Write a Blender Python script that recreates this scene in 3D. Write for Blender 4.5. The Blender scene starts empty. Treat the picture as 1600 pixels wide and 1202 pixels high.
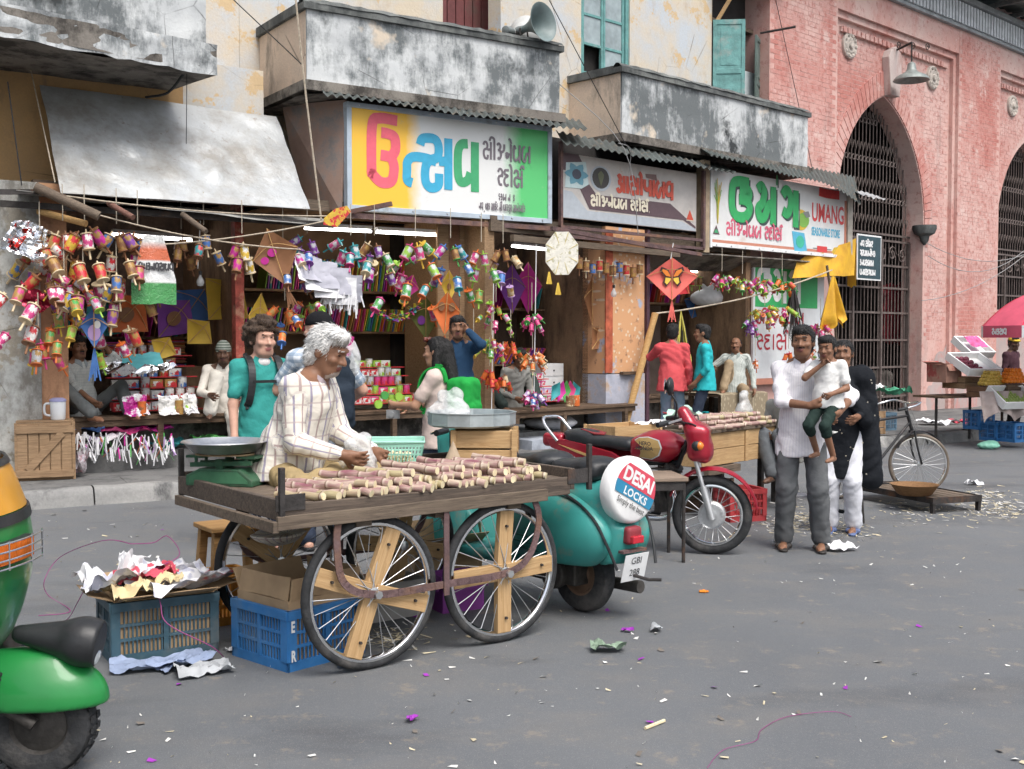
import bpy,math,random
import numpy as np
from mathutils import Vector,Matrix
S=bpy.context.scene
COL=S.collection
PI=math.pi
R=math.radians
rnd=random.Random(11)
# camera, sky, sun, exposure
F=1780.0;HC=1.52;PT=math.atan(71/F);cP,sP=math.cos(PT),math.sin(PT)
cd=bpy.data.cameras.new('camera');cam=bpy.data.objects.new('camera',cd);COL.objects.link(cam)
cd.sensor_width=36;cd.lens=F/1600*36;cd.clip_end=500;cd.clip_start=.05
cam.location=(0,0,HC);cam.rotation_euler=(PI/2-PT,0,0)
S.camera=cam
W=bpy.data.worlds.new('World');S.world=W;W.use_nodes=True
wn=W.node_tree.nodes;wl=W.node_tree.links
SUN_EL,SUN_AZ=R(58),R(150)
sky=wn.new('ShaderNodeTexSky');sky.sky_type='NISHITA';sky.sun_disc=False
sky.sun_elevation=SUN_EL;sky.sun_rotation=SUN_AZ
sky.air_density=1.0;sky.dust_density=4.0;sky.ozone_density=.6
hs=wn.new('ShaderNodeHueSaturation');hs.inputs['Saturation'].default_value=.55
wl.new(sky.outputs[0],hs.inputs['Color'])
wl.new(hs.outputs[0],wn['Background'].inputs[0]);wn['Background'].inputs[1].default_value=.12
sd=bpy.data.lights.new('sun','SUN');sd.energy=1.5;sd.angle=R(32);sd.color=(1,.97,.93)
sun=bpy.data.objects.new('sun',sd);COL.objects.link(sun)
sv=Vector((math.sin(SUN_AZ)*math.cos(SUN_EL),math.cos(SUN_AZ)*math.cos(SUN_EL),math.sin(SUN_EL)))
sun.rotation_euler=sv.to_track_quat('Z','Y').to_euler()
S.view_settings.view_transform='Standard';S.view_settings.look='None'
S.view_settings.exposure=0.84;S.view_settings.gamma=1
S.view_settings.use_curve_mapping=False
S.cycles.max_bounces=6;S.cycles.diffuse_bounces=3;S.cycles.glossy_bounces=3;S.cycles.transparent_max_bounces=6;S.cycles.caustics_reflective=False;S.cycles.caustics_refractive=False;S.cycles.adaptive_threshold=.03
# places
def ray(px,py):
 v=(601-py)/F
 return((px-800)/F,cP+v*sP,-sP+v*cP)
def at(px,py,Y):
 d=ray(px,py);t=Y/d[1]
 return Vector((d[0]*t,Y,HC+d[2]*t))
def gnd(px,py,z=0):
 d=ray(px,py);t=(z-HC)/d[2]
 return Vector((d[0]*t,d[1]*t,z))
class Plane:
 def __init__(s,x,y,ang):
  s.o=(x,y);a=R(ang);s.u=(math.sin(a),math.cos(a));s.n=(math.cos(a),-math.sin(a))
  s.M=Matrix(((s.u[0],-s.n[0],0,x),(s.u[1],-s.n[1],0,y),(0,0,1,0),(0,0,0,1)))
 def P(s,px,py,w=0):
  d=ray(px,py);c=s.o[0]*s.n[0]+s.o[1]*s.n[1]+w
  t=c/(d[0]*s.n[0]+d[1]*s.n[1])
  return((d[0]*t-s.o[0])*s.u[0]+(d[1]*t-s.o[1])*s.u[1],HC+d[2]*t)
 def L(s,px,py,w=0):
  q,z=s.P(px,py,w);return Vector((q,-w,z))
 def V(s,px,py,w=0):return s.M@s.L(px,py,w)
A=Plane(-4.37,11.6,56.5)
C=Plane(.5,14.8,46.5)
# materials
MATS={}
def rgb(c):return(c[0],c[1],c[2],1)
def sc_(c,k):return tuple(max(0,min(1,v*k))for v in c)
def M(name,col,rough=.65,var=.18,scale=6,bump=.0,bscale=40,metal=0,spec=.4,trans=0,alpha=1,emit=0,coat=0,stretch=(1,1,1),dirt=None,dscale=3,dlo=.5,dhi=.7,sheen=0):
 if name in MATS:return MATS[name]
 m=bpy.data.materials.new(name);m.use_nodes=True;MATS[name]=m
 n=m.node_tree.nodes;l=m.node_tree.links;b=n['Principled BSDF']
 b.inputs['Roughness'].default_value=rough;b.inputs['Metallic'].default_value=metal
 b.inputs['Specular IOR Level'].default_value=spec
 if trans:b.inputs['Transmission Weight'].default_value=trans
 if alpha<1:b.inputs['Alpha'].default_value=alpha
 if coat:b.inputs['Coat Weight'].default_value=coat;b.inputs['Coat Roughness'].default_value=.08
 if sheen:b.inputs['Sheen Weight'].default_value=sheen
 if emit:b.inputs['Emission Color'].default_value=rgb(col);b.inputs['Emission Strength'].default_value=emit
 b.inputs['Base Color'].default_value=rgb(col)
 if var or bump or dirt:
  tc=n.new('ShaderNodeTexCoord');mp=n.new('ShaderNodeMapping');mp.inputs['Scale'].default_value=stretch
  l.new(tc.outputs['Object'],mp.inputs[0])
 if var:
  t=n.new('ShaderNodeTexNoise');t.inputs['Scale'].default_value=scale;t.inputs['Detail'].default_value=3;t.inputs['Roughness'].default_value=.65
  l.new(mp.outputs[0],t.inputs['Vector'])
  r=n.new('ShaderNodeValToRGB');r.color_ramp.elements[0].position=.3;r.color_ramp.elements[1].position=.72
  r.color_ramp.elements[0].color=rgb(sc_(col,1-var));r.color_ramp.elements[1].color=rgb(sc_(col,1+var))
  l.new(t.outputs[0],r.inputs[0]);out=r.outputs[0]
  if dirt:
   t2=n.new('ShaderNodeTexNoise');t2.inputs['Scale'].default_value=dscale;t2.inputs['Detail'].default_value=5;t2.inputs['Roughness'].default_value=.7
   l.new(mp.outputs[0],t2.inputs['Vector'])
   mr=n.new('ShaderNodeMapRange');mr.inputs[1].default_value=dlo;mr.inputs[2].default_value=dhi
   l.new(t2.outputs[0],mr.inputs[0])
   mx=n.new('ShaderNodeMix');mx.data_type='RGBA'
   l.new(mr.outputs[0],mx.inputs[0]);l.new(out,mx.inputs[6]);mx.inputs[7].default_value=rgb(dirt);out=mx.outputs[2]
  l.new(out,b.inputs['Base Color'])
 if bump:
  t3=n.new('ShaderNodeTexNoise');t3.inputs['Scale'].default_value=bscale;t3.inputs['Detail'].default_value=3
  l.new(mp.outputs[0],t3.inputs['Vector'])
  bp=n.new('ShaderNodeBump');bp.inputs['Strength'].default_value=bump;bp.inputs['Distance'].default_value=.02
  l.new(t3.outputs[0],bp.inputs['Height']);l.new(bp.outputs[0],b.inputs['Normal'])
 return m
def stripes(name,base,cols,axis='x',rough=.8,trans=0,bump=.15,spots=0):
 """cloth with woven stripes: cols = [(axis, period, width 0..1, colour, strength)]"""
 if name in MATS:return MATS[name]
 m=bpy.data.materials.new(name);m.use_nodes=True;MATS[name]=m
 n=m.node_tree.nodes;l=m.node_tree.links;b=n['Principled BSDF'];b.inputs['Roughness'].default_value=rough
 b.inputs['Specular IOR Level'].default_value=.2
 tc=n.new('ShaderNodeAttribute');tc.attribute_name='cloth'
 sp=n.new('ShaderNodeSeparateXYZ');l.new(tc.outputs['Vector'],sp.inputs[0])
 out=None
 for ax,per,wd,c,st in cols:
  d=n.new('ShaderNodeMath');d.operation='DIVIDE';d.inputs[1].default_value=per;l.new(sp.outputs['xyz'.index(ax)],d.inputs[0])
  f=n.new('ShaderNodeMath');f.operation='FRACT';l.new(d.outputs[0],f.inputs[0])
  g=n.new('ShaderNodeMath');g.operation='LESS_THAN';g.inputs[1].default_value=wd;l.new(f.outputs[0],g.inputs[0])
  k=n.new('ShaderNodeMath');k.operation='MULTIPLY';k.inputs[1].default_value=st;l.new(g.outputs[0],k.inputs[0])
  mx=n.new('ShaderNodeMix');mx.data_type='RGBA';l.new(k.outputs[0],mx.inputs[0])
  if out is None:mx.inputs[6].default_value=rgb(base)
  else:l.new(out,mx.inputs[6])
  mx.inputs[7].default_value=rgb(c);out=mx.outputs[2]
 l.new(out,b.inputs['Base Color']);t3=n.new('ShaderNodeTexNoise');t3.inputs['Scale'].default_value=13;t3.inputs['Distortion'].default_value=.6
 oc=n.new('ShaderNodeTexCoord');l.new(oc.outputs['Object'],t3.inputs['Vector']);bp=n.new('ShaderNodeBump');bp.inputs['Strength'].default_value=.55;bp.inputs['Distance'].default_value=.02;l.new(t3.outputs[0],bp.inputs['Height']);l.new(bp.outputs[0],b.inputs['Normal'])
 return m
# mesh builder
MW={}
class MB:
 def __init__(s):s.v=[];s.f=[];s.m=[];s.X=Matrix.Identity(4)
 def add(s,vs,fs,m=0):
  k=len(s.v);X=s.X
  s.v+=[tuple(X@Vector(p))for p in vs]
  s.f+=[tuple(k+i for i in f)for f in fs];s.m+=[m]*len(fs)
  return s
 def box(s,x0,x1,y0,y1,z0,z1,m=0):
  return s.add([(x0,y0,z0),(x1,y0,z0),(x1,y1,z0),(x0,y1,z0),(x0,y0,z1),(x1,y0,z1),(x1,y1,z1),(x0,y1,z1)],[(3,2,1,0),(4,5,6,7),(0,1,5,4),(1,2,6,5),(2,3,7,6),(3,0,4,7)],m)
 def bar(s,a,b,w,h,m=0,up=(0,0,1)):
  a=Vector(a);b=Vector(b);d=(b-a).normalized();up=Vector(up)
  if abs(d.dot(up))>.95:up=Vector((0,1,0))if abs(d.y)<.9 else Vector((1,0,0))
  x=d.cross(up).normalized()*(w/2);y=x.cross(d).normalized()*(h/2)
  return s.add([a-x-y,a+x-y,a+x+y,a-x+y,b-x-y,b+x-y,b+x+y,b-x+y],[(3,2,1,0),(4,5,6,7),(0,1,5,4),(1,2,6,5),(2,3,7,6),(3,0,4,7)],m)
 def tube(s,pts,r,n=7,m=0,closed=False,caps=True):
  pts=[Vector(p)for p in pts];N=len(pts);rr=r if isinstance(r,(list,tuple))else[r]*N
  ref=None;vs=[]
  for i,p in enumerate(pts):
   if closed:d=pts[(i+1)%N]-pts[i-1]
   else:d=pts[min(i+1,N-1)]-pts[max(i-1,0)]
   if d.length<1e-9:d=Vector((0,0,1))
   d.normalize()
   if ref is None:
    ref=d.orthogonal().normalized()
   else:
    ref=(ref-d*ref.dot(d));ref=ref.normalized()if ref.length>1e-6 else d.orthogonal().normalized()
   q=d.cross(ref)
   for k in range(n):
    t=2*PI*k/n;vs.append(p+(ref*math.cos(t)+q*math.sin(t))*rr[i])
  fs=[]
  for i in range(N if closed else N-1):
   for k in range(n):
    j=(i+1)%N;fs.append((i*n+k,i*n+(k+1)%n,j*n+(k+1)%n,j*n+k))
  if not closed and caps:fs.append(tuple(range(n-1,-1,-1)));fs.append(tuple((N-1)*n+k for k in range(n)))
  return s.add(vs,fs,m)
 def cyl(s,a,b,r,r2=None,n=12,m=0,caps=True):return s.tube([a,b],[r,r if r2 is None else r2],n,m,caps=caps)
 def lathe(s,prof,n=20,m=0,T=None,caps=True):
  """profile [(radius, height)] about local z"""
  vs=[];fs=[];T=T or Matrix.Identity(4)
  for r,z in prof:
   for k in range(n):vs.append(T@Vector((r*math.cos(2*PI*k/n),r*math.sin(2*PI*k/n),z)))
  for i in range(len(prof)-1):
   for k in range(n):fs.append((i*n+k,i*n+(k+1)%n,(i+1)*n+(k+1)%n,(i+1)*n+k))
  if caps:fs.append(tuple(range(n-1,-1,-1)));fs.append(tuple((len(prof)-1)*n+k for k in range(n)))
  return s.add(vs,fs,m)
 def prism(s,poly,h0,h1,m=0,T=None):
  """polygon in local xy, extruded h0..h1 along local z"""
  T=T or Matrix.Identity(4);n=len(poly)
  vs=[T@Vector((p[0],p[1],h0))for p in poly]+[T@Vector((p[0],p[1],h1))for p in poly]
  fs=[tuple(range(n-1,-1,-1)),tuple(range(n,2*n))]+[(i,(i+1)%n,n+(i+1)%n,n+i)for i in range(n)]
  return s.add(vs,fs,m)
 def ball(s,c,r,nu=10,nv=7,m=0,T=None):
  r=r if isinstance(r,(list,tuple))else(r,r,r);c=Vector(c);T=T or Matrix.Identity(3)
  vs=[c+T@Vector((0,0,-r[2]))]
  for j in range(1,nv):
   p=PI*j/nv-PI/2
   for i in range(nu):
    t=2*PI*i/nu;vs.append(c+T@Vector((r[0]*math.cos(p)*math.cos(t),r[1]*math.cos(p)*math.sin(t),r[2]*math.sin(p))))
  vs.append(c+T@Vector((0,0,r[2])));L=len(vs)-1;fs=[]
  for i in range(nu):fs.append((0,1+(i+1)%nu,1+i));fs.append((L,L-nu+i,L-nu+(i+1)%nu))
  for j in range(nv-2):
   for i in range(nu):a=1+j*nu;fs.append((a+i,a+(i+1)%nu,a+nu+(i+1)%nu,a+nu+i))
  return s.add(vs,fs,m)
 def torus(s,c,R0,r,n=32,k=8,m=0,T=None):
  T=T or Matrix.Identity(4);c=Vector(c);return s.tube([c+T.to_3x3()@Vector((R0*math.cos(2*PI*i/n),R0*math.sin(2*PI*i/n),0))for i in range(n)],r,k,m,closed=True)
 def sheet(s,fn,nu,nv,m=0,thick=0,wrapu=False):
  vs=[Vector(fn(i/nu,j/nv))for j in range(nv+1)for i in range(nu+1)]
  q=nu+1;fs=[(j*q+i,j*q+i+1,(j+1)*q+i+1,(j+1)*q+i)for j in range(nv)for i in range(nu)]
  if thick:
   N=len(vs);nor=[Vector((0,0,0))for _ in vs]
   for f in fs:
    d=(vs[f[2]]-vs[f[0]]).cross(vs[f[3]]-vs[f[1]])
    for i in f:nor[i]+=d
   vs+=[v-(nn.normalized()if nn.length>0 else Vector((0,0,1)))*thick for v,nn in zip(vs,nor)]
   fs2=[tuple(N+i for i in reversed(f))for f in fs]
   ring=[i for i in range(q)]+[j*q+nu for j in range(1,nv+1)]+[nv*q+i for i in range(nu-1,-1,-1)]+[j*q for j in range(nv-1,0,-1)]
   fs=fs+fs2+[(ring[i],N+ring[i],N+ring[(i+1)%len(ring)],ring[(i+1)%len(ring)])for i in range(len(ring))]
  return s.add(vs,fs,m)
 def mesh(s,name,mats,smooth=0):
  me=bpy.data.meshes.new(name);me.from_pydata(s.v,[],s.f)
  for x in(mats if isinstance(mats,(list,tuple))else[mats]):me.materials.append(x)
  if len(set(s.m))>1:me.polygons.foreach_set('material_index',s.m)
  if smooth:
   me.polygons.foreach_set('use_smooth',[True]*len(me.polygons));me.set_sharp_from_angle(angle=R(smooth))
  return me
 def build(s,name,mats,parent=None,smooth=0,bev=0,world=False,label=None):
  if world and parent is not None:
   Q=MW.get(parent.name,Matrix.Identity(4)).inverted();s.v=[tuple(Q@Vector(p))for p in s.v]
  return put(name,s.mesh(name,mats,smooth),parent,bev=bev,label=label)
def put(name,me,parent=None,T=None,bev=0,label=None):
 o=bpy.data.objects.new(name,me);COL.objects.link(o)
 if parent is not None:o.parent=parent
 if T is not None:o.matrix_basis=T
 MW[o.name]=(MW.get(parent.name,Matrix.Identity(4))if parent is not None else Matrix.Identity(4))@(T if T is not None else Matrix.Identity(4))
 if bev:
  b=o.modifiers.new('bevel','BEVEL');b.width=bev;b.segments=2;b.limit_method='ANGLE';b.angle_limit=R(40)
 if label:o['label']=label
 return o
def tag(o,label,cat,group=None,kind=None):
 if label:o['label']=label
 if cat:o['category']=cat
 if group:o['group']=group
 if kind:o['kind']=kind
 return o
def thing(name,label,cat,T=None,group=None):
 """an Empty at the thing's base; T is its placement (Matrix or location)"""
 if T is None:T=Matrix.Identity(4)
 elif not isinstance(T,Matrix):T=Matrix.Translation(Vector(T))
 o=bpy.data.objects.new(name,None);COL.objects.link(o);o.matrix_basis=T;MW[o.name]=T.copy()
 o.empty_display_size=.1
 return tag(o,label,cat,group)
def struct(o):o['kind']='structure';return o
def place(loc,rz=0,s=1):return Matrix.Translation(Vector(loc))@Matrix.Rotation(rz,4,'Z')@Matrix.Scale(s,4)
def frame(o,x,z=None):
 """matrix with origin o, local x along x, local z near z"""
 x=Vector(x).normalized();z=Vector(z if z is not None else(0,0,1));y=z.cross(x).normalized();z=x.cross(y)
 T=Matrix((x,y,z)).transposed().to_4x4();T.translation=Vector(o);return T
def spline(pts,k=6,closed=False):
 P=[Vector(p if len(p)==3 else(p[0],p[1],0))for p in pts];n=len(P);out=[]
 for i in range(n if closed else n-1):
  g=(lambda j:P[j%n])if closed else(lambda j:P[max(0,min(n-1,j))])
  a,b,c,d=g(i-1),g(i),g(i+1),g(i+2)
  for q in range(k):
   t=q/k;out.append(.5*((2*b)+(c-a)*t+(2*a-5*b+4*c-d)*t*t+(3*b-a-3*c+d)*t**3))
 if not closed:out.append(P[-1])
 return out
def sag(a,b,drop=.1,n=10):
 a=Vector(a);b=Vector(b);return[a.lerp(b,i/n)-Vector((0,0,drop*4*(i/n)*(1-i/n)))for i in range(n+1)]
def hash01(*a):return(math.sin(sum(v*k for v,k in zip(a,(12.9898,78.233,37.719,4.581))))*43758.5453)%1
def vnoise(x,y,z=0.0,seed=0.0):
 xi,yi,zi=math.floor(x),math.floor(y),math.floor(z);fx,fy,fz=x-xi,y-yi,z-zi
 sm=lambda t:t*t*(3-2*t);fx,fy,fz=sm(fx),sm(fy),sm(fz);r=0
 for i in(0,1):
  for j in(0,1):
   for k in(0,1):r+=hash01(xi+i,yi+j,zi+k,seed)*(fx if i else 1-fx)*(fy if j else 1-fy)*(fz if k else 1-fz)
 return r*2-1
def fbm(x,y,z=0.0,seed=0.0):return vnoise(x,y,z,seed)+.5*vnoise(x*2.1,y*2.1,z*2.1,seed+3)+.25*vnoise(x*4.3,y*4.3,z*4.3,seed+7)
# soft shapes: distance fields turned into one closed skin
def sdf_mesh(name,prims,vox,mats,k=.02,colors=False,cloth=None,fold=None,smooth=60):
 """prims: dicts with kind cap/ell/box, m (material index), op add/sub, k blend"""
 lo=np.array([1e9]*3);hi=-lo
 for p in prims:
  if p.get('op','add')=='sub':continue
  if p['t']=='cap':
   for q,r in((p['a'],p['r']),(p['b'],p.get('r2',p['r']))):lo=np.minimum(lo,np.array(q)-r);hi=np.maximum(hi,np.array(q)+r)
  else:
   r=max(p['s'])*(1.75 if p['t']=='box' else 1);lo=np.minimum(lo,np.array(p['c'])-r);hi=np.maximum(hi,np.array(p['c'])+r)
 pad=vox*3+.02;lo=lo-pad;hi=hi+pad
 n=np.maximum(((hi-lo)/vox).astype(int)+1,4)
 ax=[lo[i]+vox*np.arange(n[i])for i in range(3)]
 D=np.full(n,.5,np.float32);I=np.zeros(n,np.int16)
 for p in prims:
  kk=p.get('k',k)
  if p['t']=='cap':
   a=np.array(p['a'],float);b=np.array(p['b'],float);r=p['r'];r2=p.get('r2',r);mr=max(r,r2)
   bl=np.minimum(a,b)-mr;bh=np.maximum(a,b)+mr
  else:
   c=np.array(p['c'],float);mr=max(p['s'])*(1.75 if p['t']=='box' else 1);bl=c-mr;bh=c+mr
  e=kk+vox*2.5+.012
  i0=np.clip(((bl-e-lo)/vox).astype(int),0,n);i1=np.clip(((bh+e-lo)/vox).astype(int)+2,0,n)
  if(i1<=i0).any():continue
  sl=tuple(slice(i0[i],i1[i])for i in range(3))
  X,Y,Z=np.meshgrid(*[ax[i][i0[i]:i1[i]]for i in range(3)],indexing='ij')
  if p['t']=='cap':
   ab=b-a;L=max(ab.dot(ab),1e-9)
   t=np.clip(((X-a[0])*ab[0]+(Y-a[1])*ab[1]+(Z-a[2])*ab[2])/L,0,1)
   fl=p.get('flat');dx,dy,dz=X-a[0]-ab[0]*t,Y-a[1]-ab[1]*t,Z-a[2]-ab[2]*t
   if fl is not None:
    fd,fk=np.array(fl[0]),fl[1];q=(dx*fd[0]+dy*fd[1]+dz*fd[2])*(fk-1);dx,dy,dz=dx+fd[0]*q,dy+fd[1]*q,dz+fd[2]*q
   d=np.sqrt(dx*dx+dy*dy+dz*dz)-(r+(r2-r)*t)
  else:
   s=np.array(p['s'],float);q=np.stack([X-c[0],Y-c[1],Z-c[2]],-1)
   if p.get('R')is not None:q=q@np.array(p['R'])
   if p['t']=='ell':
    k0=np.sqrt(((q/s)**2).sum(-1));k1=np.sqrt(((q/(s*s))**2).sum(-1));d=k0*(k0-1)/np.maximum(k1,1e-6)
   else:
    rd=p.get('rd',.01);w=np.abs(q)-(s-rd);d=np.sqrt((np.maximum(w,0)**2).sum(-1))+np.minimum(w.max(-1),0)-rd
  old=D[sl]
  if p.get('op','add')=='sub':
   h=np.clip(.5-.5*(old+d)/max(kk,1e-6),0,1);nd=old*(1-h)-d*h+kk*h*(1-h)
   if p.get('m')is not None:I[sl]=np.where(-d>old,p['m'],I[sl])
  elif p.get('op')=='paint':
   nd=old;I[sl]=np.where(d<0,p['m'],I[sl])
  else:
   h=np.clip(.5+.5*(d-old)/max(kk,1e-6),0,1);nd=d*(1-h)+old*h-kk*h*(1-h)
   I[sl]=np.where(d<old,p.get('m',0),I[sl])
  D[sl]=nd
 if fold is not None:
  X,Y,Z=np.meshgrid(*ax,indexing='ij');D=D+fold(X,Y,Z).astype(np.float32)
 ins=D<0
 cs=[ins[i:n[0]-1+i,j:n[1]-1+j,l:n[2]-1+l]for i in(0,1)for j in(0,1)for l in(0,1)]
 cnt=sum(c.astype(np.int8)for c in cs);act=(cnt>0)&(cnt<8)
 idx=np.argwhere(act);vid=np.full(act.shape,-1,np.int32);vid[act]=np.arange(len(idx))
 acc=np.zeros((len(idx),3));w=np.zeros(len(idx))
 for d in range(3):
  for o1 in(0,1):
   for o2 in(0,1):
    off=[0,0,0];oth=[q for q in range(3)if q!=d];off[oth[0]]=o1;off[oth[1]]=o2
    p0=idx+off;p1=p0.copy();p1[:,d]+=1
    d0=D[tuple(p0.T)];d1=D[tuple(p1.T)];x=(d0<0)!=(d1<0)
    t=np.where(x,d0/np.where(x,d0-d1,1),0);pos=p0.astype(float);pos[:,d]+=t
    acc[x]+=pos[x];w[x]+=1
 V=acc/np.maximum(w,1)[:,None]*vox+lo
 Q=[]
 for d in range(3):
  sl0=[slice(1,-1)]*3;sl0[d]=slice(0,-1);sl1=[slice(1,-1)]*3;sl1[d]=slice(1,None)
  a0=ins[tuple(sl0)];a1=ins[tuple(sl1)];e=np.argwhere(a0!=a1)
  if not len(e):continue
  fl=a0[tuple(e.T)];base=e+1;base[:,d]-=1
  o=[q for q in range(3)if q!=d]
  def cell(u,v):
   c=base.copy();c[:,o[0]]-=u;c[:,o[1]]-=v;return vid[tuple(c.T)]
  q=np.stack([cell(0,0),cell(1,0),cell(1,1),cell(0,1)],1)
  flip=fl if d!=1 else~fl
  q[~flip]=q[~flip][:,::-1];Q.append(q)
 Q=np.concatenate(Q);Q=Q[(Q>=0).all(1)]
 me=bpy.data.meshes.new(name);me.from_pydata(V.tolist(),[],Q.tolist())
 for x in(mats if isinstance(mats,(list,tuple))else[mats]):me.materials.append(x)
 me.polygons.foreach_set('use_smooth',[True]*len(me.polygons))
 vi=np.clip(np.round((V-lo)/vox).astype(int),0,n-1);mi=I[tuple(vi.T)]
 fm=mi[Q[:,0]].copy();same=(mi[Q[:,1]]==mi[Q[:,2]]);fm[same]=mi[Q[same,1]]
 me.polygons.foreach_set('material_index',fm.astype(np.int32))
 if cloth is not None:
  at_=me.attributes.new('cloth','FLOAT_VECTOR','POINT');at_.data.foreach_set('vector',np.asarray(cloth(V),np.float32).ravel())
 return me
def cap(a,b,r,r2=None,m=0,k=None,flat=None,op='add'):
 d=dict(t='cap',a=tuple(a),b=tuple(b),r=r,r2=r if r2 is None else r2,m=m,op=op)
 if k is not None:d['k']=k
 if flat is not None:d['flat']=flat
 return d
def ell(c,s,Rm=None,m=0,k=None,op='add'):
 d=dict(t='ell',c=tuple(c),s=tuple(s),m=m,op=op,R=Rm)
 if k is not None:d['k']=k
 return d
def rbox(c,s,rd=.02,Rm=None,m=0,k=None,op='add'):
 d=dict(t='box',c=tuple(c),s=tuple(s),rd=rd,m=m,op=op,R=Rm)
 if k is not None:d['k']=k
 return d
# richer materials for the setting
class NT:
 def __init__(s,name):
  s.m=bpy.data.materials.new(name);s.m.use_nodes=True;MATS[name]=s.m
  s.n=s.m.node_tree.nodes;s.l=s.m.node_tree.links;s.b=s.n['Principled BSDF']
  s.tc=s.n.new('ShaderNodeTexCoord').outputs['Object']
 def map(s,sc,rot=(0,0,0)):
  q=s.n.new('ShaderNodeMapping');q.inputs['Scale'].default_value=sc;q.inputs['Rotation'].default_value=rot;s.l.new(s.tc,q.inputs[0]);return q.outputs[0]
 def noise(s,scale,det=6,rough=.6,vec=None,dist=0):
  t=s.n.new('ShaderNodeTexNoise');t.inputs['Scale'].default_value=scale;t.inputs['Detail'].default_value=min(det,5);t.inputs['Roughness'].default_value=rough;t.inputs['Distortion'].default_value=dist
  s.l.new(vec or s.tc,t.inputs['Vector']);return t.outputs[0]
 def vor(s,scale,feat='DISTANCE_TO_EDGE',vec=None):
  t=s.n.new('ShaderNodeTexVoronoi');t.feature=feat;t.inputs['Scale'].default_value=scale;s.l.new(vec or s.tc,t.inputs['Vector']);return t.outputs[0]
 def rng(s,v,a,b,lo=0,hi=1):
  r=s.n.new('ShaderNodeMapRange');r.inputs[1].default_value=a;r.inputs[2].default_value=b;r.inputs[3].default_value=lo;r.inputs[4].default_value=hi;s.l.new(v,r.inputs[0]);return r.outputs[0]
 def math(s,op,a,b):
  r=s.n.new('ShaderNodeMath');r.operation=op
  for i,x in enumerate((a,b)):
   if isinstance(x,(int,float)):r.inputs[i].default_value=x
   else:s.l.new(x,r.inputs[i])
  return r.outputs[0]
 def mix(s,f,a,b):
  x=s.n.new('ShaderNodeMix');x.data_type='RGBA'
  for i,q in((0,f),(6,a),(7,b)):
   if isinstance(q,tuple):x.inputs[i].default_value=rgb(q)
   elif isinstance(q,(int,float)):x.inputs[i].default_value=q
   else:s.l.new(q,x.inputs[i])
  return x.outputs[2]
 def col(s,c):s.l.new(c,s.b.inputs['Base Color']);return s
 def set(s,**k):
  for a,v in k.items():
   i=s.b.inputs[a.replace('_',' ')]
   if isinstance(v,(int,float)):i.default_value=v
   else:s.l.new(v,i)
  return s
 def bump(s,h,st=.3,dist=.02):
  b=s.n.new('ShaderNodeBump');b.inputs['Strength'].default_value=st;b.inputs['Distance'].default_value=dist;s.l.new(h,b.inputs['Height']);s.l.new(b.outputs[0],s.b.inputs['Normal']);return s
def plaster(name,base,alt,stain,amt=(.5,.62),streak=.25,crack=True,peel=None):
 t=NT(name)
 c=t.mix(t.rng(t.noise(1.3,7,.65),.38,.62),base,alt)
 if peel:c=t.mix(t.rng(t.noise(2.3,8,.7),.56,.6),c,peel)
 st=t.math('ADD',t.math('MULTIPLY',t.noise(3.2,9,.72,t.map((1.2,1.2,streak))),.62),t.math('MULTIPLY',t.noise(.9,8,.7,t.map((1,1,.8))),.38))
 c=t.mix(t.rng(st,*amt),c,stain)
 fine=t.noise(45,4,.7);c=t.mix(t.rng(fine,.3,.75,0,.35),c,stain)
 if crack:
  v=t.vor(1.1,vec=t.map((1,1,1)));k=t.math('MULTIPLY',t.rng(v,.0,.008,1,0),t.rng(t.noise(1.1),.5,.62));c=t.mix(t.math('MULTIPLY',k,.8),c,sc_(stain,.4))
 t.col(c).set(Roughness=.9,Specular_IOR_Level=.15);t.bump(t.math('ADD',t.noise(30,6,.7),t.math('MULTIPLY',t.noise(4,6),2)),.35,.012)
 return t.m
t=NT('asphalt')
big=t.noise(.35,6,.65);c=t.mix(t.rng(big,.35,.68),(.125,.133,.142),(.16,.168,.176))
c=t.mix(t.rng(t.noise(1.6,8,.7,t.map((1,1.6,1),(0,0,.6))),.48,.66,0,.45),c,(.19,.18,.165))
c=t.mix(t.rng(t.noise(.8,5,.6,t.map((.6,1.4,1),(0,0,-.9))),.56,.7,0,.7),c,(.075,.077,.082))
c=t.mix(t.rng(t.noise(260,3,.8),.45,.75,0,.5),c,(.055,.056,.06))
c=t.mix(t.rng(t.vor(110,'F1'),.0,.30,.75,0),c,(.29,.29,.285));c=t.mix(t.rng(t.noise(28,5,.8),.58,.72,0,.5),c,(.23,.22,.20))
c=t.mix(t.math('MULTIPLY',t.rng(t.noise(5,9,.75),.58,.66),.55),c,(.26,.225,.18))
t.col(c).set(Roughness=t.rng(big,.3,.7,.6,.85),Specular_IOR_Level=.35).bump(t.math('ADD',t.noise(190,4,.7),t.math('MULTIPLY',t.noise(14,4),.6)),.55,.006)
ASPHALT=t.m
PAVE=plaster('pavement_concrete',(.20,.20,.195),(.155,.155,.155),(.085,.085,.085),(.48,.62),1,True)
KERB=plaster('kerb_stone_grey',(.34,.335,.32),(.24,.24,.235),(.10,.10,.10),(.48,.6),.6,False)
WALL_OCHRE=plaster('ochre_plaster',(.50,.31,.14),(.42,.27,.13),(.20,.15,.11),(.55,.68),.5,True)
WALL_CREAM=plaster('cream_blue_plaster',(.62,.55,.44),(.50,.56,.62),(.42,.32,.21),(.55,.74),.5,True,(.60,.45,.27))
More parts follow.
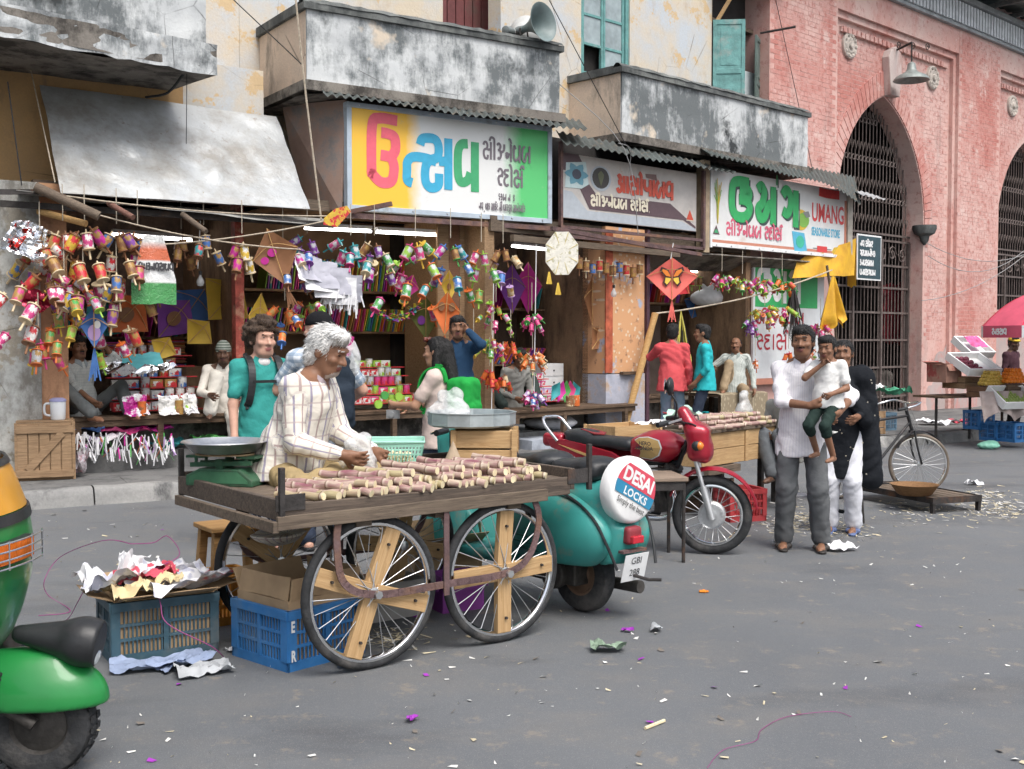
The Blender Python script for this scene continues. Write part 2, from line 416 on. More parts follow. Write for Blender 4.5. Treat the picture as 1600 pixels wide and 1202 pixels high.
t=NT('mouldy_white_plaster');c=t.mix(t.rng(t.noise(2.2,5,.6),.35,.65),(.62,.64,.64),(.47,.49,.50));lo_=t.noise(.75,5,.62);st=t.noise(3.0,5,.75,t.map((1.4,1.4,.4)));gr=t.noise(11,5,.8)
mk=t.math('ADD',t.math('ADD',t.math('MULTIPLY',lo_,.55),t.math('MULTIPLY',st,.3)),t.math('MULTIPLY',gr,.15));c=t.mix(t.rng(mk,.47,.56),c,(.15,.165,.17));c=t.mix(t.rng(t.noise(1.0,5,.7),.60,.68),c,(.055,.06,.062));c=t.mix(t.rng(t.noise(1.7,4,.6),.63,.70),c,(.60,.52,.42))
kx=t.math('MULTIPLY',t.rng(t.vor(1.3),.0,.009,1,0),t.rng(t.noise(1.3),.48,.58));c=t.mix(t.math('MULTIPLY',kx,.8),c,(.06,.06,.06));t.col(c).set(Roughness=.92,Specular_IOR_Level=.12).bump(t.math('ADD',t.noise(28,4,.7),t.math('MULTIPLY',t.noise(4,4),2)),.4,.012);BAL=t.m
BAL_SIDE=plaster('warm_plaster',(.72,.58,.46),(.64,.53,.43),(.27,.235,.20),(.52,.66),.5,True)
COPING=plaster('dark_coping',(.20,.21,.20),(.14,.15,.15),(.07,.075,.075),(.45,.6),.6,False)
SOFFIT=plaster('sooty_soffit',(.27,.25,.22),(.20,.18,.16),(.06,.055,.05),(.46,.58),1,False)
PIER=plaster('peeling_white_pier',(.60,.60,.57),(.45,.47,.46),(.20,.19,.17),(.47,.6),.7,True,(.36,.33,.27))
PEACH=plaster('peach_wall',(.58,.33,.19),(.48,.26,.15),(.25,.14,.09),(.5,.66),.5,True)
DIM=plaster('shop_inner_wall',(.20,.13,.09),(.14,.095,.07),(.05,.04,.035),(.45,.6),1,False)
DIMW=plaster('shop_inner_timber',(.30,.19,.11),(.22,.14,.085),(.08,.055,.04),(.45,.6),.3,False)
def pinkwash(name,k):
 t=NT(name);c=t.mix(t.rng(t.noise(.42,7,.68),.36,.64),(.55*k,.30*k,.262*k),(.58*k,.43*k,.39*k));c=t.mix(t.rng(t.noise(1.6,8,.72,t.map((1,1,.6))),.5,.68,0,.75),c,(.47*k,.215*k,.185*k))
 c=t.mix(t.rng(t.noise(7,8,.75),.54,.70,0,.75),c,(.36,.13,.115));c=t.mix(t.rng(t.noise(.7,9,.75,t.map((1.5,1.5,.3))),.57,.72,0,.6),c,(.33,.27,.25));c=t.mix(t.rng(t.noise(12,6,.7),.62,.7,0,.7),c,(.66,.56,.53))
 t.col(c).set(Roughness=.92,Specular_IOR_Level=.12).bump(t.math('ADD',t.noise(26,6,.7),t.math('MULTIPLY',t.noise(5,6),1.5)),.4,.012);return t.m
PINK=pinkwash('pink_limewash',1.08)
PINK_BASE=plaster('worn_grey_plaster',(.43,.37,.35),(.36,.33,.32),(.50,.27,.25),(.5,.6),.7,True)
t=NT('red_washed_brick');t.tc=t.n.new('ShaderNodeNewGeometry').outputs['Position'];c=t.mix(t.rng(t.noise(.5,5,.66),.40,.60),(.50,.215,.185),(.63,.42,.38));c=t.mix(t.rng(t.noise(9,4,.7),.5,.68,0,.8),c,(.38,.125,.105));c=t.mix(t.rng(t.noise(2.2,5,.75),.57,.66,0,.8),c,(.66,.50,.46));c=t.mix(t.rng(t.noise(.8,5,.7,t.map((1.4,1.4,.35))),.6,.72,0,.6),c,(.32,.25,.23));t.col(c).set(Roughness=.92,Specular_IOR_Level=.12).bump(t.noise(30,4,.7),.4,.01);BRICK=t.m
WOODS={}
def wood(name,col,dark=None,rough=.75,grain=(1,14,14)):
 if name in MATS:return MATS[name]
 t=NT(name);d=dark or sc_(col,.55)
 g=t.noise(3.5,7,.7,t.map(grain),1.2);c=t.mix(t.rng(g,.34,.68),d,col)
 c=t.mix(t.rng(t.noise(1.7,6),.5,.75,0,.5),c,sc_(d,.6))
 t.col(c).set(Roughness=rough,Specular_IOR_Level=.25).bump(g,.35,.006);return t.m
WOOD_RAW=wood('raw_pine',(.56,.38,.20),(.38,.235,.11))
WOOD_OLD=wood('weathered_timber',(.20,.155,.115),(.085,.065,.05))
WOOD_DK=wood('dark_bench_timber',(.17,.115,.075),(.07,.045,.03))
WOOD_CR=wood('crate_timber',(.38,.255,.15),(.22,.14,.08))
WOOD_TEAK=wood('stool_timber',(.42,.245,.10),(.26,.145,.055))
BAMBOO=wood('bamboo_pole',(.58,.37,.16),(.40,.23,.09))
IRON=M('dark_iron',(.055,.05,.048),.65,.4,9,.2,60,.5,dirt=(.16,.085,.05),dlo=.55,dhi=.72)
RUST=M('purple_brown_iron',(.135,.085,.085),.75,.35,9,.3,50,.2,dirt=(.22,.12,.075),dlo=.5,dhi=.7)
STEEL=M('steel',(.62,.63,.64),.28,.15,12,.05,40,.9)
CHROME=M('chrome',(.80,.81,.82),.12,.05,10,0,40,1)
RUBBER=M('tyre_rubber',(.028,.029,.031),.8,.35,14,.25,60,dirt=(.13,.12,.11),dlo=.52,dhi=.8)
BLACK=M('black_plastic',(.022,.023,.025),.42,.3,9,.05)
t=NT('corrugated_iron');c=t.mix(t.rng(t.noise(2.5,7),.35,.65),(.115,.135,.13),(.075,.085,.082));c=t.mix(t.rng(t.noise(5,8,.7),.56,.68),c,(.20,.16,.12))
t.col(c).set(Roughness=.6,Metallic=.35).bump(t.noise(30),.15,.01);CORR=t.m
t=NT('dented_aluminium');d1=t.noise(2.0,5,.55,t.map((1,1,.8)),1.4)
c=t.mix(t.rng(t.noise(1.5,8,.7),.42,.63),(.43,.45,.46),(.27,.26,.24));c=t.mix(t.rng(t.noise(11,8,.75),.60,.7,0,.8),c,(.23,.19,.16))
t.col(c).set(Roughness=t.rng(t.noise(6,5),.3,.7,.28,.6),Metallic=.2).bump(t.math('ADD',d1,t.math('MULTIPLY',t.noise(11,5,.6,None,1.0),.45)),.26,.05);ALU=t.m
TEAL=M('teal_joinery',(.13,.30,.29),.6,.25,7,.2,40,dirt=(.28,.33,.31),dlo=.55,dhi=.72)
GLASS=M('grey_window_glass',(.30,.36,.37),.12,.3,3,.0,spec=.8)
MAROON=M('maroon_door_paint',(.145,.045,.045),.55,.25,6,.1,dirt=(.10,.06,.05))
ROPE=M('jute_rope',(.42,.36,.28),.9,.3,30)
WHITEPAINT=M('white_paint',(.74,.75,.75),.55,.1,8)
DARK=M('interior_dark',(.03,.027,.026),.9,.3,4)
# ground
b=MB();b.sheet(lambda u,v:(-90+180*u,-60+200*v,0),1,1)
struct(b.build('road',ASPHALT))
K0=Vector((-4.27,10.12,0));KD=Vector((5.11+4.27,15.91-10.12,0));KL=KD.length;KD.normalize();KN=Vector((-KD.y,KD.x,0))
def pz(q,d):
 r=max(0,min(1,(q-9)/7))*max(0,min(1,d/2.5));return .15-.11*r
b=MB();b.sheet(lambda u,v:(lambda q,d:K0+KD*q+KN*d+Vector((0,0,pz(q,d)+.006*vnoise(q,d*2))))(-9+42*u,.16+8*v),60,14)
pave=struct(b.build('pavement',PAVE,smooth=40))
q=-8.8;r_=random.Random(3)
while q<30:
 ln=r_.uniform(.8,1.15);b=MB();hh=.15+r_.uniform(-.012,.012);ww=r_.uniform(.0,.02)
 def kf(u,v,q=q,ln=ln,hh=hh,ww=ww):
  x=q+ln*u;prof=[(-.05+ww,-.02),(-.015+ww,hh*.55),(.0+ww,hh-.02),(.025+ww,hh),(.10,hh+.004),(.17,hh-.005),(.18,-.02)]
  i=min(int(v*6+1e-6),6);d,z=prof[i];nz=.014*vnoise(x*4,i*1.3,1)
  return K0+KD*x+KN*(d+nz)+Vector((0,0,z+nz*.6-(.1*max(0,min(1,(q-9)/7))if False else 0)))
 b.sheet(kf,5,6);b.build('kerb_stone',KERB,pave,smooth=50);q+=ln+.012
# shop house
house=thing('shop_house','long plastered two storey house above the kite shops, mouldy balconies','building',A.M)
MWC=A.M.inverted()@C.M
def wallh(b,s0,s1,z0,z1,y0,y1,holes=(),m=0):
 xs=sorted({s0,s1,*[h[0]for h in holes],*[h[1]for h in holes]});zs=sorted({z0,z1,*[h[2]for h in holes],*[h[3]for h in holes]})
 for i in range(len(xs)-1):
  run=None
  for j in range(len(zs)-1):
   cx=(xs[i]+xs[i+1])/2;cz=(zs[j]+zs[j+1])/2
   solid=not any(h[0]<cx<h[1]and h[2]<cz<h[3]for h in holes)
   if solid:
    if run is None:run=zs[j]
    if j==len(zs)-2:b.box(xs[i],xs[i+1],y0,y1,run,zs[j+1],m)
   elif run is not None:
    b.box(xs[i],xs[i+1],y0,y1,run,zs[j],m);run=None
sD0,_=A.P(692,20,-1.4);sD1,_=A.P(772,20,-1.4)
b=MB();wallh(b,2.2,6.25,3.05,9.5,1.4,1.65,[(sD0,sD1,4.4,6.9)]);b.build('wall',WALL_CREAM,house)
b=MB();wallh(b,-7,1.25,3.05,4.62,.6,1.65);b.build('wall',WALL_OCHRE,house);b=MB();wallh(b,1.251,2.19,3.05,4.62,.605,1.65);wallh(b,-7,2.19,4.625,9.5,1.38,1.65);b.build('wall',WALL_CREAM,house)
wA0,wA1=C.P(908,60,-1)[0],C.P(984,60,-1)[0];wB0,wB1=C.P(1112,60,-1)[0],C.P(1190,60,-1)[0]
zA=C.P(945,118,-1)[1]
b=MB();b.X=MWC;wallh(b,.05,5.95,3.05,9.5,1.0,1.25,[(wA0,wA1,zA-.5,7.6),(wB0,wB1,5.0,7.5)]);b.build('wall',WALL_CREAM,house)
dr=MB();dr.box(sD0,sD1,1.55,1.6,4.4,6.9);d_=dr.build('door',MAROON,house)
for i in range(6):
 x0=sD0+(sD1-sD0)*i/6;bb=MB();bb.box(x0+.008,x0+(sD1-sD0)/6-.008,1.52,1.555,4.42,6.88);bb.build('board',MAROON,d_)
def casement(s0,s1,z0,z1,cols,rows,name='window'):
 b=MB();b.X=MWC;f=.07
 for x0,x1,a0,a1 in((s0,s0+f,z0,z1),(s1-f,s1,z0,z1),(s0+f,s1-f,z1-f,z1),(s0+f,s1-f,z0,z0+f)):b.box(x0,x1,1.02,1.14,a0,a1)
 w=b.build(name,TEAL,house,bev=.004);cw=(s1-s0-2*f)/cols;rh=(z1-z0-2*f)/rows
 for i in range(cols):
  x0=s0+f+cw*i;b=MB();b.X=MWC;e=.045
  b.box(x0+.003,x0+e,1.05,1.1,z0+f,z1-f);b.box(x0+cw-e,x0+cw-.003,1.05,1.1,z0+f,z1-f)
  for j in range(rows+1):zc=z0+f+rh*j;b.box(x0+e,x0+cw-e,1.055,1.095,max(z0+f,zc-.02),min(z1-f,zc+.02))
  b.build('sash',TEAL,w,bev=.003)
  for j in range(rows):
   if i==0 and j==1:continue
   b=MB();b.X=MWC;b.box(x0+e,x0+cw-e,1.07,1.078,z0+f+rh*j+.02,z0+f+rh*(j+1)-.02);b.build('pane',GLASS,w)
 b=MB();b.X=MWC;b.box(s0,s1,1.2,1.24,z0,z1);b.build('dark_room_sheet',DARK,w)  # near-black sheet stands in for the shade of the room behind
casement(wA0,wA1,zA-.5,7.6,2,6)
b=MB();b.X=MWC
for x0,x1,a0,a1 in((wB0,wB0+.06,5,7.5),(wB1-.06,wB1,5,7.5),(wB0+.06,wB1-.06,7.44,7.5),(wB0+.06,wB1-.06,6.72,6.78)):b.box(x0,x1,1.03,1.16,a0,a1)
w2=b.build('window',WOOD_OLD,house)
b=MB();b.X=MWC;b.box(wB0,wB1,1.2,1.24,5,7.5);b.build('dark_room_sheet',DARK,w2)  # shade inside the shuttered window, painted as a near-black sheet
def shutter(s,z0,z1,wd,ang,mat):
 T=MWC@Matrix.Translation((s,.99,0))@Matrix.Rotation(R(ang),4,'Z');b=MB();b.X=T
 for x0,x1,a0,a1 in((0,.06,z0,z1),(wd-.06,wd,z0,z1),(.06,wd-.06,z0,z0+.08),(.06,wd-.06,z1-.08,z1),(.06,wd-.06,(z0+z1)/2-.04,(z0+z1)/2+.04)):b.box(x0,x1,-.02,.02,a0,a1)
 o=b.build('shutter',mat,w2,bev=.004)
 for a0,a1 in((z0+.08,(z0+z1)/2-.04),((z0+z1)/2+.04,z1-.08)):
  b=MB();b.X=T;b.box(.06,wd-.06,-.008,.008,a0,a1);b.box(.12,wd-.12,-.014,.014,a0+.06,a1-.06);b.build('panel',mat,o)
shutter(wB0+.02,5.05,6.72,.52,-48,TEAL);shutter(wB1-.02,5.05,6.6,.55,205,M('faded_green_shutter',(.12,.16,.145),.7,.3,5,.2))
b=MB();b.X=MWC;b.bar((wB0+.1,.98,6.7),(wB0+.42,.55,7.6),.06,.06);b.build('prop_stick',WOOD_RAW,w2)
b=MB();b.X=MWC;b.box(wB0-.1,wB1+.1,.45,1.0,7.52,7.58);b.build('hood',COPING,w2)
nb=thing('notice_board','grey notice board with blue lettering in the shuttered window','board',C.M@place((wB0+.55,.93,5.0)))
b=MB();b.box(0,.62,0,.03,0,1.02);b.build('panel',M('notice_grey',(.50,.55,.57),.6,.15),nb)
def balcony(Tm,s0,s1,zb,zt,dep,coping=.12,side='left',slab=.14,lip=.0):
 o=thing_part=MB();o.X=Tm
 wob=lambda x,z:.012*fbm(x*1.3,z*2,3)
 o.sheet(lambda u,v:(s0+(s1-s0)*u,-wob(u*5,v*2),zb+(zt-zb)*v),40,10)
 o.box(s0,s1,.02,.12,zb,zt-.01)
 p=o.build('balcony',BAL,house,smooth=50)
 for xa,xb in((s0-.002,s0+.10),(s1-.1,s1+.002)):o=MB();o.X=Tm;o.box(xa,xb,.03,dep,zb,zt-.012);o.build('side_wall',BAL_SIDE,p)
 o=MB();o.X=Tm;o.sheet(lambda u,v:(s0-.05+(s1-s0+.1)*u,-.05-.012*vnoise(u*30,2)+.17*v,zt+coping*(1 if 0<v<1 else .55)+.008*vnoise(u*40,v*9)),40,3)
 o.box(s0-.05,s1+.05,-.04,.13,zt-.005,zt+coping*.56);o.box(s0-.045,s0+.125,.13,dep,zt-.008,zt+coping*.8);o.box(s1-.125,s1+.045,.13,dep,zt-.008,zt+coping*.8);o.build('coping',COPING,p,smooth=40)
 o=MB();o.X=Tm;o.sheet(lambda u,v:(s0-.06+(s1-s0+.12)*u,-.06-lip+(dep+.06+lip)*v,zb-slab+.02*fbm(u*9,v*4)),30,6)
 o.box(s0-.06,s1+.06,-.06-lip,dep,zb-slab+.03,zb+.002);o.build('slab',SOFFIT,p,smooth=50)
 return p
I4=Matrix.Identity(4)
s0,zb=A.P(480,118,.05);s1=A.P(874,130,.05)[0];balcony(Matrix.Translation((0,-.05,0)),s0,s1,4.42,5.22,1.44)
s0=C.P(972,160,0)[0];s1=C.P(1262,215,0)[0];balcony(MWC,s0,s1,4.34,5.18,1.0)
Z0=at(322,70,12.0);PB=Plane(Z0.x,Z0.y,46);zb0=PB.P(200,50)[1]
balcony(A.M.inverted()@PB.M,-6,0,zb0-.02,zb0+1.0,2.6,slab=.28,lip=.05)
b=MB();b.X=A.M.inverted()@PB.M;b.sheet(lambda u,v:(-6+6.06*u,-.115-.014*fbm(u*26,v*4,2),zb0-.30+.31*v+.02*vnoise(u*45,3)*(1-v)),90,8);b.build('ledge',BAL,house,smooth=50)
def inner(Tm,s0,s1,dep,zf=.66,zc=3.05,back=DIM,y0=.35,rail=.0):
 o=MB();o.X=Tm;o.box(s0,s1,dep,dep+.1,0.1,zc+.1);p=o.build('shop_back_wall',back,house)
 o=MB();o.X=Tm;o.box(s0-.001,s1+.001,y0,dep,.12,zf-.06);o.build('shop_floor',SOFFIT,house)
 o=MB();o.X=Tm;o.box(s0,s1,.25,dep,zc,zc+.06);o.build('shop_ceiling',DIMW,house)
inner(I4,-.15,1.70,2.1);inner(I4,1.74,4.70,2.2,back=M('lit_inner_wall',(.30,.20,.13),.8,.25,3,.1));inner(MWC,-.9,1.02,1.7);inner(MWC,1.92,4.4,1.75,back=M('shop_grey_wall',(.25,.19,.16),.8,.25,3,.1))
def part(nm,mat,Tm,*boxes,parent=None,bev=0):
 o=MB();o.X=Tm
 for q in boxes:o.box(*q)
 return o.build(nm,mat,parent or house,bev=bev)
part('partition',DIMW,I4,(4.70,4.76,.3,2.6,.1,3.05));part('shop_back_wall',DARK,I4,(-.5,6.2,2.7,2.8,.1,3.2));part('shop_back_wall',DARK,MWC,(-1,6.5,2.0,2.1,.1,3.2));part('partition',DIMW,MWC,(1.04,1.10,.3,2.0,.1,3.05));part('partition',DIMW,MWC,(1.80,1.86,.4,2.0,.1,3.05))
part('pier',PIER,I4,(-3.5,-.42,-.12,2.2,.1,3.06))
part('pier',PEACH,I4,(-.42,-.16,-.1,2.2,.1,3.06))
part('partition',DIMW,I4,(1.70,1.74,.2,2.1,.1,3.05))
part('post',M('red_patched_post',(.33,.07,.05),.7,.5,14,.2,dirt=(.45,.25,.16),dlo=.5,dhi=.6),I4,(1.62,1.72,.02,.14,.1,3.05))
t=NT('yellow_orange_print');c=t.mix(t.rng(t.noise(6),.45,.55),(.55,.30,.12),(.60,.20,.10));t.col(c).set(Roughness=.7)
part('partition',WOOD_CR,MWC,(-1.06,-.9,.1,1.7,.1,3.05))
for i,(x0,x1)in enumerate(((4.30,4.46),(4.47,4.62),(4.63,4.77))):part('board',[WOOD_CR,wood('reddish_board',(.27,.14,.085)),WOOD_CR][i],I4,(x0,x1,.25+.01*i,.29+.01*i,.5,3.05))
part('pier',M('pale_blue_pier',(.40,.42,.50),.85,.3,3,.2,dirt=(.50,.47,.42),dlo=.5,dhi=.6),I4,(4.79,4.94,.0,.5,.1,3.05))
t=NT('orange_printed_paper');d=t.vor(13,'F1',t.map((1,.01,1)));c=t.mix(t.rng(d,.22,.3),(.66,.52,.38),(.60,.33,.17))
c=t.mix(t.rng(t.noise(1.6,8,.7),.56,.6),c,(.36,.40,.50));c=t.mix(t.rng(t.noise(9,6),.6,.7),c,(.28,.15,.09));t.col(c).set(Roughness=.8).bump(t.noise(8,6),.3,.01)
zP=C.P(970,655,0)[1]
part('pier',t.m,MWC,(1.04,1.86,-.02,.4,1.05,3.05));part('pier',M('pale_blue_base',(.42,.44,.52),.85,.3,3,.2,dirt=(.45,.33,.24),dlo=.5,dhi=.62),MWC,(1.04,1.86,-.035,.4,.1,1.04))
part('post',M('red_edge',(.42,.10,.05),.7,.4,9),MWC,(1.03,1.17,-.04,-.022,1.06,3.0))
part('post',M('purple_pipe',(.075,.035,.05),.5,.3),MWC,(1.87,1.93,-.06,.0,.1,3.05))
part('shelf_ledge',WOOD_DK,MWC,(1.32,1.72,-.10,-.037,1.03,1.07))
part('wall',DIMW,MWC,(4.4,4.52,.05,1.75,.1,3.1));part('wall',PINK,MWC,(4.52,6.6,.30,.5,.1,3.6))
part('lintel',WOOD_OLD,I4,(-.42,4.78,.14,.25,3.0,3.12));part('lintel',WOOD_OLD,MWC,(-1.0,4.45,.05,.18,2.86,3.05))
part('plinth',PAVE,I4,(-.4,5.6,.05,.4,.1,.34));part('plinth',PAVE,MWC,(-.6,4.5,.02,.4,.1,.33));part('step',M('pale_stone_step',(.34,.37,.42),.85,.3,4,.3),MWC,(-.75,.9,-.42,.018,.1,.27))
# market hall of pink washed brick
hall=thing('market_hall','pink washed brick market hall with tall pointed arches and iron grilles','building',C.M)
YW=.85;ARC=[(10.07,1.70,3.85,6.23),(16.93,1.70,3.85,6.23)]
def arch_pts(cx,hw,zs,za,n=14):
 h=za-zs;Rr=(hw*hw+h*h)/(2*hw);L=[]
 a1=math.asin(h/Rr)
 for i in range(n+1):a=a1*i/n;L.append((cx-hw+Rr-Rr*math.cos(a),zs+Rr*math.sin(a)))
 return L+[(2*cx-x,z)for x,z in L[-2::-1]]
def arch_wall(b,s0,s1,z1,y0,arch,m=0,zb=-.2):
 cx,hw,zs,za=arch;P=arch_pts(*arch);n=len(P)
 b.add([(s0,y0,zb),(cx-hw,y0,zb),(cx-hw,y0,zs),(s0,y0,zs)],[(0,1,2,3)],m);b.add([(cx+hw,y0,zb),(s1,y0,zb),(s1,y0,zs),(cx+hw,y0,zs)],[(0,1,2,3)],m)
 for i in range(n-1):
  (x0,a0),(x1,a1)=P[i],P[i+1];b.add([(x0,y0,a0),(x1,y0,a1),(x1,y0,z1),(x0,y0,z1)],[(0,1,2,3)],m)
 b.add([(s0,y0,zs),(cx-hw,y0,zs),(cx-hw,y0,z1),(s0,y0,z1)],[(0,1,2,3)],m);b.add([(cx+hw,y0,zs),(s1,y0,zs),(s1,y0,z1),(cx+hw,y0,z1)],[(0,1,2,3)],m)
 Q=[(cx-hw,zb)]+P+[(cx+hw,zb)]
 for(x0,a0),(x1,a1)in zip(Q,Q[1:]):b.add([(x0,y0,a0),(x0,y0+.45,a0),(x1,y0+.45,a1),(x1,y0,a1)],[(0,1,2,3)],m)
PANELS=[(8.12,12.95),(14.98,19.8)]
ZPAN=C.P(1400,53,-.85)[1];ZCOR=C.P(1500,46,-.7)[1]
for(s0,s1),a in zip(PANELS,ARC):
 b=MB();arch_wall(b,s0,s1,9,YW,a);b.build('wall',PINK,hall)
for s0,s1 in((5.96,8.12),(12.95,14.98),(19.8,22)):part('pilaster',PINK,I4,(s0,s1,.70,1.3,-.2,ZCOR),parent=hall)
for s0,s1 in PANELS:
 part('panel_head',PINK,I4,(s0,s1,.705,YW+.02,ZPAN,ZCOR-.003),parent=hall)
 part('moulding',PINK,I4,(s0+.002,s0+.12,.77,YW+.01,0,ZPAN-.003),(s1-.12,s1-.002,.77,YW+.01,0,ZPAN-.003),(s0+.12,s1-.12,.77,YW+.01,ZPAN-.12,ZPAN-.003),parent=hall)
 dn=part('dentil_band',PINK,I4,(s0+.3,s1-.3,.80,YW+.01,ZPAN-.34,ZPAN-.24),parent=hall)
 for i in range(int((s1-s0-.7)/.16)):x=s0+.34+.16*i;part('dentil',BRICK,I4,(x,x+.10,.775,YW+.005,ZPAN-.345,ZPAN-.245),parent=dn)
b=MB();b.sheet(lambda u,v:(12.0+.94*u,.835-.02*vnoise(u*3,v*3),-.05+(1.45+.35*fbm(u*4,2))*v),12,14);b.build('worn_plaster',PINK_BASE,hall,smooth=40)
b=MB();b.sheet(lambda u,v:(12.955+2.0*u,.685-.015*vnoise(u*3,v*3),-.05+(1.0+.45*fbm(u*5,7))*v),16,14);b.build('worn_plaster',PINK_BASE,hall,smooth=40)
bk=[];BW,BH=.232,.083
def in_arch(x,z):
 for cx,hw,zs,za in ARC:
  if abs(x-cx)<hw+.1:
   if z<zs:return True
   h=za-zs;Rr=(hw*hw+h*h)/(2*hw);c=cx-hw+Rr if x<cx else cx+hw-Rr
   if(x-c)**2+(z-zs)**2<(Rr+.12)**2:return True
 return False
r_=random.Random(5)
for(s0,s1,y0,zlo,zhi)in[(5.98,8.1,.70,3.2,ZCOR),(8.25,12.8,YW,1.5,ZPAN-.36),(12.97,14.96,.70,1.15,ZCOR),(15.1,18,YW,1.5,ZPAN-.36)]:
 j=0;z=zlo
 while z<zhi-BH:
  x=s0+(.5*BW if j%2 else 0)+.004
  while x<s1-BW*.9:
   if not in_arch(x+BW/2,z+BH/2):bk.append((x,y0,z))
   x+=BW
  z+=BH;j+=1
bk.sort(key=lambda q:q[0]+abs(q[2]-4.5)*.5)
bm_=MB();bm_.box(0,BW-.012,-.0035,.02,0,BH-.012);bme=bm_.mesh('brick',BRICK)
few=[q for q in bk if C.P(0,0)and 6.6<q[0]and q[2]>4.2][:300];fs=set(few);rest=MB()
for q in bk:
 dy=r_.uniform(-.002,.0025)
 if q in fs:put('brick',bme,hall,Matrix.Translation((q[0],q[1]+dy,q[2])))
 else:x,y,z=q;rest.box(x,x+BW-.012,y-.0035+dy,y+.01,z,z+BH-.012)
o=rest.build('brickwork',BRICK,hall);o['kind']='stuff'
for cx,hw,zs,za in ARC[:1]:
 P=arch_pts(cx,hw+.02,zs,za+.03,22);Q=arch_pts(cx,hw+.36,zs,za+.5,22)
 for i in range(len(P)-1):
  g=lambda a,c,t:(a[0]+(c[0]-a[0])*t,a[1]+(c[1]-a[1])*t)
  poly=[g(P[i],P[i+1],.06),g(P[i],P[i+1],.94),g(Q[i],Q[i+1],.94),g(Q[i],Q[i+1],.06)]
  b=MB();b.prism(poly,0,.03,T=Matrix(((1,0,0,0),(0,0,-1,YW+.008),(0,1,0,0),(0,0,0,1))));b.build('voussoir',BRICK,hall)
cn=part('cornice',M('cornice_grey',(.30,.32,.33),.8,.3,4,.2),I4,(5.9,24,.62,1.3,ZCOR,ZCOR+.06),(5.9,24,.66,1.3,ZCOR+.06,ZCOR+.55),(5.9,24,.55,1.3,ZCOR+.55,ZCOR+.66),parent=hall)
WFL=M('pale_flute',(.62,.65,.67),.7,.2,6)
x=8.5
while x<20:part('flute',WFL,I4,(x,x+.085,.60,.66,ZCOR+.09,ZCOR+.52),parent=cn);x+=.14
b=MB();b.sheet(lambda u,v:(5.9+18*u,-.2+1.6*v,ZCOR+.78+.25*v+.03*math.sin(u*300)),220,2,thick=.02);b.build('eave',CORR,hall)
for i in range(16):x=6.5+1.1*i;part('bracket',COPING,I4,(x,x+.08,-.1,.7,ZCOR+.67,ZCOR+.76),parent=hall)
def roundel(px,py):
 q,z=C.P(px,py,-.85);T=Matrix.Translation((q,YW,z))@Matrix.Rotation(PI/2,4,'X');b=MB()
 b.lathe([(.24,0),(.24,.05),(.21,.07),(.17,.045),(.13,.07),(.08,.06),(.06,.10),(.01,.11)],20,T=T)
 for k in range(10):b.ball(T@Vector((.19*math.cos(k*.628),.19*math.sin(k*.628),.055)),.035,6,4)
 b.build('roundel',M('roundel_stone',(.52,.47,.42),.85,.3,8,.3),hall,smooth=40)
roundel(1325,72);roundel(1455,122);roundel(1580,166)
q,z=C.P(1388,128,-.85)
b=MB();b.prism([(-.16,-.3),(.16,-.3),(.27,.42),(.2,.55),(0,.66),(-.2,.55),(-.27,.42)],0,.16,T=Matrix(((1,0,0,q),(0,0,-1,YW),(0,1,0,z),(0,0,0,1))));b.build('keystone',plaster('keystone_plaster',(.66,.60,.56),(.55,.46,.44),(.42,.25,.22),(.5,.62),.3,False),hall,bev=.015)
q,z=C.P(1392,83,-.85);lp=thing('street_lamp','round shaded lamp on a scrolled iron arm above the pointed arch','lamp',C.M@place((q,YW,z)))
lz=C.P(1422,115,-.35)[1]-z;lx=C.P(1424,125,-.3)[0]-q
b=MB();b.cyl((0,0,0),(lx,-.55,.06),.022,n=8);b.cyl((lx,-.55,.06),(lx,-.55,lz+.18),.016,n=8);b.ball((0,0,0),.06,8,6);b.build('arm',IRON,lp,smooth=40)
b=MB()
for k in range(3):b.tube([Vector((.12+.25*k+.09*(1-t/14)*math.cos(t*.8),-.1-.17*k,.14+.09*(1-t/14)*math.sin(t*.8)))for t in range(13)],.009,5)
b.build('scroll',IRON,lp)
b=MB();b.lathe([(.03,.2),(.07,.17),(.09,.05),(.14,0),(.28,-.07),(.33,-.13),(.335,-.15),(.30,-.13),(.1,-.03)],24,T=Matrix.Translation((lx,-.55,lz)),caps=False);b.build('lamp_shade',M('lamp_enamel',(.24,.27,.26),.5,.25,8,metal=.2),lp,smooth=40)
q,z=C.P(1443,362,-.85);b=MB();b.lathe([(.02,-.28),(.08,-.2),(.1,-.1),(.2,-.05),(.24,.05),(.24,.12)],12,T=Matrix.Translation((q,YW-.02,z)));b.build('impost_bracket',COPING,hall,smooth=40)
GATEI=M('brown_gate_iron',(.15,.12,.11),.65,.3,9,.2,60,.3)
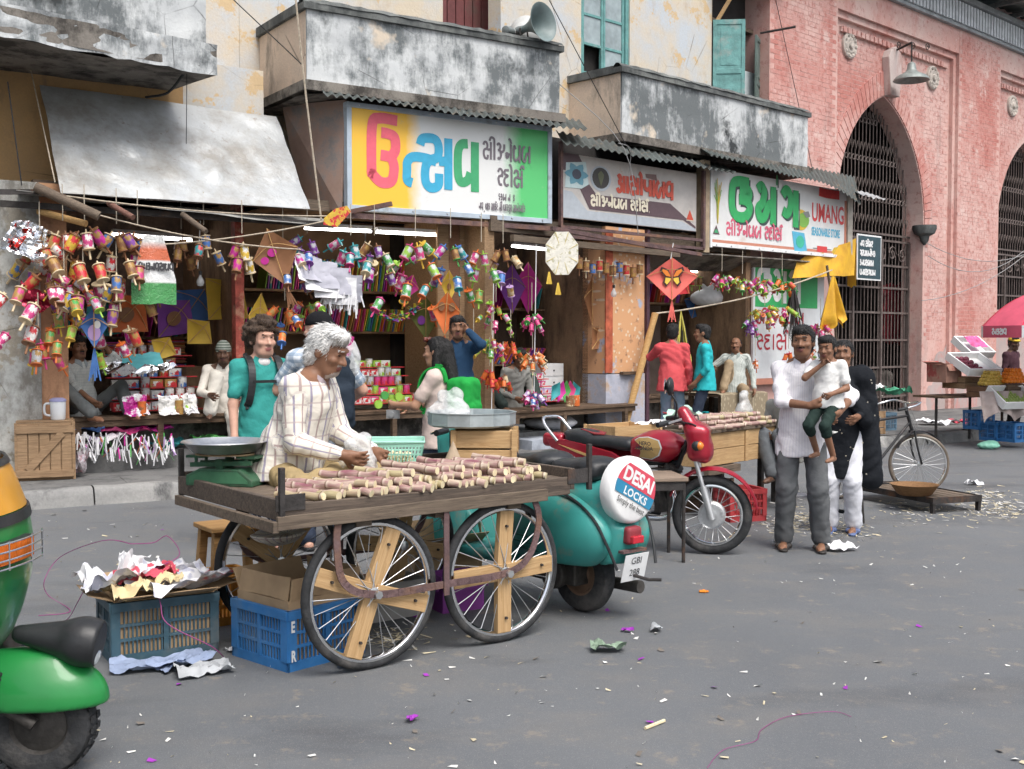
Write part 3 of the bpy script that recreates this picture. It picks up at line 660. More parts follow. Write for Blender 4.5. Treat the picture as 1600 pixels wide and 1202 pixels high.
def gate(arch,name,label,s_from=None):
 cx,hw,zs,za=arch;g=thing(name,label,'gate',C.M@place((cx,YW+.32,0)));h=za-zs;Rr=(hw*hw+h*h)/(2*hw)
 def top(x):c=-hw+Rr if x<0 else hw-Rr;return zs+math.sqrt(max(0,Rr*Rr-(x-c)**2))
 n=25;bars=[]
 for i in range(1,n):
  x=-hw+2*hw*i/n;b=MB();b.cyl((x,0,-.05),(x,0,top(x)),.011,n=6);b.build('bar',GATEI,g)
  bars.append(x)
 for z in(.35,.95,1.5,2.05,2.55,3.0,3.5,3.62):
  b=MB();b.box(-hw,hw,-.03,.0,z-.02,z+.02);b.build('rail',GATEI,g)
 for x in(-hw+.02,-.55,.55,hw-.02):b=MB();b.box(x-.03,x+.03,-.05,.02,-.05,3.5);b.build('stile',GATEI,g)
 for i in range(1,n-1):
  x=(bars[i]+bars[i-1])/2
  for z in(3.05+1.25,3.05+2.0,3.05+2.75):
   if z+.3<top(x):b=MB();b.torus((x,-.005,z),.05,.011,10,5,T=Matrix.Rotation(PI/2,4,'X'));b.build('ring',GATEI,g)
 for z in(3.85,4.55,5.25,5.85):
  pts=[(x,-.012,z+(.12 if k%2 else-.05))for k,x in enumerate([-hw+2*hw*i/(n*2)for i in range(n*2+1)])if z+.1<top(x)]
  if len(pts)>2:b=MB();b.tube(pts,.012,5);b.build('zigzag',GATEI,g)
 for i in range(8):
  x0=-hw+.22+i*(2*hw-.4)/7.3;b=MB();b.tube([(x0+(.17-t*.011)*math.cos(t*.75+i%2*PI),-.02,3.25+(.17-t*.011)*math.sin(t*.75+i%2*PI))for t in range(14)],.015,5);b.build('scroll',GATEI,g)
 return g
gate(ARC[0],'iron_gate','tall iron grille gate with rings and scrolls in the full pointed arch')
gate(ARC[1],'iron_gate','iron grille behind the second arch, above the fruit stall')
for k,(cx,hw,zs,za)in enumerate(ARC):
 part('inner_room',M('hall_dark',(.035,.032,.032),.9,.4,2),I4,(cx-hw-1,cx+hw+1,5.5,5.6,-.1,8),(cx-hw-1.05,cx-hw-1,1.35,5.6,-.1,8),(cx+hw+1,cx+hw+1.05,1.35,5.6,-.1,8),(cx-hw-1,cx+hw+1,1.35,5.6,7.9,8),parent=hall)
part('low_wall',PINK_BASE,I4,(15.2,18.7,1.0,1.15,-.1,2.2),parent=hall)
# lettering: painted strokes
BARR=[(.0,1),(.0,0)]
GL={'ra':([[(.04,.78),(.14,.95),(.32,.97),(.42,.82),(.34,.62),(.14,.48),(.08,.3),(.2,.12),(.4,.02)]],.5),'sa':([[(.04,.80),(.14,.96),(.32,.96),(.42,.8),(.36,.62),(.12,.52),(.08,.28),(.2,.08),(.42,.06),(.46,.26)],[(.36,.6),(.52,.56),(.72,.6)],[(.74,1),(.74,0)]],.95),'hs':([[(.04,.80),(.14,.96),(.32,.96),(.42,.8),(.34,.62),(.1,.52),(.1,.28),(.22,.08),(.4,.1)],[(.34,.6),(.5,.58)]],.52),'va':([[(.5,.97),(.24,.95),(.08,.74),(.06,.45),(.2,.24),(.42,.26),(.58,.42)],[(.62,1),(.62,-.06)]],.84),'la':([[(.3,.97),(.1,.76),(.05,.4),(.18,.1),(.34,.1),(.42,.36),(.52,.56),(.72,.5)],[(.76,1),(.76,0)]],.96),'ba':([[(.26,.74),(.1,.92),(.08,.34),(.22,.1),(.44,.18),(.6,.36)],[(.64,1),(.64,0)]],.84),'na':([[(.05,.38),(.12,.22),(.26,.26),(.24,.42),(.1,.46),(.05,.38)],[(.24,.38),(.5,.42)],[(.52,1),(.52,0)]],.72),'e':([[(-.42,1.3),(-.26,1.22),(-.16,1.02)]],0),'ii':([[(.12,0),(.12,1),(.05,1.22),(-.2,1.26),(-.34,1.06)]],.32),'aa':([[(.12,1),(.12,0)]],.32),'o':([[(.12,1),(.12,0)],[(-.1,1.3),(.04,1.2),(.12,1.0)]],.32),'rf':([[(-.36,1.06),(-.22,1.24),(-.08,1.22),(-.02,1.08)]],0),'ta':([[(.5,.95),(.14,.92),(.12,.72),(.4,.62),(.14,.48),(.08,.24),(.24,.06),(.48,.12)]],.62),'jha':([[(.05,.86),(.22,.97),(.38,.84),(.3,.64),(.14,.58)],[(.3,.6),(.44,.38),(.32,.12),(.1,.16)],[(.4,.5),(.58,.52),(.72,.66),(.74,.95)]],.86),'u':([[(.72,1),(.3,1),(.1,.86),(.08,.3),(.26,.06),(.56,.06),(.74,.24),(.72,.42),(.54,.52),(.34,.52)],[(.54,.52),(.72,.64),(.68,.8),(.36,.8)]],.9),'ma':([[(.06,.86),(.2,.97),(.32,.8),(.24,.5),(.08,.34),(.16,.1),(.34,.14),(.5,.46),(.66,.5)],[(.68,1),(.68,-.06)]],.9),'dot':([[(-.2,1.2),(-.16,1.2)]],0),'ga':([[(.06,.8),(.2,.97),(.38,.84),(.4,.52),(.26,.3),(.08,.38)],[(.62,1),(.62,-.06)]],.84),'a':([[(.08,.86),(.24,.97),(.36,.82),(.22,.6),(.1,.56)],[(.22,.58),(.42,.42),(.36,.14),(.16,.08),(.04,.26)],[(.4,.46),(.62,.46)],[(.64,1),(.64,0)]],.84),'pa':([[(.1,.97),(.1,.56),(.26,.38),(.46,.42),(.58,.54)],[(.62,1),(.62,0)]],.82),'tah':([[(.08,.02),(.06,.46),(.24,.74),(.5,.68)]],.52),'ka':([[(.08,.84),(.24,.95),(.36,.8),(.24,.62),(.1,.56),(.34,.48),(.4,.24),(.24,.06),(.08,.2)],[(.36,.5),(.56,.56)]],.64),'sha':([[(.08,.9),(.2,.7),(.1,.5),(.24,.3),(.3,.1)],[(.62,1),(.62,0)]],.8),'da':([[(.4,.95),(.1,.88),(.1,.6),(.36,.56),(.34,.3),(.12,.28),(.3,.02)]],.52),'kc':([[(.2,-.12),(.34,-.26),(.16,-.34)]],0),'sp':([],.4),'pt':([[(.06,.02),(.1,.02)]],.26),'three':([[(.06,.86),(.3,.92),(.34,.66),(.14,.52),(.38,.4),(.3,.08),(.06,.16)]],.5),}
def stroke(b,pts,wd,T,z,m=0,smooth=5):
 P=spline([(p[0],p[1],0)for p in pts],smooth)if len(pts)>2 else[Vector((p[0],p[1],0))for p in pts]
 L=[];Rr=[]
 for i,p in enumerate(P):
  d=(P[min(i+1,len(P)-1)]-P[max(i-1,0)]);d=d.normalized()if d.length>1e-9 else Vector((1,0,0));nn=Vector((-d.y,d.x,0))*wd/2
  L.append(T@(p+nn+Vector((0,0,z))));Rr.append(T@(p-nn+Vector((0,0,z))))
 n=len(P);b.add(L+Rr,[(i,i+1,n+i+1,n+i)for i in range(n-1)],m)
def word(b,T,letters,h,wd,x=0,y=0,asp=1,gap=.0,z0=.004,m=0):
 """draws the letters; T maps sign (x right, y up, z out) to the sign's space; returns end x"""
 k=0
 for g in letters.split():
  st,adv=GL[g]
  for s_ in st:
   stroke(b,[(x+p[0]*h*asp,y+p[1]*h)for p in s_],wd,T,z0+.0006*k,m);k+=1
  x+=(adv+gap*(adv>0))*h*asp
 return x
def latin(txt,size,T,mat,parent,name='lettering',align='LEFT',sx=1,bold=0,shear=0,space=1):
 cu=bpy.data.curves.new(name,'FONT');cu.body=txt;cu.size=size;cu.align_x=align;cu.offset=bold;cu.shear=shear;cu.space_character=space;cu.fill_mode='FRONT';cu.resolution_u=4
 o=bpy.data.objects.new(name,cu);COL.objects.link(o);dg=bpy.context.evaluated_depsgraph_get();me=bpy.data.meshes.new_from_object(o.evaluated_get(dg))
 bpy.data.objects.remove(o);me.materials.clear();me.materials.append(mat);me.name=name
 me.transform(T@Matrix.Scale(sx,4,(1,0,0)));return put(name,me,parent)
UP=Matrix(((1,0,0,0),(0,0,-1,0),(0,1,0,0),(0,0,0,1)))
def paint(nm,c,**k):return M('sign_'+nm,c,.45,.08,12,**k)
def letters(parent,mat,T,*ws,name='lettering',**k):
 b=MB()
 for w in ws:word(b,T,*w[:1],**{**k,**w[1]})
 return b.build(name,mat,parent)
def patch(parent,mat,T,poly,z,name='patch',h=.0015):b=MB();b.prism(poly,z,z+h,T=T);return b.build(name,mat,parent)
def circ(cx,cy,r,n=24,ry=None):return[(cx+r*math.cos(2*PI*i/n),cy+(ry or r)*math.sin(2*PI*i/n))for i in range(n)]
s0=A.P(541,240,.1)[0];s1=A.P(861,280,.1)[0];z0,z1=3.0,4.23;w1,h1=s1-s0,z1-z0
sg=thing('shop_sign','wide yellow, white and green painted shop sign with big coloured letters','sign',A.M@place((s0,-.1,z0)))
t=NT('sign_yellow_white_green');sx=t.n.new('ShaderNodeSeparateXYZ');t.l.new(t.tc,sx.inputs[0]);X_=t.math('ADD',sx.outputs[0],t.math('MULTIPLY',t.math('SUBTRACT',t.noise(7,5),.5),.12))
c=t.mix(t.rng(X_,.27*w1,.34*w1),(.86,.50,.05),(.72,.73,.72));c=t.mix(t.rng(X_,.74*w1,.84*w1),c,(.10,.52,.17));c=t.mix(t.rng(t.noise(8,8,.7),.62,.74,0,.35),c,(.45,.42,.36))
t.col(c).set(Roughness=.4)
b=MB();b.box(.06,w1-.06,-.005,.06,.06,h1-.06);b.build('panel',t.m,sg)
FR=M('sign_frame_blue_grey',(.42,.49,.56),.5,.15,5,dirt=(.25,.26,.27),dlo=.58,dhi=.72)
for q in((0,w1,0,.06),(0,w1,h1-.06,h1),(0,.06,.06,h1-.06),(w1-.06,w1,.06,h1-.06)):b=MB();b.box(q[0],q[1],-.025,.08,q[2],q[3]);b.build('frame',FR,sg,bev=.004)
for i in range(12):b=MB();b.ball((.15+i*(w1-.3)/11,-.027,.03 if i%2 else h1-.03),.012,6,4);b.build('bolt',STEEL,sg)
T1=Matrix.Translation((0,-.006,0))@UP;u1=w1/1560;v1=h1/800
def g1(parent,mat,*sts,wd=.19):
 """strokes traced in sign units (x 0..1560, y down 0..800)"""
 b=MB()
 for k,s_ in enumerate(sts):stroke(b,[(p[0]*u1,h1-p[1]*v1)for p in s_],wd,T1,.003+.0007*k,0,6)
 return b.build('letter',mat,parent)
PKR=paint('pink_red',(.78,.13,.18));CYN=paint('cyan',(.05,.37,.58));GRN=paint('green',(.06,.36,.16));GRY=paint('grey_ink',(.17,.15,.17))
g1(sg,PKR,[(355,100),(230,95),(178,150),(172,480),(180,520),(240,575),(310,560),(330,480),(325,420),(300,380),(235,370)],[(310,378),(340,320),(335,230),(290,205),(240,200)],wd=.125)
g1(sg,CYN,[(462,560),(425,540),(424,460),(428,400),(470,360),(560,360),(640,380)],[(520,262),(540,212),(620,205),(655,250),(650,340),(590,375),(560,430),(560,540),(600,585),(655,560),(660,470)],[(660,372),(740,372)],[(730,190),(730,590)],wd=.115)
g1(sg,GRN,[(880,215),(830,225),(805,290),(805,460),(830,520),(880,500),(900,440)],[(935,195),(935,590)],wd=.115)
U=dict(z0=.003)
letters(sg,GRY,T1,('sa ii jha na e ba la',dict(h=.215,wd=.03,x=.64*w1,y=.60*h1,asp=.72)),('hs ta o sa rf',dict(h=.215,wd=.03,x=.715*w1,y=.345*h1,asp=.76)),**U)
letters(sg,GRY,T1,('da kc ka aa na sp na dot pt sp three',dict(h=.085,wd=.012,x=.72*w1,y=.20*h1,asp=.62)),('na ya kc pt sp sha aa ka sp ma aa ka e rf ta sp na ii sp ba aa ja kc ma aa sp ma aa na e ka ma o ka pt'.replace('ya','va').replace('ja','jha'),dict(h=.085,wd=.011,x=.62*w1,y=.095*h1,asp=.47)),**U)
b=MB();p0=A.L(441,165,-.75);p1=A.L(540,156,.05);p2=A.L(532,330,.05);p3=A.L(470,322,-.7)
b.add([p0,p1,p2,p3,p0+Vector((.03,.02,0)),p1+Vector((.03,.02,0)),p2+Vector((.03,.02,0)),p3+Vector((.03,.02,0))],[(0,1,2,3),(7,6,5,4),(0,4,5,1),(1,5,6,2),(2,6,7,3),(3,7,4,0)])
o=b.build('plywood_panel',M('stained_plywood',(.33,.225,.18),.8,.2,3,.1,dirt=(.22,.20,.19),dlo=.48,dhi=.65));o.matrix_basis=A.M;tag(o,'brown stained plywood side panel left of the yellow sign','panel')
b=MB();b.bar((-.05,.02,-.06),(w1+.02,.02,-.06),.05,.06);b.bar((.05,-.02,-.02),(.4,-.35,.06),.05,.05);b.build('rail',RUST,sg)
s0=C.P(879,300,.05)[0];s1=C.P(1088,320,.05)[0];z0,z1=3.1,3.94;w2_,h2=s1-s0,z1-z0
sg=thing('shop_sign','rusty white shop sign with red and cream letters in a dark open frame','sign',C.M@place((s0,-.05,z0)))
b=MB();b.box(0,w2_,0,.04,0,h2);b.build('panel',M('sign_dull_white',(.52,.49,.46),.5,.12,5,dirt=(.42,.27,.17),dscale=5,dlo=.6,dhi=.74),sg)
T2=UP.copy();u2=w2_/1430;v2=h2/750
def pp(*pts):return[(x*u2,h2-y*v2)for x,y in pts]
BRN=paint('plum',(.115,.075,.085));SIL=paint('silver',(.42,.46,.50));RED2=paint('rust_red',(.55,.085,.05));CRM=paint('cream',(.72,.66,.52))
patch(sg,SIL,T2,pp((0,430),(90,440),(240,640),(1260,640),(1420,720),(1420,745),(0,745)),.001)
patch(sg,BRN,T2,pp((160,380),(230,290),(330,440),(1120,430),(1420,690),(1420,715),(1270,620),(260,620)),.003)
patch(sg,BRN,T2,pp((0,0),(150,0),(200,110),(120,200),(0,200)),.002)
patch(sg,paint('paper_pale',(.50,.62,.62)),T2,pp((30,110),(220,70),(250,330),(180,390),(20,400)),.005);patch(sg,paint('flower_blue',(.14,.32,.40)),T2,[(x,y)for i in range(24)for x,y in[((130+(95+22*math.cos(i*PI/2))*math.cos(i*PI/12))*u2,h2-(230+(115+26*math.cos(i*PI/2))*math.sin(i*PI/12))*v2)]],.0075)
patch(sg,paint('flower_dark',(.07,.075,.10)),T2,circ(130*u2,h2-230*v2,45*u2,12,60*v2),.0095)
patch(sg,SIL,T2,circ(370*u2,h2-240*v2,105*u2,24,150*v2),.003);patch(sg,paint('medal_dark',(.06,.055,.05)),T2,circ(370*u2,h2-235*v2,85*u2,24,125*v2),.006);patch(sg,paint('medal_leaf',(.13,.14,.08)),T2,[(370*u2+x,h2-235*v2+y)for x,y in((0,-.11),(.05,0),(.06,.05),(0,.1),(-.06,.05),(-.05,0))],.009)
patch(sg,paint('plum_chip',(.20,.12,.11)),T2,pp((840,100),(960,90),(970,165),(850,150)),.002)
letters(sg,RED2,T2,('a aa sa o pa aa la va',dict(h=.235,wd=.062,x=.375*w2_,y=.50*h2,asp=.98)),z0=.004)
letters(sg,CRM,T2,('sa ii jha na e ba la sp hs ta o sa rf pt',dict(h=.135,wd=.036,x=.19*w2_,y=.235*h2,asp=1.17)),z0=.006)
patch(sg,RED2,T2,pp((1350,480),(1395,610),(1310,610)),.003);patch(sg,CRM,T2,pp((1305,612),(1400,612),(1395,622),(1310,622)),.005)
for q in((-.12,-.08,-.25,h2+.12),(w2_+.06,w2_+.11,-.25,h2+.05)):b=MB();b.box(q[0],q[1],-.09,-.04,q[2],q[3]);b.build('frame',RUST,sg)
for z in(-.25,-.13):b=MB();b.bar((-.12,-.06,z),(w2_+.11,-.06,z),.04,.04);b.build('frame',RUST,sg)
b=MB();b.box(-.1,w2_+.3,.5,.55,-.3,h2+.3);b.build('backing',DARK,sg)
s0=C.P(1111,330,.1)[0];s1=C.P(1330,350,.1)[0];z0,z1=2.9,4.05;w3,h3=s1-s0,z1-z0
sg=thing('shop_sign','white shop sign with big green letters, a blue kite and red capitals','sign',C.M@place((s0,-.1,z0)))
b=MB();b.box(0,w3-.16,0,.05,.05,h3);b.build('panel',M('sign_clean_white',(.70,.71,.70),.45,.06,4,dirt=(.60,.52,.48),dscale=2,dlo=.56,dhi=.75),sg)
for q,mt in(((0,w3-.16,0,.045),WHITEPAINT),((w3-.158,w3,0,h3),M('sign_post_tan',(.40,.37,.32),.6,.25)),((-.05,-.003,-.02,h3),WHITEPAINT)):b=MB();b.box(q[0],q[1],-.03,.06,q[2],q[3]);b.build('frame',mt,sg)
b=MB();b.box(-.2,-.06,-.02,.12,-.1,h3+.1);b.build('frame',M('tan_side',(.36,.28,.19),.7,.3),sg)
T3=UP.copy();u3=(w3-.16)/1370;v3=h3/820
def p3_(*pts):return[(x*u3,h3-y*v3)for x,y in pts]
SAL=paint('salmon',(.52,.22,.15));GR3=paint('bright_green',(.04,.38,.12));DKS=paint('dark_shade',(.05,.075,.07));RD3=paint('signal_red',(.62,.06,.06));RSE=paint('rose',(.62,.12,.19));BLU=paint('sky_blue',(.10,.42,.60))
patch(sg,SAL,T3,p3_((0,745),(1370,745),(1370,775),(0,775)),.001);patch(sg,SAL,T3,p3_((1345,120),(1370,120),(1370,745),(1345,745)),.001)
b=MB()
for dx,mt in((.05,DKS),(0,GR3)):
 bb=MB();word(bb,T3,'u ma dot ga',h=.56,wd=.16,x=.115*w3+dx*.9,y=.40*h3-dx*.7,asp=1.22,gap=.1,z0=.003 if dx else .009);bb.build('letter',mt,sg)
letters(sg,RSE,T3,('sa ii jha na e ba la sp hs ta o sa rf',dict(h=.19,wd=.036,x=.095*w3,y=.165*h3,asp=1.05)),z0=.003)
latin('UMANG',.42,T3@Matrix.Translation((.685*w3,.50*h3,.004)),RD3,sg,sx=.66,bold=.008);latin('SEASONABLE STORE',.185,T3@Matrix.Translation((.685*w3,.295*h3,.004)),BLU,sg,sx=.52,bold=.006)
b=MB();stroke(b,[(.74*w3,.93*h3),(.80*w3,.915*h3),(.90*w3,.92*h3)],.15,T3,.003,0,6);b.build('painted_bar',RD3,sg)
patch(sg,BLU,T3,p3_((770,560),(900,570),(930,770),(800,800)),.004,'painted_kite');patch(sg,paint('kite_green',(.06,.45,.30)),T3,circ(855*u3,h3-675*v3,.12,16,.1),.007,'painted_kite')
GLD=paint('gold',(.62,.42,.05));patch(sg,GLD,T3,circ(860*u3,h3-420*v3,.24,18,.17),.003,'painted_bird');patch(sg,paint('leaf',(.20,.42,.08)),T3,circ(890*u3,h3-420*v3,.17,14,.12),.005,'painted_bird');patch(sg,paint('bird_grey',(.22,.23,.23)),T3,p3_((760,300),(850,320),(840,430),(800,540),(790,430)),.0075,'painted_bird');patch(sg,paint('bird_grey',(.22,.23,.23)),T3,p3_((880,330),(940,310),(960,370),(920,390)),.0075,'painted_bird')
patch(sg,RD3,T3,p3_((1040,700),(1150,700),(1150,770),(1040,770)),.004,'painted_spool');patch(sg,DKS,T3,p3_((995,728),(1200,728),(1200,735),(995,735)),.003,'painted_spool');patch(sg,GR3,T3,p3_((1270,690),(1320,670),(1320,710),(1280,725)),.004,'painted_broom');patch(sg,GLD,T3,p3_((1200,760),(1230,700),(1275,690),(1285,725),(1240,780)),.003,'painted_broom')
patch(sg,BRN,T3,p3_((45,590),(75,690),(15,690)),.003,'painted_cone');patch(sg,GRN,T3,p3_((38,640),(52,640),(64,675),(26,675)),.005,'painted_cone')
for i in range(14):b=MB();stroke(b,[(.04*w3,.30*h3),(.04*w3+.02*math.sin(i),.5*h3),(.04*w3+.09*math.sin(i*2.4),(.62+.02*i)*h3)],.014,T3,.003+.0006*i);b.build('painted_sparks',GLD if i%2 else paint('leaf',(.2,.42,.08)),sg)
for i in range(11):b=MB();b.ball((.1+i*(w3-.3)/10,-.032,.022),.012,6,4);b.build('bolt',STEEL,sg)
b=MB()
for i in range(9):word(b,Matrix.Translation((0,-.004,0))@UP@Matrix.Translation((.1+.055*i,.08,0))@Matrix.Rotation(PI/2,4,'Z'),('sa ka na va la ma ba pa ga ra aa ii'.split()*3)[i:i+1][0]+' '+' '.join(('na la sa ka va ma ra ga'.split()*2)[i:i+5]),h=.05 if i!=1 else .09,wd=.012,asp=1.2)
b.build('lettering',paint('notice_blue',(.06,.25,.38)),nb)
s0,z0=C.P(1176,592,-.2);s1=C.P(1286,590,-.2)[0];z1=C.P(1230,408,-.2)[1];w4=s1-s0;h4=z1-z0
sg=thing('painted_board','tall white painted board with green top letters beside the last kite shop','sign',C.M@place((s0,.2,z0)))
b=MB();b.box(0,w4,0,.04,0,h4);b.build('panel',M('board_white',(.66,.69,.71),.5,.1,3),sg);b=MB();b.box(-.02,w4+.02,-.02,.05,-.1,-.003);b.build('frame',SAL,sg)
patch(sg,GR3,UP,[(.05,h4*.60),(w4*.9,h4*.60),(w4*.9,h4*.97),(.05,h4*.97)],.001,'painted_band');bb=MB();word(bb,UP,'u ma dot ga',h=h4*.26,wd=.1,x=.1,y=h4*.65,asp=1.0,z0=.004);bb.build('lettering',WHITEPAINT,sg)
bb=MB();word(bb,UP,'sa ii jha na e ba la',h=h4*.1,wd=.035,x=.06,y=h4*.46,asp=1.6,z0=.004);word(bb,UP,'hs ta aa sa rf',h=h4*.13,wd=.035,x=.10,y=h4*.24,asp=1.5,z0=.004);bb.build('lettering',paint('crimson',(.42,.03,.05)),sg)
# metal sheets and tin roofs
P_=[A.L(62,133,-.55),A.L(431,184,-.6),A.L(95,302,.38),A.L(484,328,.38)]
b=MB()
def awn(u,v):
 p=P_[0].lerp(P_[1],u).lerp(P_[2].lerp(P_[3],u),v);e=min(1,6*v*(1-v)+.25)
 return p+Vector((0,-.03,.03))*(fbm(u*5,v*3,1)*.7+.8*math.exp(-((v-.62)*9+math.sin(u*9))**2)*vnoise(u*11,v*3,5))*e
b.sheet(awn,90,40,thick=.006);o=b.build('metal_awning',ALU,smooth=50);o.matrix_basis=A.M;tag(o,'dented silver sheet metal awning over the leftmost kite shop','awning')
def tin(name,label,Pl,q0,q1,q2,q3,waves,amp=.018,mat=None,droop=0,thick=.004):
 """q0,q1 back edge, q2,q3 front edge in plane coordinates"""
 a0,a1,a2,a3=Pl.L(*q0),Pl.L(*q1),Pl.L(*q2),Pl.L(*q3);b=MB()
 b.sheet(lambda u,v:a0.lerp(a1,u).lerp(a2.lerp(a3,u),v)+Vector((0,0,amp*math.cos(u*waves*2*PI)-droop*max(0,u-.7)**2*10*v+.02*vnoise(u*6,v*2,4))),waves*6,4,thick=thick)
 o=b.build(name,mat or CORR,smooth=60);o.matrix_basis=Pl.M;return tag(o,label,'roof')
tin('tin_roof','corrugated tin strip between the first balcony and the yellow sign',A,(500,128,-.3),(905,188,-.3),(505,150,.30),(918,203,.42),34)
tin('tin_roof','corrugated tin strip above the rusty white sign',C,(868,205,-.1),(1130,258,-.1),(880,226,.38),(1150,270,.4),26)
tin('tin_roof','corrugated tin roof drooping over the white and green sign',C,(1085,226,-.2),(1335,276,-.2),(1108,243,.42),(1345,300,.45),34,droop=.25)
o=tin('tin_corner','bent pale tin corner sticking out beyond the white sign',C,(1330,296,.0),(1370,306,.0),(1345,306,.5),(1384,312,.4),5,.012,M('pale_tin',(.55,.58,.60),.45,.15,8,metal=.4))
tin('tin_roof','flat grey tin strip below the dented awning',A,(30,305,-.1),(545,345,-.1),(25,300,.52),(470,350,.45),2,.006,M('grey_strip',(.36,.36,.34),.6,.3,6,.2,metal=.3))
b=MB();b.bar(A.L(0,318,.35),A.L(520,352,.35),.05,.06);b.bar(A.L(0,300,.5),A.L(60,300,.5),.03,.05);o=b.build('awning_beam',IRON);o.matrix_basis=A.M;tag(o,'dark iron beam under the leftmost awning','beam')
b=MB();b.bar(C.L(862,357,.35),C.L(1095,398,.35),.05,.05);o=b.build('awning_beam',RUST);o.matrix_basis=C.M;tag(o,'rusty pipe rail running under the rusty white sign','beam')
b=MB();b.bar(C.L(800,372,.1),C.L(1060,398,.1),.07,.08);o=b.build('awning_beam',WOOD_OLD);o.matrix_basis=C.M;tag(o,'grey timber beam below the rusty white sign','beam')
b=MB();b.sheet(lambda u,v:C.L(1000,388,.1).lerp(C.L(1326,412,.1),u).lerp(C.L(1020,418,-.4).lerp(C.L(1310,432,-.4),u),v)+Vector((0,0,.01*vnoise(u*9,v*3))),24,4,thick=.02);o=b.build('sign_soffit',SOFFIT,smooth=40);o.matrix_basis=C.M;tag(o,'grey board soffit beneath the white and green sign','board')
for k,(p,q,r,lb)in enumerate((((55,292,.55),(155,338,.75),.05,'thick'),((60,330,.3),(135,350,.6),.035,'thin'),((170,318,.5),(208,340,.8),.03,'short reddish'),((285,335,.5),(322,362,.8),.03,'short grey'))):
 b=MB();b.cyl(A.L(*p),A.L(*q),r,r*.95,10);o=b.build('wooden_pole',[WOOD_OLD,BAMBOO,wood('reddish_pole',(.25,.13,.10)),WOOD_OLD][k],smooth=40);o.matrix_basis=A.M
 tag(o,f'{lb} wooden pole poking out under the dented awning','pole')
def horn(px,py,w,ang,tilt,label,mat):
 p=A.V(px,py,w);T=Matrix.Translation(p)@Matrix.Rotation(R(ang),4,'Z')@Matrix.Rotation(R(tilt),4,'X');o=thing('horn_loudspeaker',label,'loudspeaker',T)
 b=MB();b.lathe([(.045,0),(.05,.06),(.07,.12),(.11,.2),(.18,.28),(.235,.335),(.25,.34),(.24,.33),(.17,.265),(.06,.12)],28,caps=False);b.build('horn',mat,o,smooth=50)
 b=MB();b.lathe([(.02,-.18),(.055,-.17),(.06,-.06),(.05,0)],16);b.build('driver',M('driver_grey',(.16,.18,.18),.5,.2),o,smooth=40)
 b=MB();b.cyl((0,.03,-.05),(0,.03+.0,-.06),.02);b.tube([(-.07,0,.0),(-.08,-.18,.0),(.08,-.18,.0),(.07,0,.0)],.012,6);b.build('bracket',IRON,o)
horn(818,46,-.12,48,84,'grey horn loudspeaker turned sideways on the first balcony',M('horn_grey_green',(.17,.22,.22),.45,.15))
horn(800,50,-.22,150,84,'pale horn loudspeaker facing the street on the first balcony',M('horn_pale',(.52,.53,.52),.45,.15))
def wire(label,pts,r,mat,name='wire',cat='wire',dr=None):
 b=MB();b.tube(spline(pts,5)if len(pts)>2 else(sag(pts[0],pts[1],dr)if dr else pts),r,5);o=b.build(name,mat,smooth=60);return tag(o,label,cat)
BW_=M('black_wire',(.02,.02,.022),.6,.2)
wire('brown rope hanging down over the first balcony to the shop front',[A.V(462,0,.5),A.V(478,150,.5),A.V(502,345,.5)],.011,ROPE,'rope','rope')
wire('thin wire slanting up from the plywood panel to the left',[A.V(365,0,.3),A.V(474,103,.3)],.006,BW_)
wire('thin dark wire slanting from the horn speakers down across the second balcony',[A.V(858,0,.4),C.V(985,240,.5)],.006,BW_)
wire('thin grey wire from the first balcony corner to the rusty sign',[A.V(870,128,.2),C.V(975,232,.5),C.V(997,366,.3)],.006,M('grey_wire',(.3,.3,.3),.6,.1))
wire('second grey wire looping down before the rusty sign',[C.V(966,224,.5),C.V(985,234,.48),C.V(983,278,.3),C.V(990,320,.3)],.005,MATS['grey_wire'])
wire('black cable drooping from the broken balcony corner to the awning',[A.V(295,105,.3),A.V(285,118,.25),A.V(262,145,.1),A.V(228,152,-.3)],.014,BW_,'cable','cable')
wire('black cable end curling up under the left balcony',[A.V(240,112,.2),A.V(290,102,.3),A.V(305,100,.3),A.V(307,109,.3)],.012,BW_,'cable','cable')
wire('thin string from the left balcony down to the awning',[A.V(292,110,.3),A.V(291,225,.35)],.004,BW_,'string','string')
wire('dark wire down the pink wall from the roof',[C.V(1212,0,-.65),C.V(1248,165,-.62),C.V(1270,268,-.3)],.006,BW_)
wire('long wire hanging at the far left of the ochre wall',[A.V(12,128,.4),A.V(34,290,.5)],.006,BW_)
wire('rope holding up the left end of the dented awning',[A.V(46,100,-.5),A.V(86,285,.45)],.006,ROPE,'rope','rope')
for k,(a,b2,d)in enumerate((((1448,380),(1600,398),.25),((1450,400),(1600,392),.4),((1440,470),(1600,400),.2))):wire(['upper','slack middle','lowest'][k]+' wire strung across the pink pillar',[C.V(a[0],a[1],-.6),C.V(b2[0],b2[1],-.6)],.008,MATS['grey_wire'],dr=d)
b=MB();b.cyl(C.V(1188,52,-.7),C.V(1243,42,-.15),.02,n=8);tag(b.build('iron_bracket',IRON,smooth=40),'thin iron bracket sticking out of the pink wall near the shutters','bracket')
q,z=C.P(1370,402,-.6);sg=thing('gate_notice','small dark notice with white lettering hung on the iron gate','sign',C.M@place((q,.75,z),0))
b=MB();b.box(-.42,.42,0,.02,-.4,.4);b.build('panel',M('notice_slate',(.035,.07,.085),.5,.2),sg);b=MB();b.box(-.45,.45,.005,.03,-.43,.43);b.build('frame',WHITEPAINT,sg)
bb=MB()
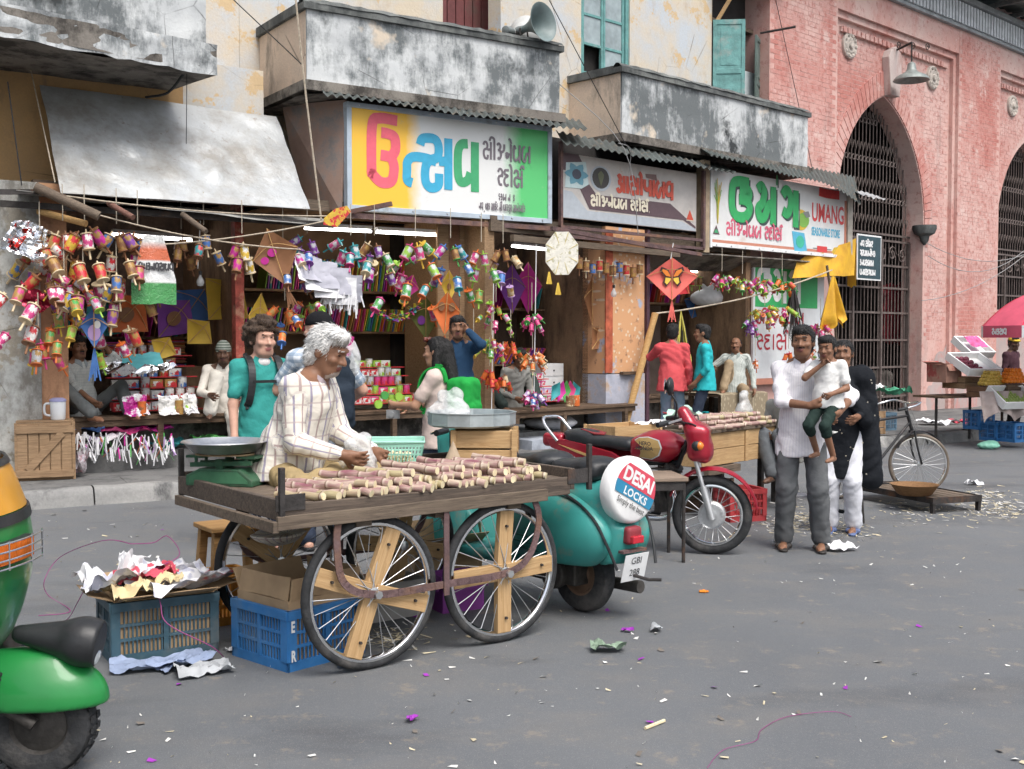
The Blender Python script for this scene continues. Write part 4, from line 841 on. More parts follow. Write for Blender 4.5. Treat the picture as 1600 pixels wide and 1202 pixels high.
for i,ws in enumerate(('na va sp sa ii ma ra','ga ra ba aa la na ii pa ka','ka na ba sa ma aa la','ba na aa ra sa ga ba aa na')):word(bb,UP,ws,h=.11,wd=.028,x=-.36,y=.2-.18*i,asp=.85 if i else .9)
bb.build('lettering',WHITEPAINT,sg)
# wheels with wire spokes
SPK=M('spoke_wire',(.55,.56,.57),.35,.1,9,metal=.8)
spk=MB();spk.cyl((0,0,0),(1,0,0),.0022,n=5);SPOKE_ME=spk.mesh('wire_spoke',SPK)
def wheel(parent,T,R0,tr,rimw=.012,hubr=.02,hubw=.07,nsp=24,name='wheel',rim=None,tyre=None,spoke_r=1.0,hub=None,flat=1.0):
 """wheel in its local xz plane, axle along y"""
 w=bpy.data.objects.new(name,None);COL.objects.link(w);w.parent=parent;w.matrix_basis=T;MW[w.name]=MW[parent.name]@T
 X90=Matrix.Rotation(PI/2,4,'X')
 def ring(nm,prof,mat):
  b=MB();n=48;k=len(prof);vs=[];fs=[]
  for i in range(n):
   a=2*PI*i/n
   for r,y in prof:vs.append((r*math.cos(a),y,r*math.sin(a)))
  for i in range(n):
   for j in range(k):fs.append((i*k+j,((i+1)%n)*k+j,((i+1)%n)*k+(j+1)%k,i*k+(j+1)%k))
  b.add(vs,fs);return b.build(nm,mat,w,smooth=50)
 t=tr
 ring('tyre',[(R0-t+t*math.cos(a)*1.0,t*flat*math.sin(a))for a in[2*PI*i/12 for i in range(12)]],tyre or RUBBER)
 ri=R0-2*t
 ring('rim',[(ri+.006,-t*flat*.75),(ri+.006,t*flat*.75),(ri-.006,t*flat*.8),(ri-rimw,t*flat*.3),(ri-rimw,-t*flat*.3),(ri-.006,-t*flat*.8)],rim or CHROME)
 b=MB();b.lathe([(hubr*.5,-hubw/2),(hubr*1.3,-hubw/2+.004),(hubr,-hubw/2+.012),(hubr,hubw/2-.012),(hubr*1.3,hubw/2-.004),(hubr*.5,hubw/2)],14,T=X90);b.build('hub',hub or STEEL,w,smooth=40)
 for i in range(nsp):
  a=2*PI*i/nsp;sgn=1 if i%2 else-1;off=.55*(1 if(i//2)%2 else-1)
  p0=Vector((hubr*1.1*math.cos(a+off),sgn*hubw*.42,hubr*1.1*math.sin(a+off)));p1=Vector(((ri-rimw)*math.cos(a),0,(ri-rimw)*math.sin(a)));d=p1-p0
  Tm=frame(p0,d,(0,1,0))@Matrix.Diagonal((d.length,spoke_r,spoke_r,1));put('wire_spoke',SPOKE_ME,w,Tm)
 return w
# the sugarcane handcart
CX=Vector((.788,.616,0)).normalized();CYv=Vector((-CX.y,CX.x,0));CO=Vector((-.65,5.2,0))
CT=Matrix(((CX.x,CYv.x,0,CO.x),(CX.y,CYv.y,0,CO.y),(0,0,1,0),(0,0,0,1)))
CTI=CT.inverted()
def cl(px,py,z):return CTI@gnd(px,py,z)
cart=thing('handcart','wooden handcart on four bicycle wheels loaded with sugarcane, in front','cart',CT)
ZD=.80;CW_=1.03
for i in range(6):
 y0=-.02+i*CW_/6;b=MB();b.box(-.43,1.17,y0+.004,y0+CW_/6-.004,ZD-.03,ZD+rnd.uniform(-.003,.003));b.build('deck_plank',WOOD_OLD,cart,bev=.003)
RAILW=wood('cart_rail_timber',(.15,.115,.09),(.06,.048,.04))
for q in((-.46,1.17,-.05,-.022,ZD-.085,ZD+.006),(-.46,1.17,CW_,CW_+.03,ZD-.065,ZD+.05),(-.49,-.462,-.05,CW_+.03,ZD-.06,ZD+.03),(1.172,1.2,-.05,CW_+.03,ZD-.06,ZD+.05)):b=MB();b.box(*q);b.build('side_rail',RAILW,cart,bev=.004)
for q in((-.5,1.0,-.075,-.052,ZD-.10,ZD-.04),(-.52,-.492,-.07,CW_,ZD-.11,ZD-.062)):b=MB();b.box(*q);b.build('skirt_board',WOOD_OLD,cart,bev=.003)
for x in(-.05,.38,.82):b=MB();b.box(x-.04,x+.04,-.03,CW_+.02,ZD-.13,ZD-.032);b.build('cross_beam',WOOD_OLD,cart)
for x,y in((-.475,-.06),(-.475,CW_+.02),(1.30,-.05),(1.2,CW_+.03)):b=MB();b.box(x-.012,x+.012,y-.012,y+.012,ZD-.07,ZD+.17);b.build('corner_post',IRON,cart,bev=.002)
b=MB();b.box(1.15,1.31,-.056,-.050,ZD-.03,ZD+.045);b.build('iron_strap',IRON,cart)
b=MB();b.box(-.5,-.36,-.056,-.0505,ZD-.02,ZD+.05);b.build('iron_strap',IRON,cart)
for yy in(-.055,CW_-.07):
 pts=spline([(-.20,yy,ZD-.1),(-.205,yy,.60),(-.17,yy,.43),(0,yy,.355),(.38,yy,.352),(.76,yy,.36),(.90,yy,.44),(.955,yy,.6),(.93,yy,ZD-.1)],6);b=MB()
 for p,q in zip(pts,pts[1:]):b.bar(p,q+(q-p)*.08,.008,.034,up=(0,1,0))if False else b.bar(p,q+(q-p)*.08,.034,.008,up=(0,1,0))
 b.build('axle_strap',RUST,cart)
 b=MB();b.box(.365,.395,yy-.012,yy-.005,.3,ZD-.1);b.build('centre_strap',RUST,cart)
 for x in(0,.76):b=MB();b.cyl((x,yy-.02,.355),(x,yy+.14,.355),.012,n=8);b.cyl((x,yy-.022,.355),(x,yy-.005,.355),.02,n=6);b.build('axle',STEEL,cart)
PLK=MB();PLK.box(.01,.305,-.018,.018,-.042,.042)
def cart_wheel(x,y,rot):
 w=wheel(cart,Matrix.Translation((x,y,.357)),.357,.021,rimw=.016,nsp=28)
 for k in range(4):
  T=Matrix.Rotation(R(rot+90*k+rnd.uniform(-4,4)),4,'Y')@Matrix.Translation((0,-.012+.004*k,0));o=put('wooden_spoke',PLKM,w,T,bev=.003)
  put('bolt',BOLTM,o,Matrix.Translation((.23,-.02,.005)))
PLKM=PLK.mesh('wooden_spoke',WOOD_RAW);bm2=MB();bm2.cyl((0,-.012,0),(0,.005,0),.007,n=6);BOLTM=bm2.mesh('bolt',IRON)
cart_wheel(0,0,20);cart_wheel(.76,0,2);cart_wheel(0,.93,35);cart_wheel(.76,.93,12)
t=NT('sugarcane_skin');sx=t.n.new('ShaderNodeSeparateXYZ');t.l.new(t.tc,sx.inputs[0])
oi=t.n.new('ShaderNodeObjectInfo').outputs['Random']
f=t.math('FRACT',t.math('ADD',t.math('MULTIPLY',sx.outputs[0],9.5),t.math('MULTIPLY',oi,7)),0)
c=t.mix(t.rng(t.noise(9,4,.6,t.map((.5,3,3))),.40,.66),(.24,.085,.11),(.50,.40,.31));c=t.mix(t.rng(oi,.72,.85,0,.7),c,(.40,.36,.17));c=t.mix(t.rng(f,.0,.14,.85,0),c,(.60,.52,.42));c=t.mix(t.rng(f,.9,.93,0,.8),c,(.16,.09,.06))
t.col(c).set(Roughness=.5);CANE=t.m;CUT=M('cane_cut',(.74,.64,.42),.7,.15,40,dirt=(.55,.42,.22),dscale=20,dlo=.5,dhi=.7)
CANES=[]
for v in range(6):
 b=MB();L=[.32,.27,.36,.25,.30,.34][v];r=[.0185,.0205,.0195,.0175,.021,.019][v];n=10;pts=[];rr=[]
 for i in range(13):x=L*i/12;pts.append((x,.004*math.sin(i*1.1+v),.003*math.cos(i+v)));rr.append(r*(1.08 if i%4==2 else 1))
 b.tube(pts,rr,n,0,caps=False);k=len(b.v);b.add([b.v[i]for i in range(n)],[tuple(range(n-1,-1,-1))],1);b.add([b.v[12*n+i]for i in range(n)],[tuple(range(n))],1)
 CANES.append((b.mesh('sugarcane',[CANE,CUT],50),L,r))
r_=random.Random(21)
def cane(T0,x,y,z,ang,pitch,v,lab,grp):
 me,L,r=CANES[v];T=T0@Matrix.Translation((x,y,z))@Matrix.Rotation(ang,4,'Z')@Matrix.Rotation(pitch,4,'Y')@Matrix.Rotation(r_.uniform(0,6),4,'X')@Matrix.Translation((-L,0,0))
 o=put('sugarcane',me,None,T);tag(o,lab,'sugarcane',grp)
for layer,(n,x0,x1,zz,yy)in enumerate(((24,-.24,1.0,.020,-.04),(20,-.15,1.02,.054,-.005),(11,.1,.97,.088,.04))):
 for i in range(n):
  x=x0+(x1-x0)*(i+r_.uniform(-.3,.3))/(n-1)
  cane(CT,x,yy+r_.uniform(-.03,.04),ZD+zz+r_.uniform(-.003,.004),-PI/2+R(30+r_.uniform(-14,14)),R(r_.uniform(-2,3)),r_.randrange(6),'cut piece of purple sugarcane in the heap on the front handcart','sugarcane heap on the front handcart')
for i in range(8):cane(CT,.5+.07*i,.3+r_.uniform(-.05,.1),ZD+.03+r_.uniform(-.01,.03),R(r_.uniform(-25,10)),0,r_.randrange(6),'cut piece of purple sugarcane in the heap on the front handcart','sugarcane heap on the front handcart')
GSC=M('scale_green',(.035,.10,.055),.5,.3,14,.1,dirt=(.10,.085,.06),dlo=.55,dhi=.7)
q=cl(352,757,ZD);sc=thing('balance_scale','green cast balance scale with a wide steel pan on the cart end','scale',CT@place((q.x,q.y,ZD),R(-52)))
b=MB();b.prism([(-.17,0),(.19,0),(.19,.03),(.12,.085),(-.10,.085),(-.17,.05)],-.085,.085,T=UP);b.build('base',GSC,sc,bev=.006)
b=MB();b.prism([(-.15,.016),(.165,.016),(.165,.028),(.11,.072),(-.09,.072),(-.15,.045)],.086,.088,T=UP);b.build('base_panel',M('scale_green_light',(.05,.15,.08),.5,.3),sc)
for s_ in(-1,1):
 b=MB();b.bar((-.16,s_*.05,.10),(.17,s_*.05,.115),.016,.022);b.build('beam',GSC,sc);b=MB();b.box(-.02,.02,s_*.05-.012,s_*.05+.012,.08,.13);b.build('fulcrum',GSC,sc)
for x in(-.13,.14):b=MB();b.box(x-.05,x+.05,-.06,.06,.135,.147);b.bar((x,-.05,.147),(x,-.05,.10),.012,.012);b.bar((x,.05,.147),(x,.05,.10),.012,.012);b.build('platform',GSC,sc)
b=MB();b.prism(circ(0,0,.15,24,.12),.149,.156,T=Matrix.Translation((.0,0,0)));b.build('pan_pad',M('cardboard',(.36,.26,.15),.85,.2,6,.1),sc)
b=MB();b.lathe([(.12,.158),(.155,.165),(.20,.212),(.213,.214),(.208,.219),(.155,.172),(.01,.165)],32,caps=False);b.build('pan',STEEL,sc,smooth=40)
MINT=M('mint_plastic',(.34,.66,.54),.45,.08,9,spec=.5)
q=cl(607,727,ZD+.02);bk_=thing('plastic_basket','pale green slotted plastic basket of cane chips on the cart','basket',CT@place((q.x,q.y,ZD+.02),R(-33),1.12))
bw,bd,bh=.15,.11,.125
def taper(x,y,z):k=1+.18*z/bh;return(x*k,y*k,z)
for nm,c0,c1 in(('side',(-bw,-bd),(bw,-bd)),('side',(bw,-bd),(bw,bd)),('side',(bw,bd),(-bw,bd)),('side',(-bw,bd),(-bw,-bd))):
 b=MB();n=20 if nm and abs(c0[0]-c1[0])>.1 else 14;P0=lambda t_,z:taper(c0[0]+(c1[0]-c0[0])*t_,c0[1]+(c1[1]-c0[1])*t_,z)
 for a0,a1 in((0,.022),(.06,.068),(.1,bh)):b.sheet(lambda u,v:P0(u,a0+(a1-a0)*v),8,1,thick=.004)
 for i in range(n+1):t0=i/n;b.bar(P0(t0,.02),P0(t0,.105),.005,.004)
 b.build(nm,MINT,bk_)
b=MB();b.box(-bw,bw,-bd,bd,-.003,.003);b.build('bottom',MINT,bk_);b=MB();b.tube([taper(x,y,bh)for x,y in((-bw,-bd),(bw,-bd),(bw,bd),(-bw,bd))],.007,6,closed=True);b.build('rim',MINT,bk_)
b=MB()
for i in range(150):p=Vector((r_.uniform(-.13,.13),r_.uniform(-.09,.09),r_.uniform(.02,.07)));b.cyl(p,p+Vector((r_.uniform(-.015,.015),r_.uniform(-.015,.015),.012)),.009,n=6)
o=b.build('cane_chips',CUT);o.matrix_basis=CT@place((q.x,q.y,ZD+.01),R(-33));tag(o,'cut cane chips lying in the pale green basket','food',kind='stuff')
t=NT('clear_plastic');t.col(t.mix(.5,(.88,.9,.9),(.88,.9,.9))).set(Roughness=.25,Alpha=t.rng(t.noise(8,5,.6),.35,.7,.28,.75));t.bump(t.noise(14,6,.6,None,2),.9,.03);PLASTIC=t.m
def bag(name,label,loc,s,mat,seed=0,vox=.008,cat='bag',knots=True):
 P=[ell((0,0,s[2]*.42),(s[0],s[1],s[2]*.45),k=.03),ell((s[0]*.25,s[1]*.2,s[2]*.6),(s[0]*.6,s[1]*.7,s[2]*.42),k=.03)]
 if knots:P+=[cap((s[0]*.1,0,s[2]*.8),(s[0]*.3,.02,s[2]*1.15),.02,.045,k=.04),cap((s[0]*.1,0,s[2]*.8),(-s[0]*.25,.0,s[2]*1.08),.015,.035,k=.04)]
 me=sdf_mesh(name,P,vox,mat,fold=lambda X,Y,Z:.005*np.abs(np.sin(X*30+3*np.sin(Z*22+seed)))*np.cos(Y*27+seed+2*np.sin(X*18))+.003*np.sin((Z+X)*60+4*np.sin(Y*20+seed)))
 o=put(name,me,None,loc if isinstance(loc,Matrix)else place(loc));tag(o,label,cat);return o
q=CT@Vector((.20,.47,ZD));bag('plastic_bag','puffed clear plastic bag beside the pale green basket',(q.x,q.y,ZD),(.105,.09,.18),PLASTIC,1)
b=MB()
for i in range(60):p=Vector((r_.uniform(-.07,.07),r_.uniform(-.05,.05),r_.uniform(.015,.05)));b.cyl(p,p+Vector((.0,r_.uniform(-.015,.015),.012)),.011,n=6)
o=b.build('cane_chips',CUT);o.matrix_basis=place((q.x,q.y,ZD));tag(o,'cut cane chips at the bottom of the clear plastic bag','food',kind='stuff')
b=MB()
for i in range(260):
 x=r_.uniform(.1,1.1);y=r_.uniform(.15,.6);a=r_.uniform(0,6);p=Vector((x,y,ZD+.008+r_.uniform(0,.03)));d=Vector((math.cos(a),math.sin(a),r_.uniform(-.1,.3)))*r_.uniform(.01,.04);b.bar(p,p+d,r_.uniform(.006,.018),.003)
o=b.build('cane_shavings',CUT);o.matrix_basis=CT;tag(o,'loose cane shavings scattered on the cart deck','scraps',kind='stuff')
def crate(name,label,T,L,Wd,H,mat,nb=3,gap=.01,ends=True,slats_h=None,cat='crate',corner=.03):
 o=thing(name,label,cat,T);th=.012
 for yy in(0,Wd-th):
  for i in range(nb):z0=H*i/nb;b=MB();b.box(0,L,yy,yy+th,z0+gap/2,z0+H/nb-gap/2);b.build('board',mat,o,bev=.002)
 for xx in(th,L-2*th):
  for i in range(nb):z0=H*i/nb;b=MB();b.box(xx-.006,xx+th-.006,th,Wd-th,z0+gap/2,z0+H/nb-gap/2);b.build('board',mat,o,bev=.002)
 for xx in(-.014,L-corner+.014):
  for yy in(-.014,Wd):b=MB();b.box(xx,xx+corner,yy,yy+.014,0,H);b.build('batten',mat,o,bev=.002)
 b=MB();b.box(0,L,0,Wd,0,.012);b.build('bottom',mat,o);return o
q=cl(758,727,ZD);T=CT@place((q.x-.06,q.y-.06,ZD),R(-40))
cr=crate('wooden_crate','pale pine crate on the cart carrying a round metal tray',T@Matrix.Translation((-.16,-.08,0)),.34,.28,.215,WOOD_RAW,2)
tp=Vector((T@Vector((-.07,.10,.225))));b=MB();b.lathe([(.0,0),(.238,0),(.252,.01),(.252,.075),(.258,.078),(.258,.082),(.246,.08),(.244,.014),(0,.012)],12,caps=False)
o=b.build('round_tray',M('dull_zinc',(.42,.47,.48),.45,.2,7,.15,20,metal=.55),smooth=20);o.matrix_basis=place(tp);tag(o,'shallow round zinc tray on the pine crate','tray')
bag('plastic_bag','crumpled clear plastic bag in the round zinc tray',tp+Vector((-.13,0,.015)),(.13,.09,.14),PLASTIC,4)
q=cl(775,732,ZD);bag('plastic_bag','small black plastic bag at the foot of the pine crate',CT@place((q.x+.1,q.y+.02,ZD)),(.07,.05,.08),M('black_poly',(.012,.012,.013),.3,.2),8)
b=MB();b.lathe([(.001,.17),(.075,0)],14,caps=False);o=b.build('paper_cone',M('brown_paper',(.40,.31,.22),.85,.15,9,.2),smooth=60);q=cl(728,738,ZD);o.matrix_basis=CT@place((q.x-.05,q.y+.05,ZD));tag(o,'brown paper cone standing beside the pine crate','paper')
# plastic crates and boxes on the road
def plastic_crate(name,label,T,L,Wd,H,mat,rows=4,cols=14,frame_=.035):
 o=thing(name,label,'crate',T)
 def side(c0,c1,n):
  b=MB();c0=Vector((*c0,0));c1=Vector((*c1,0));d=(c1-c0);ln=d.length;nn=Vector((d.y,-d.x,0)).normalized();X=frame(c0,d);b.X=X
  b.box(0,ln,-.0,.012,0,.045);b.box(0,ln,-.008,.016,H-.04,H);b.box(0,frame_,-.004,.014,.045,H-.04);b.box(ln-frame_,ln,-.004,.014,.045,H-.04)
  b.box(ln*.5-.012,ln*.5+.012,-.003,.013,.045,H-.04)
  for j in range(1,rows):z=.045+(H-.085)*j/rows;b.box(frame_,ln-frame_,.0,.010,z-.007,z+.007)
  for i in range(1,n):x=frame_+(ln-2*frame_)*i/n;b.box(x-.0035,x+.0035,.001,.009,.045,H-.04)
  b.build('side',mat,o)
 n2=max(4,int(cols*Wd/L));side((0,0),(L,0),cols);side((L,0),(L,Wd),n2);side((L,Wd),(0,Wd),cols);side((0,Wd),(0,0),n2)
 b=MB();b.box(.005,L-.005,.005,Wd-.005,.004,.016);b.build('bottom',mat,o)
 return o
BLUEP=M('blue_crate_plastic',(.035,.17,.42),.5,.2,6,dirt=(.10,.17,.26),dlo=.5,dhi=.75)
SLATE=M('slate_crate_plastic',(.045,.10,.135),.55,.25,6,dirt=(.14,.15,.15),dlo=.5,dhi=.72)
CARD=M('brown_cardboard',(.40,.275,.16),.85,.18,5,.12,30)
Tb=frame((-1.02,5.13,0),(.67,.74,0));bc=plastic_crate('plastic_crate','bright blue plastic crate with white letters holding an opened carton',Tb,.46,.44,.28,BLUEP,3,16,.05)
for i,ch in enumerate('ER'):latin(ch,.07,Tb.inverted()@Tb@Matrix.Translation((.012,-.0105,.185-.135*i))@UP,WHITEPAINT,bc,sx=.6,bold=.003)
def carton(name,label,T,L,Wd,H,mat,flaps=(60,100,70,110),fl=.14,cat='box'):
 o=thing(name,label,cat,T)
 for q in((0,L,0,.005,0,H),(0,L,Wd-.005,Wd,0,H),(0,.005,.0055,Wd-.0055,0,H),(L-.005,L,.0055,Wd-.0055,0,H)):b=MB();b.box(*q);b.build('side',mat,o)
 b=MB();b.box(.006,L-.006,.006,Wd-.006,.001,.006);b.build('bottom',mat,o)
 for k,(c,d,nrm,ln)in enumerate((((0,0),(1,0),(0,-1),L),((L,0),(0,1),(1,0),Wd),((L,Wd),(-1,0),(0,1),L),((0,Wd),(0,-1),(-1,0),Wd))):
  a=R(flaps[k]);b=MB()
  def fn(u,v):w=fl*v;return(c[0]+d[0]*ln*(.02+.96*u)+nrm[0]*w*math.cos(a),c[1]+d[1]*ln*(.02+.96*u)+nrm[1]*w*math.cos(a),H+w*math.sin(a)+.006*vnoise(u*3,v*2,k))
  b.sheet(fn,6,3,thick=.004);b.build('flap',mat,o)
 return o
carton('cardboard_box','opened brown carton standing inside the bright blue crate',Tb@Matrix.Translation((.02,.02,.02)),.42,.40,.30,CARD,(80,95,60,100),.11)
Tg=frame((-1.86,5.24,0),(.86,.51,0));gc=plastic_crate('plastic_crate','slate blue plastic crate heaped with waste paper',Tg,.50,.34,.29,SLATE,3,22,.04)
carton('cardboard_box','flattened brown carton filling the slate blue crate',Tg@Matrix.Translation((.015,.015,.02)),.47,.31,.275,CARD,(20,15,30,20),.12)
ORP=M('orange_crate_plastic',(.52,.22,.03),.5,.2,6,dirt=(.30,.17,.08),dlo=.52,dhi=.72)
q=gnd(356,985);plastic_crate('plastic_crate','small orange plastic crate behind the slate crate',frame((q.x-.1,q.y+.05,0),(.8,.6,0)),.26,.3,.26,ORP,3,9)
q=gnd(590,985);carton('cardboard_box','grey printed carton under the middle of the front handcart',frame((q.x-.1,q.y+.1,0),(.788,.616,0)),.42,.3,.2,M('grey_carton',(.34,.33,.31),.8,.2,4,dirt=(.42,.16,.07),dscale=2,dlo=.55,dhi=.6),(-70,-60,-70,20),.1)
q=gnd(690,968);carton('cardboard_box','small purple printed carton behind the right front cart wheel',frame((q.x,q.y+.12,0),(.85,.5,0)),.26,.2,.2,M('purple_carton',(.23,.045,.27),.6,.2,6),(-80,-70,-80,-70),.08)
q=gnd(636,960);carton('cardboard_box','brown carton in the shade under the handcart',frame((q.x,q.y+.5,0),(.788,.616,0)),.5,.32,.26,CARD,(40,90,80,60),.12)
def stool(label,T,L,Wd,H,mat,leg=.035,splay=.03,th=.028,legmat=None,round_=False,cat='stool',name='stool'):
 o=thing(name,label,cat,T);b=MB();b.box(-L/2,L/2,-Wd/2,Wd/2,H-th,H);b.build('seat',mat,o,bev=.006)
 for sx_ in(-1,1):
  for sy in(-1,1):
   a=Vector((sx_*(L/2-leg),sy*(Wd/2-leg),H-th));e=Vector((sx_*(L/2-leg+splay),sy*(Wd/2-leg+splay),0));b=MB()
   if round_:b.cyl(a,e,leg/2,n=8)
   else:b.bar(a,e,leg,leg)
   b.build('leg',legmat or mat,o)
 for sy in(-1,1):b=MB();b.box(-L/2+leg,L/2-leg,sy*(Wd/2-leg)-.01,sy*(Wd/2-leg)+.01,H-th-.06,H-th-.002);b.build('apron',legmat or mat,o)
 return o
q=gnd(360,955);stool('honey coloured wooden stool at the left end of the front handcart',place((q.x,q.y+.05,0),R(35)),.34,.30,.49,WOOD_TEAK,.045)
T_=place((gnd(1047,878)+gnd(1017,882)).to_3d()/2+Vector((-.02,.18,0)),R(8));stool('steel legged table with worn board top between the two motor bikes',T_,.36,.42,.585,wood('grey_board',(.33,.25,.19)),.026,.0,.03,IRON,True,'table','small_table')
def paper(name,label,T,L,Wd,mat,amp=.05,seed=0,cat='paper',n=16,group=None):
 b=MB();b.sheet(lambda u,v:((u-.5)*L+amp*.5*vnoise(u*4,v*4,seed+9),(v-.5)*Wd+amp*.5*vnoise(u*4,v*4,seed+5),amp*(1+fbm(u*3.5,v*3.5,seed))*.8+amp*.5*abs(vnoise(u*8,v*8,seed))),n,n)
 o=b.build(name,mat,smooth=25);o.matrix_basis=T;return tag(o,label,cat,group)
t=NT('newsprint');c=t.mix(t.rng(t.noise(14,5),.52,.6),(.72,.72,.74),(.45,.46,.55));c=t.mix(t.rng(t.noise(4,3),.60,.64),c,(.50,.10,.12));t.col(c).set(Roughness=.85);NEWS=t.m
WPAPER=M('white_paper',(.74,.74,.76),.85,.1,7);YPAPER=M('cream_paper',(.66,.54,.32),.85,.15,7);BPAPER=M('blue_grey_paper',(.26,.32,.46),.8,.2,7);PPAPER=M('pink_paper',(.55,.08,.12),.8,.2)
gz=lambda x,y,z:Tg@Matrix.Translation((x,y,z))
paper('waste_paper','long crumpled white newspaper sheet trailing off the slate crate',gz(.38,.05,.31)@Matrix.Rotation(R(20),4,'Z'),.55,.22,NEWS,.045,1)
paper('waste_paper','cream torn paper lying at the front of the slate crate heap',gz(.10,.03,.30),.24,.22,YPAPER,.055,2)
paper('waste_paper','white crumpled paper on the left of the slate crate heap',gz(.03,.12,.33),.28,.30,NEWS,.07,3)
paper('waste_paper','white paper twisted upright on top of the slate crate heap',gz(.14,.22,.36)@Matrix.Rotation(R(50),4,'X'),.16,.20,WPAPER,.06,4)
paper('waste_paper','red printed paper in the middle of the slate crate heap',gz(.19,.13,.345),.26,.14,PPAPER,.05,5)
paper('waste_paper','cream paper fold beside the red printed paper',gz(.24,.09,.34),.2,.16,YPAPER,.05,6)
paper('waste_paper','printed newspaper ball at the back of the slate crate heap',gz(.33,.24,.32),.34,.18,NEWS,.06,7)
for k,(x,y,L,w_,m_,lb)in enumerate(((232,1046,.34,.16,BPAPER,'crumpled blue grey paper on the road before the slate crate'),(318,1052,.26,.14,M('grey_paper',(.42,.44,.46),.85,.15),'pale grey paper scrap on the road right of the blue paper'),(285,1040,.3,.16,BPAPER,'second blue paper sheet against the slate crate foot'),(365,1018,.07,.05,WPAPER,'small white scrap near the blue crate'),(545,1042,.09,.1,M('grey_paper',(.42,.44,.46),.85,.15),'grey scrap under the left front cart wheel'))):
 q=gnd(x,y);paper('paper_scrap',lb,place((q.x,q.y,.004),R(10+20*k)),L,w_,m_,.03 if k!=3 else .012,20+k)
CORD=M('purple_cord',(.30,.05,.20),.6,.2)
def cordm(label,pts,r=.0022):b=MB();b.tube(spline(pts,6),r,5);return tag(b.build('loose_twine',CORD,smooth=60),label,'cord')
g_=lambda x,y,z=.006:gnd(x,y,z)
cordm('purple plastic cord looping over the road left of the slate crate',[g_(60,962),g_(110,955),g_(75,930),g_(70,905,.1),g_(95,870,.2),at(160,845,5.6),at(205,850,5.6)])
cordm('purple plastic cord arching up above the paper heap',[at(205,850,5.6),at(240,848,5.7),at(262,838,5.7),at(280,868,5.6),at(238,895,5.45),at(250,940,5.25),at(262,975,5.15),at(330,1010,5.15),g_(352,1030)])
cordm('purple plastic cord hanging from the slate crate corner to the road',[at(140,905,5.45),at(122,940,5.4),g_(105,968),g_(80,975),g_(60,985)])
cordm('pale purple string lying on the open road in front',[g_(1105,1200),g_(1130,1172),g_(1180,1158),g_(1190,1140),g_(1230,1120),g_(1300,1112),g_(1330,1120)],.0012)
# teal scooter
TEALP=M('teal_scooter_paint',(.04,.27,.245),.48,.15,3,coat=.2,dirt=(.17,.21,.17),dscale=5,dlo=.54,dhi=.72)
SEATB=M('black_vinyl',(.025,.027,.03),.45,.3,9,.1)
GREASE=M('greasy_metal',(.06,.055,.05),.6,.4,14,.2,metal=.4)
SF=Vector((-.66,.75,0)).normalized();SL=Vector((-SF.y,SF.x,0));so=gnd(912,956)+Vector((0,.02,0))
ST=Matrix(((SF.x,SL.x,0,so.x),(SF.y,SL.y,0,so.y),(0,0,1,0),(0,0,0,1)))
sc=thing('scooter','teal motor scooter with a round white spare wheel cover, seen from behind','scooter',ST)
body=[rbox((.10,0,.60),(.40,.145,.13),.10,k=.06),ell((-.13,0,.52),(.24,.165,.25),k=.06),rbox((.42,0,.50),(.09,.15,.24),.06,k=.05),rbox((.70,0,.245),(.34,.19,.03),.025,k=.04),ell((-.25,0,.40),(.09,.12,.20),k=.05),rbox((-.44,0,.725),(.12,.25,.2),.02,op='sub',k=.02),rbox((.0,0,.20),(.8,.10,.115),.02,op='sub',k=.02),ell((0,0,.20),(.27,.085,.27),op='sub',k=.02)]
o=put('body',sdf_mesh('body',body,.011,TEALP,k=.04),sc)
for s_ in(1,-1):
 P=[ell((.08,s_*.15,.46),(.42,.135,.23),k=.03),rbox((.05,s_*.2,.13),(.7,.3,.17),.01,op='sub',k=.02),rbox((.05,-s_*.10,.45),(.7,.17,.5),.01,op='sub',k=.01)]
 c_=put('side_cowl',sdf_mesh('side_cowl',P,.011,TEALP),sc)
 b=MB();b.tube(spline([(-.40,s_*.15,.31),(-.35,s_*.18,.44),(-.27,s_*.2,.57),(-.1,s_*.2,.665),(.12,s_*.2,.70),(.36,s_*.19,.66)],5),.008,6);b.build('beading',BLACK,c_)
 for i in range(3):b=MB();b.bar((.05+.03*i,s_*.283,.36+.035*i),(.25+.02*i,s_*.279,.365+.035*i),.006,.008);b.build('louvre',sc_ and M('teal_dark',(.015,.13,.11),.5,.1),c_)
b=MB();b.sheet(lambda u,v:(1.0+.06*math.cos((u-.5)*PI)-.10*(1-v)*(1-v)+.04*v,(u-.5)*(.46-.1*(1-v)**2),.22+.72*v),16,12,thick=.012);b.build('leg_shield',TEALP,sc,smooth=50)
o=put('front_mudguard',sdf_mesh('front_mudguard',[ell((1.22,0,.27),(.30,.085,.27),k=.01),ell((1.22,0,.24),(.25,.065,.25),op='sub',k=.005),rbox((1.2,0,0),(.5,.3,.2),.01,op='sub',k=.01)],.012,TEALP),sc)
b=MB();b.cyl((1.04,0,.9),(1.02,0,1.0),.035);b.ball((1.06,0,1.0),(.10,.09,.075),14,10);b.build('headset',TEALP,sc,smooth=50)
for s_ in(1,-1):
 b=MB();b.cyl((1.02,s_*.06,.99),(.93,s_*.24,.97),.02,.017);h=b.build('handlebar',TEALP,sc,smooth=40);b=MB();b.cyl((.93,s_*.24,.97),(.89,s_*.35,.96),.019);b.build('grip',BLACK,h,smooth=40);b=MB();b.bar((.98,s_*.2,.98),(.93,s_*.36,.955),.008,.014);b.build('lever',CHROME,h)
